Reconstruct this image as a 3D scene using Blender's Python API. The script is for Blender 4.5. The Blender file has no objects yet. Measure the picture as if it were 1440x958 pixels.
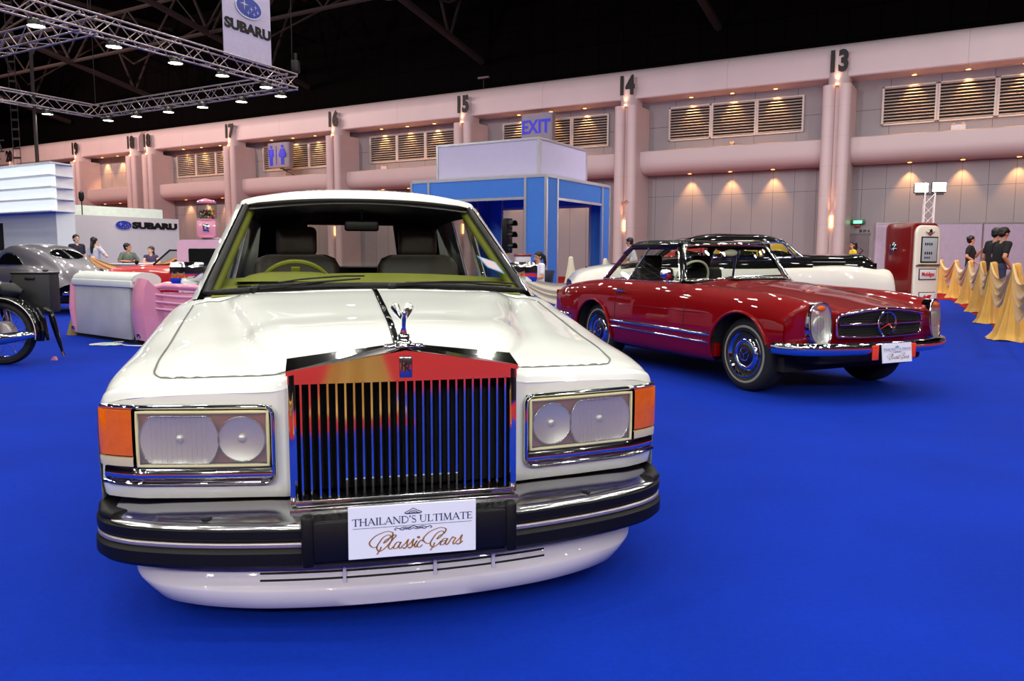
import bpy, bmesh, math, random
import numpy as np
from mathutils import Vector, Matrix, noise as mnoise
PI = math.pi
random.seed(7)
scene = bpy.context.scene
COL = scene.collection
sin, cos, radians = math.sin, math.cos, math.radians


def lin(c):
    out = []
    for x in c:
        x = x / 255.0
        out.append(x / 12.92 if x <= 0.04045 else ((x + 0.055) / 1.055) ** 2.4)
    return tuple(out) + (1.0,)


MATS = {}


def pm(name, rgb, rough=0.5, metal=0.0, coat=0.0, var=0.05, scale=6.0, bump=0.0, bscale=60.0, spec=0.5, sheen=0.0, emit=None, estr=0.0):
    """procedural principled material: colour slightly varied by noise, optional bump"""
    m = bpy.data.materials.new(name)
    m.use_nodes = True
    nt = m.node_tree
    b = nt.nodes['Principled BSDF']
    tc = nt.nodes.new('ShaderNodeTexCoord')
    nz = nt.nodes.new('ShaderNodeTexNoise')
    nz.inputs['Scale'].default_value = scale
    nz.inputs['Detail'].default_value = 3
    nt.links.new(tc.outputs['Object'], nz.inputs['Vector'])
    rp = nt.nodes.new('ShaderNodeValToRGB')
    c = lin(rgb)
    rp.color_ramp.elements[0].position = 0.3
    rp.color_ramp.elements[1].position = 0.7
    rp.color_ramp.elements[0].color = tuple(x * (1 - var) for x in c[:3]) + (1,)
    rp.color_ramp.elements[1].color = tuple(min(1, x * (1 + var)) for x in c[:3]) + (1,)
    nt.links.new(nz.outputs['Fac'], rp.inputs['Fac'])
    nt.links.new(rp.outputs['Color'], b.inputs['Base Color'])
    b.inputs['Roughness'].default_value = rough
    b.inputs['Metallic'].default_value = metal
    b.inputs['Coat Weight'].default_value = coat
    b.inputs['Coat Roughness'].default_value = 0.008
    b.inputs['Specular IOR Level'].default_value = spec
    if sheen:
        b.inputs['Sheen Weight'].default_value = sheen
    if emit:
        b.inputs['Emission Color'].default_value = lin(emit)
        b.inputs['Emission Strength'].default_value = estr
    if bump:
        n2 = nt.nodes.new('ShaderNodeTexNoise')
        n2.inputs['Scale'].default_value = bscale
        nt.links.new(tc.outputs['Object'], n2.inputs['Vector'])
        bp = nt.nodes.new('ShaderNodeBump')
        bp.inputs['Strength'].default_value = bump
        bp.inputs['Distance'].default_value = 0.01
        nt.links.new(n2.outputs['Fac'], bp.inputs['Height'])
        nt.links.new(bp.outputs['Normal'], b.inputs['Normal'])
    MATS[name] = m
    return m


def glass_mat(name, tint=(235, 240, 238), rough=0.0, refl=1.0):
    m = bpy.data.materials.new(name)
    m.use_nodes = True
    nt = m.node_tree
    nt.nodes.clear()
    o = nt.nodes.new('ShaderNodeOutputMaterial')
    t = nt.nodes.new('ShaderNodeBsdfTransparent')
    t.inputs['Color'].default_value = lin(tint)
    g = nt.nodes.new('ShaderNodeBsdfGlossy')
    g.inputs['Roughness'].default_value = rough
    g.inputs['Color'].default_value = (refl, refl, refl, 1)
    f = nt.nodes.new('ShaderNodeFresnel')
    ge = nt.nodes.new('ShaderNodeNewGeometry')
    io = nt.nodes.new('ShaderNodeMapRange')
    io.inputs[3].default_value = 1.45
    io.inputs[4].default_value = 1 / 1.45
    nt.links.new(ge.outputs['Backfacing'], io.inputs[0])
    nt.links.new(io.outputs[0], f.inputs['IOR'])
    mx = nt.nodes.new('ShaderNodeMixShader')
    nt.links.new(f.outputs[0], mx.inputs[0])
    nt.links.new(t.outputs[0], mx.inputs[1])
    nt.links.new(g.outputs[0], mx.inputs[2])
    nt.links.new(mx.outputs[0], o.inputs[0])
    MATS[name] = m
    return m


def panel_mat(name, rgb, line, w, hgt, gap=0.012, rough=0.6, var=0.03, off=0.0):
    """wall cladding: panels with thin dark joints (object x = along, object z = up)"""
    m = pm(name, rgb, rough, var=var, scale=0.6)
    nt = m.node_tree
    b = nt.nodes['Principled BSDF']
    tc = nt.nodes['Texture Coordinate']
    sp = nt.nodes.new('ShaderNodeSeparateXYZ')
    cb = nt.nodes.new('ShaderNodeCombineXYZ')
    nt.links.new(tc.outputs['Object'], sp.inputs[0])
    nt.links.new(sp.outputs['X'], cb.inputs['X'])
    nt.links.new(sp.outputs['Z'], cb.inputs['Y'])
    br = nt.nodes.new('ShaderNodeTexBrick')
    br.offset = off
    br.inputs['Scale'].default_value = 1
    br.inputs['Mortar Size'].default_value = gap
    br.inputs['Brick Width'].default_value = w
    br.inputs['Row Height'].default_value = hgt
    br.inputs['Mortar'].default_value = lin(line)
    nt.links.new(cb.outputs[0], br.inputs['Vector'])
    src = b.inputs['Base Color'].links[0].from_socket
    nt.links.new(src, br.inputs['Color1'])
    nt.links.new(src, br.inputs['Color2'])
    nt.links.new(br.outputs['Color'], b.inputs['Base Color'])
    return m


class MB:
    def __init__(s):
        s.bm = bmesh.new()

    def box(s, c, size, rz=0.0, bev=0.0, M=None, rx=0.0, ry=0.0, seg=2):
        mt = Matrix.Translation(c) @ Matrix.Rotation(rz, 4, 'Z') @ Matrix.Rotation(ry, 4, 'Y') @ Matrix.Rotation(rx, 4, 'X') @ Matrix.Diagonal((size[0], size[1], size[2], 1))
        if M is not None:
            mt = M @ mt
        r = bmesh.ops.create_cube(s.bm, size=1.0, matrix=mt)
        if bev > 0:
            es = list({e for v in r['verts'] for e in v.link_edges})
            bmesh.ops.bevel(s.bm, geom=es, offset=bev, segments=seg, profile=0.5, affect='EDGES')
        return s

    def tube(s, pts, r=0.01, n=8, closed=False, cap=True, flat=None, up=None):
        """swept tube; r scalar or list; flat=(a,b) gives an elliptic/rect section scale"""
        P = [Vector(p) for p in pts]
        m = len(P)
        R = r if isinstance(r, (list, tuple)) else [r] * m
        T = []
        for i in range(m):
            if closed:
                t = P[(i + 1) % m] - P[i - 1]
            else:
                t = P[min(i + 1, m - 1)] - P[max(i - 1, 0)]
            if t.length < 1e-9:
                t = Vector((0, 0, 1))
            T.append(t.normalized())
        if up is None:
            a = Vector((0, 0, 1)) if abs(T[0].z) < 0.9 else Vector((1, 0, 0))
        else:
            a = Vector(up)
        N = (a - T[0] * a.dot(T[0])).normalized()
        rings = []
        fa, fb = flat or (1, 1)
        for i in range(m):
            if up is None:
                N = (N - T[i] * N.dot(T[i]))
                if N.length < 1e-6:
                    N = T[i].orthogonal()
                N.normalize()
            else:
                a = Vector(up)
                N = a - T[i] * a.dot(T[i])
                if N.length < 1e-4:
                    N = T[i].orthogonal()
                N.normalize()
            B = T[i].cross(N)
            ring = [s.bm.verts.new(P[i] + (N * cos(2 * PI * k / n) * fa + B * sin(2 * PI * k / n) * fb) * R[i]) for k in range(n)]
            rings.append(ring)
        for i in range(m if closed else m - 1):
            A, Bq = rings[i], rings[(i + 1) % m]
            for k in range(n):
                try:
                    s.bm.faces.new((A[k], A[(k + 1) % n], Bq[(k + 1) % n], Bq[k]))
                except ValueError:
                    pass
        if cap and not closed:
            try:
                s.bm.faces.new(rings[0][::-1])
                s.bm.faces.new(rings[-1])
            except ValueError:
                pass
        return s

    def sweep(s, path, sect, up=(0, 0, 1), cap=True, closed=False):
        """path pts; sect list of (a,b): a along side (right of travel), b along up"""
        P = [Vector(p) for p in path]
        m = len(P)
        rings = []
        for i in range(m):
            if closed:
                t = (P[(i + 1) % m] - P[i - 1]).normalized()
            else:
                t = (P[min(i + 1, m - 1)] - P[max(i - 1, 0)]).normalized()
            U = Vector(up)
            S = t.cross(U).normalized()
            U = S.cross(t)
            rings.append([s.bm.verts.new(P[i] + S * a + U * b) for a, b in sect])
        n = len(sect)
        for i in range(m if closed else m - 1):
            A, B = rings[i], rings[(i + 1) % m]
            for k in range(n):
                s.bm.faces.new((A[k], A[(k + 1) % n], B[(k + 1) % n], B[k]))
        if cap and not closed:
            s.bm.faces.new(rings[0][::-1])
            s.bm.faces.new(rings[-1])
        return s

    def lathe(s, prof, n=24, M=None, cap=True):
        M = M or Matrix.Identity(4)
        rings = []
        for r, z in prof:
            rings.append([s.bm.verts.new(M @ Vector((r * cos(2 * PI * k / n), r * sin(2 * PI * k / n), z))) for k in range(n)])
        for A, B in zip(rings, rings[1:]):
            for k in range(n):
                s.bm.faces.new((A[k], A[(k + 1) % n], B[(k + 1) % n], B[k]))
        if cap:
            s.bm.faces.new(rings[0][::-1])
            s.bm.faces.new(rings[-1])
        return s

    def prism(s, poly, h, M=None):
        M = M or Matrix.Identity(4)
        a = [s.bm.verts.new(M @ Vector((x, y, 0))) for x, y in poly]
        b = [s.bm.verts.new(M @ Vector((x, y, h))) for x, y in poly]
        n = len(poly)
        s.bm.faces.new(a[::-1])
        s.bm.faces.new(b)
        for k in range(n):
            s.bm.faces.new((a[k], a[(k + 1) % n], b[(k + 1) % n], b[k]))
        return s

    def grid(s, P, keep=None, flip=False):
        P = np.asarray(P)
        m, n = P.shape[:2]
        V = [[s.bm.verts.new(P[i, j]) for j in range(n)] for i in range(m)]
        for i in range(m - 1):
            for j in range(n - 1):
                if keep is not None:
                    c = (P[i, j] + P[i + 1, j] + P[i, j + 1] + P[i + 1, j + 1]) / 4
                    if not keep(c):
                        continue
                f = (V[i][j], V[i + 1][j], V[i + 1][j + 1], V[i][j + 1])
                if flip:
                    f = f[::-1]
                s.bm.faces.new(f)
        return s

    def ball(s, c, r, sc=(1, 1, 1), u=16, v=10, M=None):
        mt = Matrix.Translation(c) @ (M or Matrix.Identity(4)) @ Matrix.Diagonal((sc[0], sc[1], sc[2], 1))
        bmesh.ops.create_uvsphere(s.bm, u_segments=u, v_segments=v, radius=r, matrix=mt)
        return s

    def add_mesh(s, me, M):
        n0 = len(s.bm.verts)
        s.bm.from_mesh(me)
        s.bm.verts.ensure_lookup_table()
        for v in s.bm.verts[n0:]:
            v.co = M @ v.co
        return s

    def build(s, name, mat, parent=None, smooth=True, angle=35, solid=0.0, loc=None, rz=None, merge=0.0, remesh=0.0, sm_iter=0, offset=-1):
        bm = s.bm
        loose = [v for v in bm.verts if not v.link_faces]
        if loose:
            bmesh.ops.delete(bm, geom=loose, context='VERTS')
        if merge:
            bmesh.ops.remove_doubles(bm, verts=bm.verts, dist=merge)
        bmesh.ops.recalc_face_normals(bm, faces=bm.faces)
        me = bpy.data.meshes.new(name)
        bm.to_mesh(me)
        bm.free()
        o = bpy.data.objects.new(name, me)
        COL.objects.link(o)
        if remesh or solid:
            if remesh:
                md = o.modifiers.new('r', 'REMESH')
                md.mode = 'VOXEL'
                md.voxel_size = remesh
                if sm_iter:
                    q = o.modifiers.new('s', 'SMOOTH')
                    q.iterations = sm_iter
                    q.factor = 0.5
            if solid:
                md = o.modifiers.new('t', 'SOLIDIFY')
                md.thickness = solid
                md.offset = offset
            dg = bpy.context.evaluated_depsgraph_get()
            me2 = bpy.data.meshes.new_from_object(o.evaluated_get(dg))
            o.modifiers.clear()
            o.data = me2
            bpy.data.meshes.remove(me)
            me = me2
            me.name = name
        me.materials.clear()
        me.materials.append(mat)
        if smooth:
            me.polygons.foreach_set('use_smooth', [True] * len(me.polygons))
            me.set_sharp_from_angle(angle=radians(angle))
        if parent is not None:
            o.parent = parent
        if loc is not None:
            o.location = loc
        if rz is not None:
            o.rotation_euler[2] = rz
        return o


def tag(o, label=None, cat=None, group=None, kind=None):
    if label:
        o['label'] = label
    if cat:
        o['category'] = cat
    if group:
        o['group'] = group
    if kind:
        o['kind'] = kind
    return o


def thing(name, label, cat, loc=(0, 0, 0), rz=0.0, group=None):
    o = bpy.data.objects.new(name, None)
    COL.objects.link(o)
    o.empty_display_size = 0.2
    o.location = loc
    o.rotation_euler = (0, 0, rz)
    return tag(o, label, cat, group)


def copy_tree(o, parent=None):
    c = o.copy()
    COL.objects.link(c)
    if parent is not None:
        c.parent = parent
    for ch in list(o.children):
        copy_tree(ch, c)
    return c


def text_mesh(txt, size=1.0, sx=1.0, bold=0.0, depth=0.002, align='CENTER', spacing=1.0):
    cu = bpy.data.curves.new('txt', 'FONT')
    cu.body = txt
    cu.size = size
    cu.extrude = depth
    cu.offset = bold
    cu.align_x = align
    cu.align_y = 'CENTER'
    cu.space_character = spacing
    cu.resolution_u = 3
    ob = bpy.data.objects.new('txt', cu)
    COL.objects.link(ob)
    dg = bpy.context.evaluated_depsgraph_get()
    me = bpy.data.meshes.new_from_object(ob.evaluated_get(dg))
    bpy.data.objects.remove(ob)
    for v in me.vertices:
        v.co.x *= sx
    return me


def frame_M(origin, xdir, updir=(0, 0, 1)):
    """matrix whose local x = xdir, local y = updir, local z = outward"""
    x = Vector(xdir).normalized()
    y = Vector(updir)
    z = x.cross(y).normalized()
    y = z.cross(x)
    M = Matrix((x, y, z)).transposed().to_4x4()
    M.translation = Vector(origin)
    return M


def hermite(ctrl, knots, nsub):
    """non-uniform Catmull-Rom along axis 0"""
    C = np.asarray(ctrl, float)
    h = np.diff(knots)
    sl = np.diff(C, axis=0) / h.reshape((-1,) + (1,) * (C.ndim - 1))
    m = np.zeros_like(C)
    m[0] = sl[0]
    m[-1] = sl[-1]
    for i in range(1, len(C) - 1):
        m[i] = (sl[i - 1] * h[i] + sl[i] * h[i - 1]) / (h[i] + h[i - 1])
    out = []
    for i in range(len(C) - 1):
        for k in range(nsub):
            t = k / nsub
            a, b = t * t, t * t * t
            out.append((2 * b - 3 * a + 1) * C[i] + (b - 2 * a + t) * h[i] * m[i] + (-2 * b + 3 * a) * C[i + 1] + (b - a) * h[i] * m[i + 1])
    out.append(C[-1])
    return np.array(out)


def dense(ctrl, su=6, sv=6):
    C = np.asarray(ctrl, float)
    du = np.linalg.norm(np.diff(C, axis=0), axis=2).mean(1)
    C = hermite(C, np.concatenate([[0], np.cumsum(np.maximum(du, 1e-4))]), su)
    C = np.swapaxes(C, 0, 1)
    dv = np.linalg.norm(np.diff(C, axis=0), axis=2).mean(1)
    C = hermite(C, np.concatenate([[0], np.cumsum(np.maximum(dv, 1e-4))]), sv)
    return np.swapaxes(C, 0, 1)


def curve_pts(pts, n=6, closed=False):
    C = np.asarray(pts, float)
    if closed:
        C = np.concatenate([C[-2:], C, C[:3]])
    d = np.linalg.norm(np.diff(C, axis=0), axis=1)
    D = hermite(C, np.concatenate([[0], np.cumsum(np.maximum(d, 1e-5))]), n)
    if closed:
        D = D[2 * n:-(3) * n + n]
        D = D[:-1]
    return [tuple(p) for p in D]


def mirror_half(half):
    """half: list of (u,v,z) from centre line outwards -> full section from -u to +u"""
    return [(-u, v, z) for u, v, z in half[:0:-1]] + list(half)


def shell(half_sections, su=6, sv=4):
    return dense([mirror_half(h) for h in half_sections], su, sv)


def cut_arches(mb, arches):
    """snap the rim of removed wheel openings onto true circles; arches (v,z,R)"""
    bm = mb.bm
    for v in bm.verts:
        if not v.link_faces:
            continue
        if any(len(e.link_faces) == 1 for e in v.link_edges):
            for (av, az, R) in arches:
                d = math.hypot(v.co.y - av, v.co.z - az)
                if abs(d - R) < 0.075 and abs(v.co.x) > 0.5 and v.co.z > az - 0.6 * R:
                    k = R / d
                    v.co.y = av + (v.co.y - av) * k
                    v.co.z = az + (v.co.z - az) * k


class Surf:
    """height lookup on a dense body grid"""

    def __init__(s, D):
        s.P = D.reshape(-1, 3)

    def z(s, u, v, zmin=0.0):
        P = s.P[s.P[:, 2] > zmin]
        d = (P[:, 0] - u) ** 2 + (P[:, 1] - v) ** 2
        i = np.argsort(d)[:6]
        w = 1 / (d[i] + 1e-6)
        return float((P[i, 2] * w).sum() / w.sum())

    def u(s, v, z, side):
        P = s.P[(np.sign(s.P[:, 0]) == side) & (abs(s.P[:, 0]) > 0.5)]
        d = (P[:, 1] - v) ** 2 + (P[:, 2] - z) ** 2
        i = np.argsort(d)[:5]
        w = 1 / (d[i] + 1e-6)
        return float((P[i, 0] * w).sum() / w.sum())


def rrect(w, h, r, n=5):
    pts = []
    for cx, cy, a0 in ((w / 2 - r, h / 2 - r, 0), (-w / 2 + r, h / 2 - r, 90), (-w / 2 + r, -h / 2 + r, 180), (w / 2 - r, -h / 2 + r, 270)):
        for k in range(n + 1):
            a = radians(a0 + 90 * k / n)
            pts.append((cx + r * cos(a), cy + r * sin(a)))
    return pts


# ---------------------------------------------------------------- materials
white_paint = pm('white_paint', (226, 230, 224), 0.35, coat=1.0, var=0.01)
red_paint = pm('red_paint', (120, 1, 6), 0.45, coat=1.0, var=0.03, spec=0.05)
silver_paint = pm('silver_paint', (96, 93, 101), 0.35, metal=0.35, coat=0.8, var=0.03)
black_paint = pm('black_paint', (5, 5, 6), 0.3, coat=1.0, spec=0.05)
cream_paint = pm('cream_paint', (232, 226, 214), 0.35, coat=0.8, var=0.01)
pink_paint = pm('pink_paint', (214, 140, 165), 0.3, coat=0.8, var=0.03)
yellow_paint = pm('yellow_paint', (225, 175, 20), 0.4, coat=0.6)
chrome = pm('chrome', (225, 225, 228), 0.06, metal=1.0, var=0.01)
chrome_worn = pm('chrome_worn', (190, 190, 192), 0.16, metal=1.0, var=0.05)
alu = pm('aluminium', (205, 205, 210), 0.38, metal=0.85, var=0.04)
dark_chrome = pm('dark_chrome', (70, 72, 78), 0.12, metal=1.0)
rubber = pm('black_rubber', (5, 5, 5), 0.5, var=0.1, bump=0.05, spec=.3)
tyre_rubber = pm('tyre_rubber', (17, 17, 18), 0.75, var=0.12, bump=0.1, bscale=90)
tyre_wall = pm('whitewall_band', (138, 134, 116), 0.7)
black_plastic = pm('black_plastic', (7, 7, 8), 0.45, spec=.35)
black_matte = pm('black_matte', (9, 9, 9), 0.9)
under_black = pm('underside_black', (14, 13, 13), 0.8)
olive_trim = pm('olive_trim', (122, 125, 32), 0.65, var=0.08, bump=0.1)
brown_leather = pm('brown_leather', (52, 42, 34), 0.5, var=0.15, bump=0.15, bscale=30)
head_lining = pm('dark_headlining', (50, 44, 36), 0.9)
amber = pm('amber_lens', (206, 92, 3), 0.3, coat=.3, var=0.08, scale=40)
lamp_clear = pm('ribbed_clear_lens', (190, 180, 150), 0.2, coat=1.0)
cream_frame = pm('aged_cream_frame', (205, 198, 150), 0.4)
reflector = pm('lamp_reflector', (222, 218, 214), 0.4, metal=0.75)
red_plastic = pm('red_reflector', (226, 62, 40), 0.4)
paper_white = pm('sign_white', (222, 226, 240), 0.6, var=0.01)
navy_ink = pm('navy_ink', (34, 38, 98), 0.7)
gold_ink = pm('gold_ink', (142, 92, 34), 0.6, var=0.35, scale=30)
clear_glass = glass_mat('clear_glass')
tint_glass = glass_mat('car_glass', (236, 240, 236))
lens_glass = glass_mat('lens_glass', (240, 242, 240), 0.03)


def frosted_mat(name, amt=.16):
    m = glass_mat(name, (236, 238, 236), .05)
    nt = m.node_tree
    o = [n for n in nt.nodes if n.type == 'OUTPUT_MATERIAL'][0]
    src = o.inputs[0].links[0].from_socket
    d = nt.nodes.new('ShaderNodeBsdfDiffuse')
    d.inputs[0].default_value = (.8, .8, .8, 1)
    x = nt.nodes.new('ShaderNodeMixShader')
    x.inputs[0].default_value = amt
    nt.links.new(src, x.inputs[1])
    nt.links.new(d.outputs[0], x.inputs[2])
    nt.links.new(x.outputs[0], o.inputs[0])
    return m


frosted_lens = frosted_mat('frosted_lens', .10)
clear_lens = frosted_mat('clear_lens', .04)
# ================================================================ white saloon (nearest car)
saloon = thing('luxury_saloon', 'white luxury saloon with tall chrome grille facing the viewer, nearest car', 'car', (-0.323, 2.4026, 0), radians(13.8))
S_ = saloon


def vf(u):
    u = abs(u)
    return float(np.interp(u, [0, .30, .36, .42, .6, .81, .88, .92, .945], [.15, .13, .099, .112, .142, .187, .222, .25, .30]))


def sec(v, zs, us=(0, .28, .44, .47, .62, .77, .86, .915, .938), side=((.946, .60), (.944, .45), (.93, .3), (.86, .2)), vfn=None):
    pts = []
    for u, z in zip(us, zs):
        pts.append((u, vfn(u) + v if vfn else v, z))
    ve = pts[-1][1]
    for u, z in side:
        pts.append((u, ve, z))
    return pts


nose_z = [.815, .80, .792, .775, .766, .756, .745, .728, .70]
US0 = (0, .22, .345, .372, .57, .77, .86, .912, .936)
US1 = (0, .26, .44, .468, .60, .77, .87, .918, .942)
US2 = (0, .33, .575, .605, .70, .80, .885, .925, .945)
US3 = (0, .36, .635, .665, .74, .81, .89, .928, .945)
secs = [
    sec(0.0, [z - .040 for z in nose_z[:-1]] + [.675], US0, vfn=vf),
    sec(0.012, [z - .014 for z in nose_z[:-1]] + [.69], US0, vfn=vf),
    sec(0.05, nose_z, US0, vfn=vf),
    sec(.40, [.872, .864, .842, .820, .808, .79, .772, .75, .715], US1),
    sec(.75, [.924, .914, .888, .864, .855, .832, .812, .788, .745], (0, .3, .505, .535, .65, .785, .878, .922, .945)),
    sec(1.08, [.962, .952, .926, .902, .894, .876, .858, .83, .78], US2),
    sec(1.38, [.990, .980, .957, .938, .934, .918, .895, .868, .81], US3),
    sec(1.50, [.992, .984, .962, .954, .948, .938, .912, .882, .82], (0, .36, .64, .69, .76, .825, .893, .928, .945)),
    sec(1.72, [.99, .982, .965, .957, .952, .946, .922, .893, .83], (0, .36, .64, .69, .76, .83, .893, .928, .945)),
    sec(2.4, [.985, .98, .968, .96, .955, .95, .928, .90, .835], (0, .36, .64, .69, .76, .83, .893, .928, .945)),
    sec(3.3, [.985, .98, .968, .96, .955, .95, .928, .90, .835], (0, .36, .64, .69, .76, .83, .893, .928, .945)),
    sec(4.15, [.985, .98, .97, .962, .955, .945, .92, .89, .83], (0, .36, .64, .69, .74, .80, .88, .92, .94)),
    sec(4.7, [.955, .95, .94, .932, .925, .915, .89, .86, .80], (0, .36, .62, .67, .73, .78, .86, .90, .92)),
    sec(5.12, [.90, .895, .885, .88, .87, .86, .84, .81, .76], (0, .36, .6, .65, .71, .76, .83, .87, .89), side=((.90, .6), (.90, .45), (.89, .35), (.82, .27))),
    sec(5.16, [.86, .855, .845, .84, .83, .82, .80, .775, .73], (0, .36, .6, .65, .71, .76, .82, .86, .88), side=((.89, .58), (.89, .45), (.88, .36), (.81, .29))),
]
D = shell(secs, 8, 4)
RS = Surf(D)
ARCH = [(.93, .31, .36), (3.99, .31, .36)]


def keep_s(c):
    u, v, z = abs(c[0]), c[1], c[2]
    if u < .832 and 1.51 < v < 4.14 and z > .9:
        return False
    if u > .5:
        for av, az, R in ARCH:
            if math.hypot(v - av, z - az) < R:
                return False
    return True


mb = MB().grid(D, keep_s)
cut_arches(mb, ARCH)
# tail face and front faces (either side of the grille)
tail = []
for k in range(9):
    t = k / 8
    tail.append([(u, 5.16 + .03 * sin(PI * t), .85 - .56 * t + (0 if abs(u) < .6 else -.03 * (1 - t))) for u in np.linspace(-.885, .885, 25)])
mb.grid(np.array(tail))
for sg in (-1, 1):
    G = []
    for i, (t) in enumerate(np.linspace(0, 1, 12)):
        row = []
        for u in np.concatenate([np.linspace(.345, .90, 22), [.918, .93, .937]]):
            zt = float(np.interp(u, US0, nose_z)) - .040
            if u > .93:
                zt = .672
            z = .392 + (zt - .392) * t
            bulge = .022 * math.exp(-((z - .405) / .028) ** 2)
            row.append((sg * u, vf(u) + bulge - .016 * math.exp(-((z - .425) / .02) ** 2), z))
        G.append(row)
    mb.grid(np.array(G))
    # return underneath the front wing
    G2 = [[(sg * u, vf(u) + .022, .392) for u in np.linspace(.345, .937, 12)], [(sg * u, vf(u) + .2, .385) for u in np.linspace(.345, .937, 12)]]
    mb.grid(np.array(G2))
    # inner cheek beside the grille shell
    mb.grid(np.array([[(sg * .345, v, z) for v in (.098, .16, .25)] for z in np.linspace(.39, .775, 6)]))
body = mb.build('body', white_paint, S_, angle=50, merge=.0008)
# underside
MB().box((0, 2.7, .24), (1.55, 4.7, .1)).box((0, .6, .5), (1.2, .8, .35)).build('underbody', under_black, S_, smooth=False)


def surf_line(pts, n=8, off=.001):
    P = curve_pts([(u, v, 0) for u, v in pts], n)
    return [(p[0], p[1], RS.z(p[0], p[1], .6) + off) for p in P]


# bonnet shut line
groove = pm('panel_gap', (104, 108, 104), 0.8)
L = [(-.36, .158), (-.5, .182), (-.68, .222), (-.745, .245), (-.772, .285), (-.782, .36), (-.79, .6), (-.80, .9), (-.808, 1.2), (-.81, 1.40)]
bl = MB()
for sg in (1, -1):
    bl.tube(surf_line([(sg * a, b) for a, b in L], off=.0034), .0028, 5)
bl.tube(surf_line([(-.80, 1.41), (-.4, 1.415), (0, 1.40), (.4, 1.415), (.80, 1.41)]), .0024, 5)
bl.build('bonnet_shut_line', groove, body)
# centre moulding on bonnet
cs = [(0, v, RS.z(0, v, .6) + .004) for v in np.linspace(.17, 1.40, 26)]
MB().tube(cs, .010, 8, flat=(.6, 1.25)).build('bonnet_strip', chrome, S_)

# ---- grille
g = MB()
zb, zt_, hw = .405, .762, .356
v0, v1 = .030, .135
# side posts
for sg in (-1, 1):
    g.box((sg * (hw - .012), (v0 + v1) / 2, (.385 + .80) / 2), (.024, v1 - v0, .80 - .385), bev=.004)
# pediment panel
P2 = [(-hw, zt_), (hw, zt_), (hw, .803), (.05, .852), (-.05, .852), (-hw, .803)]
g.prism(P2, .02, Matrix.Translation((0, v0 + .02, 0)) @ Matrix.Rotation(PI / 2, 4, 'X'))
shell_o = g.build('grille_shell', chrome, S_, angle=30)
g = MB()
for sg in (-1, 1):
    a = Vector((sg * (hw + .004), v0 - .004, .803)); b = Vector((sg * .0, v0 - .004, .858))
    a2 = Vector((sg * (hw + .004), v1 + .01, .828)); b2 = Vector((0, v1 + .03, .868))
    vs = [a, b, b2, a2]
    for dz in (0, -.012):
        pass
    q = [g.bm.verts.new(p) for p in vs] + [g.bm.verts.new(p - Vector((0, 0, .014))) for p in vs]
    for f in ((0, 1, 2, 3), (4, 5, 6, 7), (0, 1, 5, 4), (1, 2, 6, 5), (2, 3, 7, 6), (3, 0, 4, 7)):
        g.bm.faces.new([q[k] for k in f])
g.build('grille_cap', chrome, shell_o, angle=20)
NB = 25
for i in range(NB):
    u = -.318 + .636 * i / (NB - 1)
    b = MB()
    zz = np.linspace(zb - .004, zt_ + .004, 5)
    b.sweep([(u, v0 + .016, z) for z in zz], [(-.006, -.014), (-.0075, .0), (-.003, .016), (.003, .016), (.0075, .0), (.006, -.014)], up=(0, -1, 0))
    b.build('grille_bar', chrome, shell_o, angle=60)
MB().box((0, .13, .585), (.68, .012, .36)).build('radiator_core', black_matte, shell_o, smooth=False)
MB().box((0, v0 + .035, zb - .012), (2 * hw - .03, .09, .022), bev=.006).box((0, v0 + .03, .372), (2 * hw + .004, .10, .018), bev=.005).build('grille_sill', chrome_worn, shell_o)
lv = MB()  # slats imitate a reflection in the chrome below the grille
for i in range(22):
    lv.box((-.31 + .62 * i / 21, v0 + .02, .348), (.012, .02, .034), bev=.003)
lv.build('reflected_slats', chrome_worn, shell_o)
MB().box((0, .07, .348), (.66, .03, .04)).build('lower_recess', black_matte, shell_o, smooth=False)
# badge
bd = MB().box((0, v0 - .002, .806), (.040, .006, .066), bev=.004).build('badge', chrome_worn, S_)
tm = MB()
Mx = Matrix.Translation((0, v0 - .0055, .806)) @ Matrix.Rotation(PI / 2, 4, 'X')
for dx, dz in ((-.0045, .004), (.0045, -.004)):
    tm.add_mesh(text_mesh('R', .042, .95, .0008, .0006), Mx @ Matrix.Translation((dx, dz, 0)))
tm.build('monogram', pm('badge_ink', (45, 10, 12), .5), bd, smooth=False)
# mascot
ms = MB()
ms.box((0, .075, .868), (.125, .05, .012), bev=.005)
ms.lathe([(.028, .872), (.026, .880), (.018, .888), (.02, .896), (.017, .904), (.008, .909)], 16, Matrix.Translation((0, .078, 0)))
ms.tube([(0, .084, .902), (0, .080, .92), (0, .074, .938), (0, .064, .957), (0, .054, .967)], [.013, .0085, .0078, .009, .006], 10)
ms.ball((0, .049, .973), .0095, (1, 1.1, 1.1), 12, 8)
mo = ms.build('mascot', chrome, S_, angle=60)
for sg in (-1, 1):
    w = MB()
    w.tube([(0, .066, .948), (sg * .009, .085, .957), (sg * .017, .105, .972), (sg * .023, .118, .988), (sg * .0245, .124, .998)], [.006, .009, .015, .0175, .006], 10, flat=(1, .8))
    w.build('wing', chrome, mo, angle=60)

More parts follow.
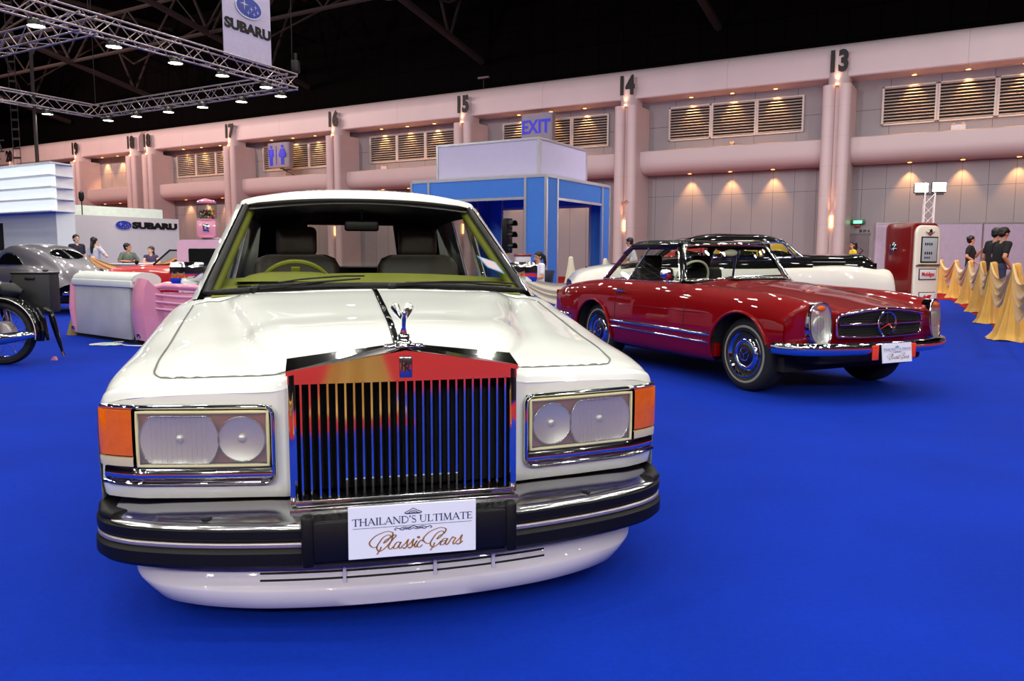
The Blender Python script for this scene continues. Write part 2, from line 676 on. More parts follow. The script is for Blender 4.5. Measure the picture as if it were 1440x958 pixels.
# ---- head lamps
for sg in (-1, 1):
    NV = 0.017

    def cp(x, z, o=0.0):
        return (sg * x, vf(x) - NV - o, z)
    # bezel ring
    ring = []
    rc = .028
    xi, xo, zb_, zt2 = .404, .918, .450, .688
    ins = []
    for k in range(6):
        a = radians(90 + 90 * k / 5)
        ins.append((xi + rc + rc * cos(a), zt2 - rc + rc * sin(a)))
    for k in range(6):
        a = radians(180 + 90 * k / 5)
        ins.append((xi + rc + rc * cos(a), zb_ + rc + rc * sin(a)))
    topl = [(x, zt2) for x in np.linspace(xo, xi + rc + .02, 20)]
    botl = [(x, zb_) for x in np.linspace(xi + rc + .02, xo, 20)]
    ring = [cp(x, z) for x, z in topl + ins + botl]
    lampp = MB().tube(ring, .0085, 8, up=(0, -1, 0), flat=(1.3, .9)).build('headlamp_bezel', chrome, S_, angle=60)
    # dark backing under everything
    xs = np.linspace(xi + .004, xo, 24)
    MB().grid(np.array([[cp(x, z, -.0145) for x in xs] for z in (zb_, .57, zt2)])).build('backing', dark_chrome, lampp)
    # chrome band below lens
    MB().grid(np.array([[cp(x, z, o) for x in xs] for z, o in ((.458, -.002), (.470, .008), (.484, .004), (.497, -.004))])).build('lower_band', chrome, lampp, angle=60)
    # cream frame round the lens
    fx0, fx1, fz0, fz1 = .420, .807, .505, .672
    fr = [cp(x, fz1, .004) for x in np.linspace(fx1, fx0, 14)] + [cp(fx0, z, .004) for z in (.64, .59, .54)] + [cp(x, fz0, .004) for x in np.linspace(fx0, fx1, 14)] + [cp(fx1, z, .004) for z in (.54, .59, .64)]
    MB().tube(fr, .006, 8, closed=True, up=(0, -1, 0)).build('lens_frame', cream_frame, lampp, angle=60)
    # reflector plate and two lamps
    xs2 = np.linspace(fx0 + .004, fx1 - .004, 18)
    MB().grid(np.array([[cp(x, z, -.0125) for x in xs2] for z in (fz0 + .005, .59, fz1 - .004)])).build('lamp_plate', pm('lamp_plate_reflected_red', (170, 104, 100), .35, metal=.5) if sg < 0 else MATS['lamp_plate_reflected_red'], lampp)  # red reflection painted into the plate's colour

    def lamp_disc(xc, zc, wx, wz, nm, clip):
        G = []
        for rr in np.linspace(0.02, 1, 9):
            row = []
            for k in range(41):
                a = 2 * PI * k / 40
                x = wx * cos(a) * rr
                z = wz * sin(a) * rr
                z = max(-clip, min(clip, z))
                row.append(cp(xc + x, zc + z, -.002 + .010 * rr ** 2 if False else .006 - .012 * (1 - rr ** 2)))
            G.append(row)
        return MB().grid(np.array(G)).build(nm, reflector, lampp, angle=60)
    d1 = lamp_disc(.683, .586, .118, .11, 'main_reflector', .074)
    d2 = lamp_disc(.498, .588, .070, .070, 'inner_reflector', .07)
    for nm, xc, zc, wx, wz, clip, par in (('main_rim', .683, .586, .118, .11, .074, d1), ('inner_rim', .498, .588, .07, .07, .07, d2)):
        rp = [cp(xc + wx * cos(a), zc + max(-clip, min(clip, wz * sin(a))), .007) for a in np.linspace(0, 2 * PI, 40, endpoint=False)]
        MB().tube(rp, .0022, 6, closed=True, up=(0, -1, 0)).build(nm, chrome_worn, lampp, angle=60)
    for xc in (.498, .683):
        p = cp(xc, .588, .0)
        MB().ball((p[0], p[1] + .001, p[2]), .013, (1, .5, 1), 12, 8).build('bulb_shield', reflector, lampp)
    MB().grid(np.array([[cp(x, z, .011) for x in xs2] for z in (fz0 + .004, .59, fz1 - .004)])).build('lens', frosted_lens, lampp)
    fl = MB()
    for k in range(12):
        x = .60 + .165 * k / 11
        fl.tube([cp(x, .515, .0115), cp(x, .66, .0115)], .0006, 4)
    fl.build('lens_flute', frosted_lens, lampp)
    # indicator wrapping the corner
    xo2 = [.822, .84, .86, .88, .90, .915, .928, .937]
    def amb(x, z, o):
        return (sg * (x + (.004 if x > .91 else 0)), vf(x) - NV - o + (.0 if x < .93 else .03), z)
    G = np.array([[amb(x, z, o) for x in xo2] for z, o in ((.533, .0), (.537, .010), (.60, .012), (.676, .010), (.682, .0))])
    MB().grid(G).build('indicator', amber, lampp, angle=50)
    G = np.array([[amb(x, z, o) for x in xo2] for z, o in ((.500, .0), (.503, .009), (.515, .010), (.528, .009), (.531, .0))])
    MB().grid(G).build('side_light', lamp_clear, lampp, angle=50)

# ---- bumper
def bpath(off=0.0, zz=0.0):
    half = [(0, -.085), (.15, -.083), (.3, -.070), (.45, -.045), (.6, -.010), (.75, .042), (.85, .095), (.91, .15), (.945, .215), (.96, .30), (.962, .45), (.962, .62)]
    pts = [(-u, v + off, zz) for u, v in half[:0:-1]] + [(u, v + off, zz) for u, v in half]
    return curve_pts(pts, 4)


def rs(a0, a1, b0, b1, r=.008):
    return [(a0, b0 + r), (a0 + r, b0), (a1 - r, b0), (a1, b0 + r), (a1, b1 - r), (a1 - r, b1), (a0 + r, b1), (a0, b1 - r)]


bump = MB().sweep(bpath(), rs(-.07, .0, .302, .352, .012)).sweep(bpath(), rs(-.07, .004, .222, .286, .014)).sweep(bpath(.012), rs(-.05, 0, .26, .33, .005)).build('bumper', rubber, S_, angle=40)
MB().sweep(bpath(), rs(-.04, -.002, .286, .302, .004)).build('bumper_strip', pm('strip_metal', (186, 176, 176), .38, metal=.8), bump, angle=40)
bt = []
for sgn in (1,):
    us = np.concatenate([np.linspace(-.885, .885, 61)])
    for o, z in ((0, .346), (.004, .353), (.016, .357), (.028, .354), (.036, .358), (.10, .376), (.22, .390)):
        row = []
        for u in us:
            a = abs(u)
            vb = float(np.interp(a, [0, .15, .3, .45, .6, .75, .85, .91], [-.085, -.083, -.07, -.045, -.01, .042, .095, .15]))
            row.append((u, vb + o, z))
        bt.append(row)
MB().grid(np.array(bt)).build('bumper_top', chrome_worn, bump, angle=60)
for sg in (-1, 1):
    MB().lathe([(.017, 0), (.017, .004), (.013, .007), (.003, .0075)], 14, Matrix.Translation((sg * .60, .045, .360))).build('bumper_bolt', dark_chrome, bump)
    c = MB()
    c.sweep([(sg * u, v, 0) for u, v in ((.885, .13), (.93, .18), (.957, .29), (.962, .45), (.962, .62))] if sg > 0 else [(sg * u, v, 0) for u, v in ((.962, .62), (.962, .45), (.957, .29), (.93, .18), (.885, .13))], rs(-.06, .0, .345, .372, .01))
    c.build('bumper_end_cap', rubber, bump, angle=50)
    MB().box((sg * .306, -.088, .315), (.036, .045, .155), bev=.01).build('overrider', rubber, bump)
MB().box((0, -.094, .312), (.585, .02, .12), bev=.004).build('plate_carrier', black_plastic, bump)
# rear bumper and tail lamps
MB().sweep([(-.94, 4.7, 0), (-.95, 5.0, 0), (-.90, 5.2, 0), (-.6, 5.24, 0), (.6, 5.24, 0), (.90, 5.2, 0), (.95, 5.0, 0), (.94, 4.7, 0)], rs(-.02, .05, .38, .52, .015)).build('rear_bumper', rubber, S_, angle=40)
for sg in (-1, 1):
    MB().box((sg * .77, 5.185, .68), (.2, .03, .18), bev=.008).build('tail_lamp', pm('tail_red', (150, 10, 10), .2, coat=1) if sg < 0 else MATS['tail_red'], S_)
MB().box((0, 5.2, .62), (.55, .012, .12), bev=.003).build('rear_plate', paper_white, S_)

# ---- front valance / spoiler
def vpath(off, z):
    half = [(0, -.035), (.3, -.018), (.55, .03), (.7, .09), (.79, .15), (.84, .22), (.865, .34), (.87, .55)]
    return [(p[0], p[1] + off, z) for p in curve_pts([(-u, v, 0) for u, v in half[:0:-1]] + [(u, v, 0) for u, v in half], 5)]


SPZ = [(.055, .255), (.034, .20), (.018, .146), (.006, .139), (.0, .130), (.002, .105), (.010, .075), (.03, .064), (.08, .064)]
G = [[(p[0] * (1 if z > .15 else 1 - .085 * ((.15 - z) / .09)), p[1], p[2]) for p in vpath(o, z)] for o, z in SPZ]
valance_shaded = pm('valance_shaded_white', (196, 190, 202), .5, coat=.2, var=.02)  # white body paint with lavender shade mixed into its colour
val = MB().grid(np.array(G)).build('front_valance', valance_shaded, S_, angle=45)
for z in (.160, .180, .200):
    pts = [p for p in vpath(.018 + (z - .146) * .3, z) if abs(p[0]) < .50]
    MB().tube(pts, .0042, 6, flat=(.9, .6)).build('intake_slot', under_black, val)
for u in (-.2, .08, .27):
    br_ = MB()
    br_.box((u, -.008 + .16 * u * u, .182), (.010, .03, .065))
    br_.build('intake_divider', valance_shaded, val)

# ---- greenhouse
# windscreen: base curve -> top curve
def ws(s, t):
    """s -1..1 across, t 0..1 base->top"""
    ub = .772 * s
    vb = 1.555 - .105 * (1 - s * s) - .0
    zb2 = .968 + .038 * (1 - s * s)
    ut = .645 * s
    vt = 2.40 - .12 * (1 - s * s)
    zt3 = 1.434 + .034 * (1 - s * s)
    b = .012 * sin(PI * t)
    return (ub + (ut - ub) * t, vb + (vt - vb) * t - b, zb2 + (zt3 - zb2) * t)


SS = np.linspace(-1, 1, 25)
TT = np.linspace(0, 1, 9)
MB().grid(np.array([[ws(s, t) for s in SS] for t in TT])).build('windscreen', tint_glass, S_, angle=80)
loop = [ws(s, 0) for s in SS] + [ws(1, t) for t in TT[1:]] + [ws(s, 1) for s in SS[::-1][1:]] + [ws(-1, t) for t in TT[::-1][1:-1]]
MB().tube(loop, .018, 8, closed=True).build('windscreen_rubber', rubber, S_, angle=60)
tl = [ws(-1.03, t) for t in TT] + [ws(s, 1.035) for s in SS] + [ws(1.03, t) for t in TT[::-1]]
tl = [(p[0], p[1] - .006, p[2] + .004) for p in tl]
MB().tube(tl, .0085, 8).build('windscreen_trim', chrome, S_, angle=60)
# A pillars (body colour)
for sg in (-1, 1):
    G = []
    for t in np.linspace(-.04, 1.02, 12):
        p = Vector(ws(sg * 1.045, t))
        q = Vector((sg * (.845 + (.715 - .845) * t), 1.70 + (2.56 - 1.70) * t, .945 + (1.432 - .945) * t))
        r_ = Vector((sg * (.80 + (.66 - .80) * t), 1.72 + (2.58 - 1.72) * t, .945 + (1.42 - .945) * t))
        mid = (p + q) / 2 + Vector((sg * .012, -.012, .006))
        G.append([p, mid, q, r_])
    MB().grid(np.array([[tuple(x) for x in r] for r in G])).build('windscreen_pillar', white_paint, S_, angle=60)
# inner pillar trim
for sg in (-1, 1):
    MB().tube([(sg * (.755 - .125 * t), 1.63 + .82 * t, .96 + .45 * t) for t in np.linspace(0, 1, 8)], .026, 8).build('pillar_trim', olive_trim, S_, angle=60)
# roof
RZ = []
for v, zc, ze, hw_ in ((2.265, 1.476, 1.440, .655), (2.285, 1.508, 1.456, .675), (2.42, 1.535, 1.466, .69), (2.9, 1.558, 1.475, .705), (3.4, 1.558, 1.474, .70), (3.75, 1.53, 1.455, .685), (3.98, 1.488, 1.42, .66)):
    row = []
    for s in (0, .3, .6, .8, .92, .985, 1.0, 1.01):
        z = ze + (zc - ze) * (1 - s ** 2.6)
        vv = v + .12 * (s * s) * max(0, 1 - (v - 2.27) / .5)
        if s > .95:
            z -= {.985: .008, 1.0: .028, 1.01: .05}[s]
        row.append((hw_ * (s if s <= 1 else 1.012), vv, z))
    RZ.append(row)
roofD = dense([mirror_half(r) for r in RZ], 5, 4)
roof_o = MB().grid(roofD).build('roof', white_paint, S_, angle=60)
hl = roofD.copy()
hl[:, :, 2] -= .03
hl[:, :, 0] *= .96
MB().grid(hl).build('headlining', head_lining, S_, angle=60)
# C pillars + rear glass
for sg in (-1, 1):
    G = []
    for t in np.linspace(0, 1, 8):
        # leading edge, trailing edge
        a = Vector((sg * (.83 - .135 * t), 3.42 - .06 * t, .945 + .485 * t))
        b = Vector((sg * (.80 - .13 * t), 4.12 - .16 * t - .06 * t * t, .95 + .465 * t))
        c = Vector((sg * (.46 - .06 * t), 4.29 - .22 * t, .965 + .455 * t))
        G.append([tuple(a), tuple((a + b) / 2 + Vector((sg * .02, 0, .0))), tuple(b), tuple((b + c) / 2 + Vector((sg * .012, .015, 0))), tuple(c)])
    MB().grid(np.array(G)).build('rear_pillar', white_paint, S_, angle=60)
MB().grid(np.array([[(s * (.46 - .06 * t), 4.29 - .22 * t + .02 * (1 - s * s), .965 + .455 * t + .04 * t * (1 - s * s)) for s in np.linspace(-1, 1, 13)] for t in np.linspace(0, 1, 6)])).build('rear_window', tint_glass, S_, angle=80)
# side glass, frames
for sg in (-1, 1):
    def sgp(v, t):
        return (sg * (.838 - .135 * t - .0), v, .955 + .477 * t)
    for v0_, v1_, v2_, v3_ in ((1.84, 2.80, 2.80, 2.54), (2.86, 3.46, 3.38, 2.86)):
        G = [[sgp(v0_ + (v3_ - v0_) * t + ((v1_ + (v2_ - v1_) * t) - (v0_ + (v3_ - v0_) * t)) * k / 6, t) for k in range(7)] for t in np.linspace(0, 1, 5)]
        wn = MB().grid(np.array(G)).build('side_window', tint_glass, S_, angle=80)
        lp = G[0] + [r[-1] for r in G[1:]] + G[-1][::-1][1:] + [r[0] for r in G[::-1][1:-1]]
        MB().tube(lp, .011, 6, closed=True).build('window_frame', chrome, wn, angle=60)
    MB().tube([sgp(2.83, t) for t in np.linspace(0, 1, 5)], .024, 8, flat=(1, .5)).build('door_pillar', white_paint, S_)
    MB().tube([(RS.u(v, .80, sg) + sg * .002, v, .80) for v in np.linspace(1.75, 4.7, 24)], .006, 6).build('waist_moulding', chrome, S_)
    MB().tube([(sg * .945, v, .40) for v in np.linspace(1.35, 3.55, 8)], .012, 6).build('sill_moulding', chrome, S_)
    gp = MB()
    for vv in (1.62, 2.83):
        gp.tube([(RS.u(vv, z, sg) + sg * .001, vv, z) for z in np.linspace(.3, .9, 10)], .003, 5)
    gp.tube([(RS.u(3.62, z, sg) + sg * .001, 3.62, z) for z in np.linspace(.62, .9, 6)], .003, 5)
    gp.build('door_shut_line', groove, S_)
    for vv in (2.66, 3.5):
        MB().box((sg * .955, vv, .80), (.02, .16, .03), bev=.006).build('door_handle', chrome, S_)
    # door inner panels
    MB().box((sg * .80, 2.65, .80), (.05, 1.95, .36), bev=.02).build('door_card', olive_trim, S_)
    # mirrors
    mr = MB()
    mo_ = .0 if sg < 0 else -.055
    mr.sweep([(sg * .825, 1.83, 1.06), (sg * .84, 1.825, 1.062), (sg * .90, 1.80, 1.064), (sg * .94, 1.80, 1.064), (sg * .95, 1.805, 1.064)] if sg > 0 else [(sg * .95, 1.805, 1.064), (sg * .94, 1.80, 1.064), (sg * .90, 1.80, 1.064), (sg * .84, 1.825, 1.062), (sg * .825, 1.83, 1.06)], [(x * .7, y) for x, y in rrect(.10, .108, .03, 4)])
    for v_ in mr.bm.verts:
        v_.co.x += mo_
    mob = mr.build('door_mirror', chrome, S_, angle=50)
    MB().tube([(sg * .80, 1.86, 1.0), (sg * .86, 1.84, 1.03)], .02, 8).build('mirror_arm', black_plastic, mob)
    # wheels
    for vv in (.93, 3.99):
        side = sg
        Mw = Matrix.Translation((sg * .68, vv, .325)) @ Matrix.Rotation(sg * PI / 2, 4, 'Y')
        w = MB().lathe([(.20, .02), (.22, .0), (.29, -.005), (.318, .02), (.325, .06), (.325, .15), (.318, .19), (.29, .215), (.22, .21), (.20, .19)], 40, Mw).build('wheel', tyre_rubber, S_, angle=40)
        MB().lathe([(.002, .215), (.05, .222), (.07, .21), (.12, .20), (.17, .205), (.195, .20), (.203, .185)], 32, Mw, cap=False).build('hub_cap', chrome_worn, w, angle=40)
# interior
MB().grid(np.array([[(s * .745, 1.60 + .0 + o, z + .03 * (1 - s * s)) for s in np.linspace(-1, 1, 17)] for o, z in ((-.12, .955), (0.0, .972), (.2, 1.0), (.29, 1.028), (.36, 1.018), (.40, .96), (.41, .80))])).build('dashboard', olive_trim, S_, angle=70)
bn = MB()
bn.grid(np.array([[(-.40 + .26 * s, 1.82 + o, 1.02 + h_ * (1 - s ** 4) * 1.0) for s in np.linspace(-1, 1, 11)] for o, h_ in ((-.08, .0), (0, .035), (.12, .045), (.18, 0.0))]))
bn.build('instrument_hood', olive_trim, S_, angle=70)
MB().box((-.33, 1.66, 1.010), (.42, .035, .01), rz=.02).build('demister_vent', black_plastic, S_)
MB().box((.36, 1.68, 1.012), (.36, .03, .01), rz=-.02).build('demister_vent', black_plastic, S_)
for sg in (-1, 1):
    MB().lathe([(.045, 0), (.045, .008), (.02, .01)], 18, Matrix.Translation((sg * .60, 1.70, .992))).build('dash_speaker', black_plastic, S_)
# steering wheel
tilt = Matrix.Translation((-.375, 2.13, .94)) @ Matrix.Rotation(radians(-62), 4, 'X')
sw = MB().tube([tilt @ Vector((.20 * cos(a), .20 * sin(a), 0)) for a in np.linspace(0, 2 * PI, 36, endpoint=False)], .014, 8, closed=True)
sw.box((0, 0, -.02), (.36, .05, .02), M=tilt, bev=.008).box((0, -.09, -.02), (.05, .18, .02), M=tilt, bev=.008)
sw.tube([tilt @ Vector((0, 0, -.02)), (-.375, 1.93, .82)], .03, 8)
sw.build('steering_wheel', olive_trim, S_)
# seats
for sg in (-1, 1):
    uc = sg * .385
    b = MB()
    Mseat = Matrix.Translation((uc, 2.78, .62)) @ Matrix.Rotation(radians(-8), 4, 'X')
    prof = rrect(.54, .14, .05, 5)
    rings = []
    for z, k in ((0, .92), (.15, 1.0), (.38, 1.0), (.47, .97), (.515, .88), (.535, .7)):
        rings.append([Mseat @ Vector((x * k, y * (1 if z < .5 else .75), z)) for x, y in prof])
    for A, Bq in zip(rings, rings[1:]):
        va = [b.bm.verts.new(p) for p in A]
        vb_ = [b.bm.verts.new(p) for p in Bq]
        n = len(va)
        for k in range(n):
            b.bm.faces.new((va[k], va[(k + 1) % n], vb_[(k + 1) % n], vb_[k]))
    b.bm.faces.new([b.bm.verts.new(p) for p in rings[-1]])
    st = b.build('seat_back', brown_leather, S_, angle=70, merge=.0005)
    MB().box((uc, 2.52, .58), (.54, .56, .18), bev=.06, seg=4).build('seat_cushion', brown_leather, st, angle=70)
    MB().box((uc, 2.84, 1.24), (.25, .10, .185), bev=.035, seg=4).tube([(uc - .07, 2.84, 1.08), (uc - .07, 2.84, 1.2)], .008, 6).tube([(uc + .07, 2.84, 1.08), (uc + .07, 2.84, 1.2)], .008, 6).build('head_restraint', brown_leather, st, angle=70)
MB().box((0, 3.72, .84), (1.3, .16, .46), bev=.05, seg=3, rx=radians(-10)).box((0, 3.45, .6), (1.3, .5, .18), bev=.05).build('rear_seat', brown_leather, S_, angle=70)
MB().box((0, 4.02, .945), (1.3, .42, .02)).build('parcel_shelf', brown_leather, S_)
rl_ = MB()
rl_.box((0, 3.93, 1.43), (1.28, .04, .09), bev=.01)
for sg in (-1, 1):
    rl_.box((sg * .52, 3.93, 1.20), (.34, .04, .52), bev=.01, ry=sg * -.12)
rl_.build('rear_lining', head_lining, S_)
MB().box((0, 2.38, 1.325), (.20, .03, .062), bev=.014, seg=3).tube([(0, 2.37, 1.35), (0, 2.33, 1.42)], .008, 6).build('rear_view_mirror', black_plastic, S_)
MB().box((0, 1.52, .70), (1.5, .02, .5)).build('bulkhead', under_black, S_, smooth=False)
# wipers, scuttle vents
for pts, piv in (([(-.545, 1.43, 1.005), (-.40, 1.445, 1.013), (-.25, 1.46, 1.026), (-.06, 1.47, 1.040)], (-.545, 1.43, 1.0)), ([(.085, 1.40, 1.012), (.25, 1.42, 1.022), (.45, 1.455, 1.018), (.70, 1.515, .998)], (.085, 1.40, 1.008))):
    w = MB()
    w.tube(pts, [.009, .006, .005, .004], 6)
    w.lathe([(.022, -.03), (.022, .0), (.012, .012)], 12, Matrix.Translation(piv))
    wo = w.build('wiper_arm', black_plastic, S_)
    d = Vector(pts[-1]) - Vector(pts[0])
    a = Vector(pts[0]) + d * .22 + Vector((0, -.015, .012))
    e = Vector(pts[-1]) + d * .04 + Vector((0, -.012, .012))
    m = (a + e) / 2 + Vector((0, -.004, .008))
    MB().tube([a, (a + m) / 2 + Vector((0, 0, .003)), m, (m + e) / 2 + Vector((0, 0, .003)), e], .004, 6).build('wiper_blade', rubber, wo)
for u0, u1 in ((-.60, -.10), (.12, .60)):
    sv_ = MB()
    for k in range(40):
        u = u0 + (u1 - u0) * k / 39
        vv = 1.425 + .05 * (u * u)
        sv_.box((u, vv, RS.z(u, vv, .6) + .003), (.008, .016, .006))
    sv_.build('scuttle_vent', black_plastic, S_, smooth=False)
sg_ = []
for s in np.linspace(-1.0, 1.0, 33):
    b0, b1 = Vector(ws(s, -.02)), Vector(ws(s, .03))
    u_, v_ = b0.x, b0.y - .075
    zs_ = RS.z(u_, min(v_, 1.47), .6) - .002
    sg_.append([(u_, v_ - .02, zs_ - .012), (u_, v_, zs_ + .004), (u_ * .998, b0.y - .012, b0.z - .004), (b0.x, b0.y + .012, b0.z - .008), (b0.x * .995, b0.y + .10, b0.z - .02)])
MB().grid(np.array(sg_)).build('scuttle', white_paint, S_, angle=70)
# tax sticker on the windscreen
s1 = .86
stk = MB()
P = [Vector(ws(s, t)) + Vector((0, .006, 0)) for s, t in ((.80, .37), (.93, .31), (.945, .18), (.835, .235))]
stk.bm.faces.new([stk.bm.verts.new(p) for p in P])
sto = stk.build('windscreen_sticker', pm('sticker_blue', (90, 170, 225), .6), S_, smooth=False, solid=.001)
c = sum(P, Vector()) / 4
stk = MB()
stk.bm.faces.new([stk.bm.verts.new(c + (p - c) * Vector((.82, .82, .78)).x + Vector((0, -.004, 0))) for p in P])
stk.build('sticker_field', pm('sticker_pink', (232, 200, 216), .6), sto, smooth=False)
# ================================================================ red coupe roadster
roadster = thing('classic_roadster', 'dark red classic two-seater with black hardtop and chrome bumper, beside the white saloon', 'car', (3.044, 6.35, 0), radians(25.3))
roadster.scale = (.99, .985, .99)
R_ = roadster


def rvf(u):
    u = abs(u)
    return float(np.interp(u, [0, .3, .5, .60, .72, .80, .85, .88], [.06, .075, .10, .11, .135, .175, .235, .31]))


RU = (0, .30, .48, .56, .645, .72, .785, .835, .862)


def rsec(v, zs, us=RU, side=((.88, .60), (.882, .47), (.868, .34), (.83, .24), (.76, .2)), vfn=None):
    if vfn or v < .3:
        side = ((.88, .60), (.882, .50), (.868, .44), (.83, .41), (.76, .39))
    pts = [(u, (vfn(u) + v if vfn else v), z) for u, z in zip(us, zs)]
    ve = pts[-1][1]
    return pts + [(u, ve, z) for u, z in side]


rn = [.742, .735, .728, .742, .786, .792, .765, .72, .68]
rsecs = [
    rsec(0, [.715, .708, .70, .712, .752, .757, .735, .69, .66], vfn=rvf),
    rsec(.012, [.733, .727, .718, .732, .776, .781, .756, .708, .67], vfn=rvf),
    rsec(.045, rn, vfn=rvf),
    rsec(.40, [.80, .792, .778, .782, .826, .832, .802, .752, .70]),
    rsec(.80, [.865, .855, .833, .832, .858, .862, .832, .79, .735]),
    rsec(1.2, [.912, .90, .875, .868, .876, .876, .85, .808, .75]),
    rsec(1.48, [.938, .928, .905, .895, .892, .888, .865, .822, .76]),
    rsec(1.66, [.945, .938, .922, .912, .905, .897, .873, .83, .765]),
    rsec(1.95, [.93, .928, .922, .917, .911, .905, .882, .838, .77]),
    rsec(2.5, [.93, .928, .922, .917, .912, .907, .885, .84, .77]),
    rsec(3.0, [.93, .928, .922, .917, .912, .907, .886, .842, .775]),
    rsec(3.25, [.93, .927, .92, .914, .908, .902, .882, .838, .77]),
    rsec(3.7, [.885, .882, .876, .872, .868, .864, .846, .806, .745]),
    rsec(4.05, [.83, .828, .825, .823, .82, .818, .80, .765, .715], (0, .28, .46, .54, .62, .69, .755, .805, .832), side=((.845, .6), (.846, .48), (.83, .38), (.80, .30), (.74, .26))),
    rsec(4.20, [.795, .793, .79, .788, .786, .784, .765, .73, .69], (0, .28, .45, .52, .6, .665, .725, .775, .80), side=((.81, .6), (.81, .5), (.80, .4), (.77, .33), (.72, .29))),
    rsec(4.24, [.755, .753, .75, .748, .746, .744, .73, .70, .67], (0, .28, .45, .52, .59, .655, .71, .755, .78), side=((.79, .6), (.79, .5), (.78, .42), (.75, .35), (.71, .31))),
]
RD = shell(rsecs, 10, 5)
RSu = Surf(RD)
RARCH = [(.79, .315, .375), (3.20, .315, .365)]


def keep_r(c):
    u, v, z = abs(c[0]), c[1], c[2]
    if v < .47 and z < .435:
        return False
    if u < .715 and 1.67 < v < 3.24 and z > .86:
        return False
    if u > .5:
        for av, az, R in RARCH:
            if math.hypot(v - av, z - az) < R:
                return False
    return True


mb = MB().grid(RD, keep_r)
cut_arches(mb, RARCH)
# front face, lower edge .36
G = []
for t in np.linspace(0, 1, 14):
    row = []
    for u in np.linspace(-.878, .878, 61):
        zt = float(np.interp(abs(u), RU + (.88,), [.715, .708, .70, .712, .752, .757, .735, .69, .66, .62]))
        z = .43 + (zt - .43) * t
        row.append((u, rvf(u) + .03 * (1 - t) ** 2, z))
    G.append(row)
mb.grid(np.array(G))
# tail face
mb.grid(np.array([[(u, 4.24 + .02 * sin(PI * t) - .03 * t, .75 - .44 * t) for u in np.linspace(-.785, .785, 17)] for t in np.linspace(0, 1, 8)]))
rbody = mb.build('body', red_paint, R_, angle=50, merge=.0008)
MB().box((0, 2.2, .27), (1.45, 3.6, .12)).box((0, .55, .42), (1.1, .7, .2)).build('underbody', under_black, R_, smooth=False)
# wheel-arch lips
for sg in (-1, 1):
    for av, az, R in RARCH:
        pts, rr = [], []
        for a in np.linspace(-8 if av < 2 else 2, 160 if av < 2 else 186, 34):
            v, z = av + (R + .003) * cos(radians(a)), az + (R + .003) * sin(radians(a))
            pts.append((RSu.u(v, z, sg) + sg * .010, v, z))
            rr.append(.017)
        MB().tube(pts, rr, 8, flat=(1, .8)).build('arch_lip', red_paint, R_, angle=60)
        # dark liner
        lin_ = MB()
        lin_.grid(np.array([[(sg * uu, av + (R + .004) * cos(radians(a)), az + (R + .004) * sin(radians(a))) for uu in (.5, .7, .862)] for a in np.linspace(-4, 162 if av < 2 else 184, 24)]))
        lin_.grid(np.array([[(sg * .52, av + rr_ * cos(radians(a)), az + rr_ * sin(radians(a))) for rr_ in (.01, R + .004)] for a in np.linspace(0, 180, 24)]))
        lin_.build('arch_liner', under_black, R_, angle=60)


def road_wheel(parent, sg, v, mirror_star=True, steer=0.0):
    Mw = Matrix.Translation((sg * .605, v, .322)) @ Matrix.Rotation(radians(steer), 4, 'Z') @ Matrix.Rotation(sg * PI / 2, 4, 'Y')
    prof = [(.19, .02), (.20, .005), (.25, -.005), (.30, .008), (.318, .03), (.322, .06), (.322, .14), (.318, .17), (.302, .192), (.27, .205), (.235, .207), (.205, .198), (.19, .18)]
    w = MB().lathe(prof, 48, Mw).build('wheel', tyre_rubber, parent, angle=40)
    MB().lathe([(.232, .2078), (.236, .2095), (.249, .2088), (.252, .206)], 48, Mw, cap=False).build('whitewall', tyre_wall, w, angle=60)
    MB().lathe([(.205, .197), (.203, .203), (.196, .205), (.188, .192), (.176, .172), (.160, .168), (.150, .178), (.138, .192), (.126, .199), (.112, .20), (.104, .195), (.100, .19)], 48, Mw, cap=False).build('trim_ring', chrome, w, angle=40)
    MB().lathe([(.002, .202), (.05, .201), (.095, .195), (.103, .188)], 40, Mw, cap=False).build('hub_cap', pm('hub_dark', (14, 6, 8), .4, coat=.4) if 'hub_dark' not in MATS else MATS['hub_dark'], w, angle=40)
    st = MB()
    st.tube([Mw @ Vector((.055 * cos(a), .055 * sin(a), .204)) for a in np.linspace(0, 2 * PI, 32, endpoint=False)], .0035, 6, closed=True)
    for k in range(3):
        # one spoke straight up: local x is world -z or +z depending on side
        a = (PI if sg > 0 else PI) + k * 2 * PI / 3
        st.tube([Mw @ Vector((0, 0, .206)), Mw @ Vector((.053 * cos(a), .053 * sin(a), .204))], [.007, .002], 6)
    st.build('hub_star', chrome, w, angle=50)
    sl = MB()
    for k in range(20):
        a = 2 * PI * k / 20
        sl.box((.150 * cos(a), .150 * sin(a), .181), (.016, .022, .004), rz=a, M=Mw)
    sl.build('trim_slot', black_matte, w, smooth=False)
    return w


for sg in (-1, 1):
    road_wheel(R_, sg, .79)
    road_wheel(R_, sg, 3.20)

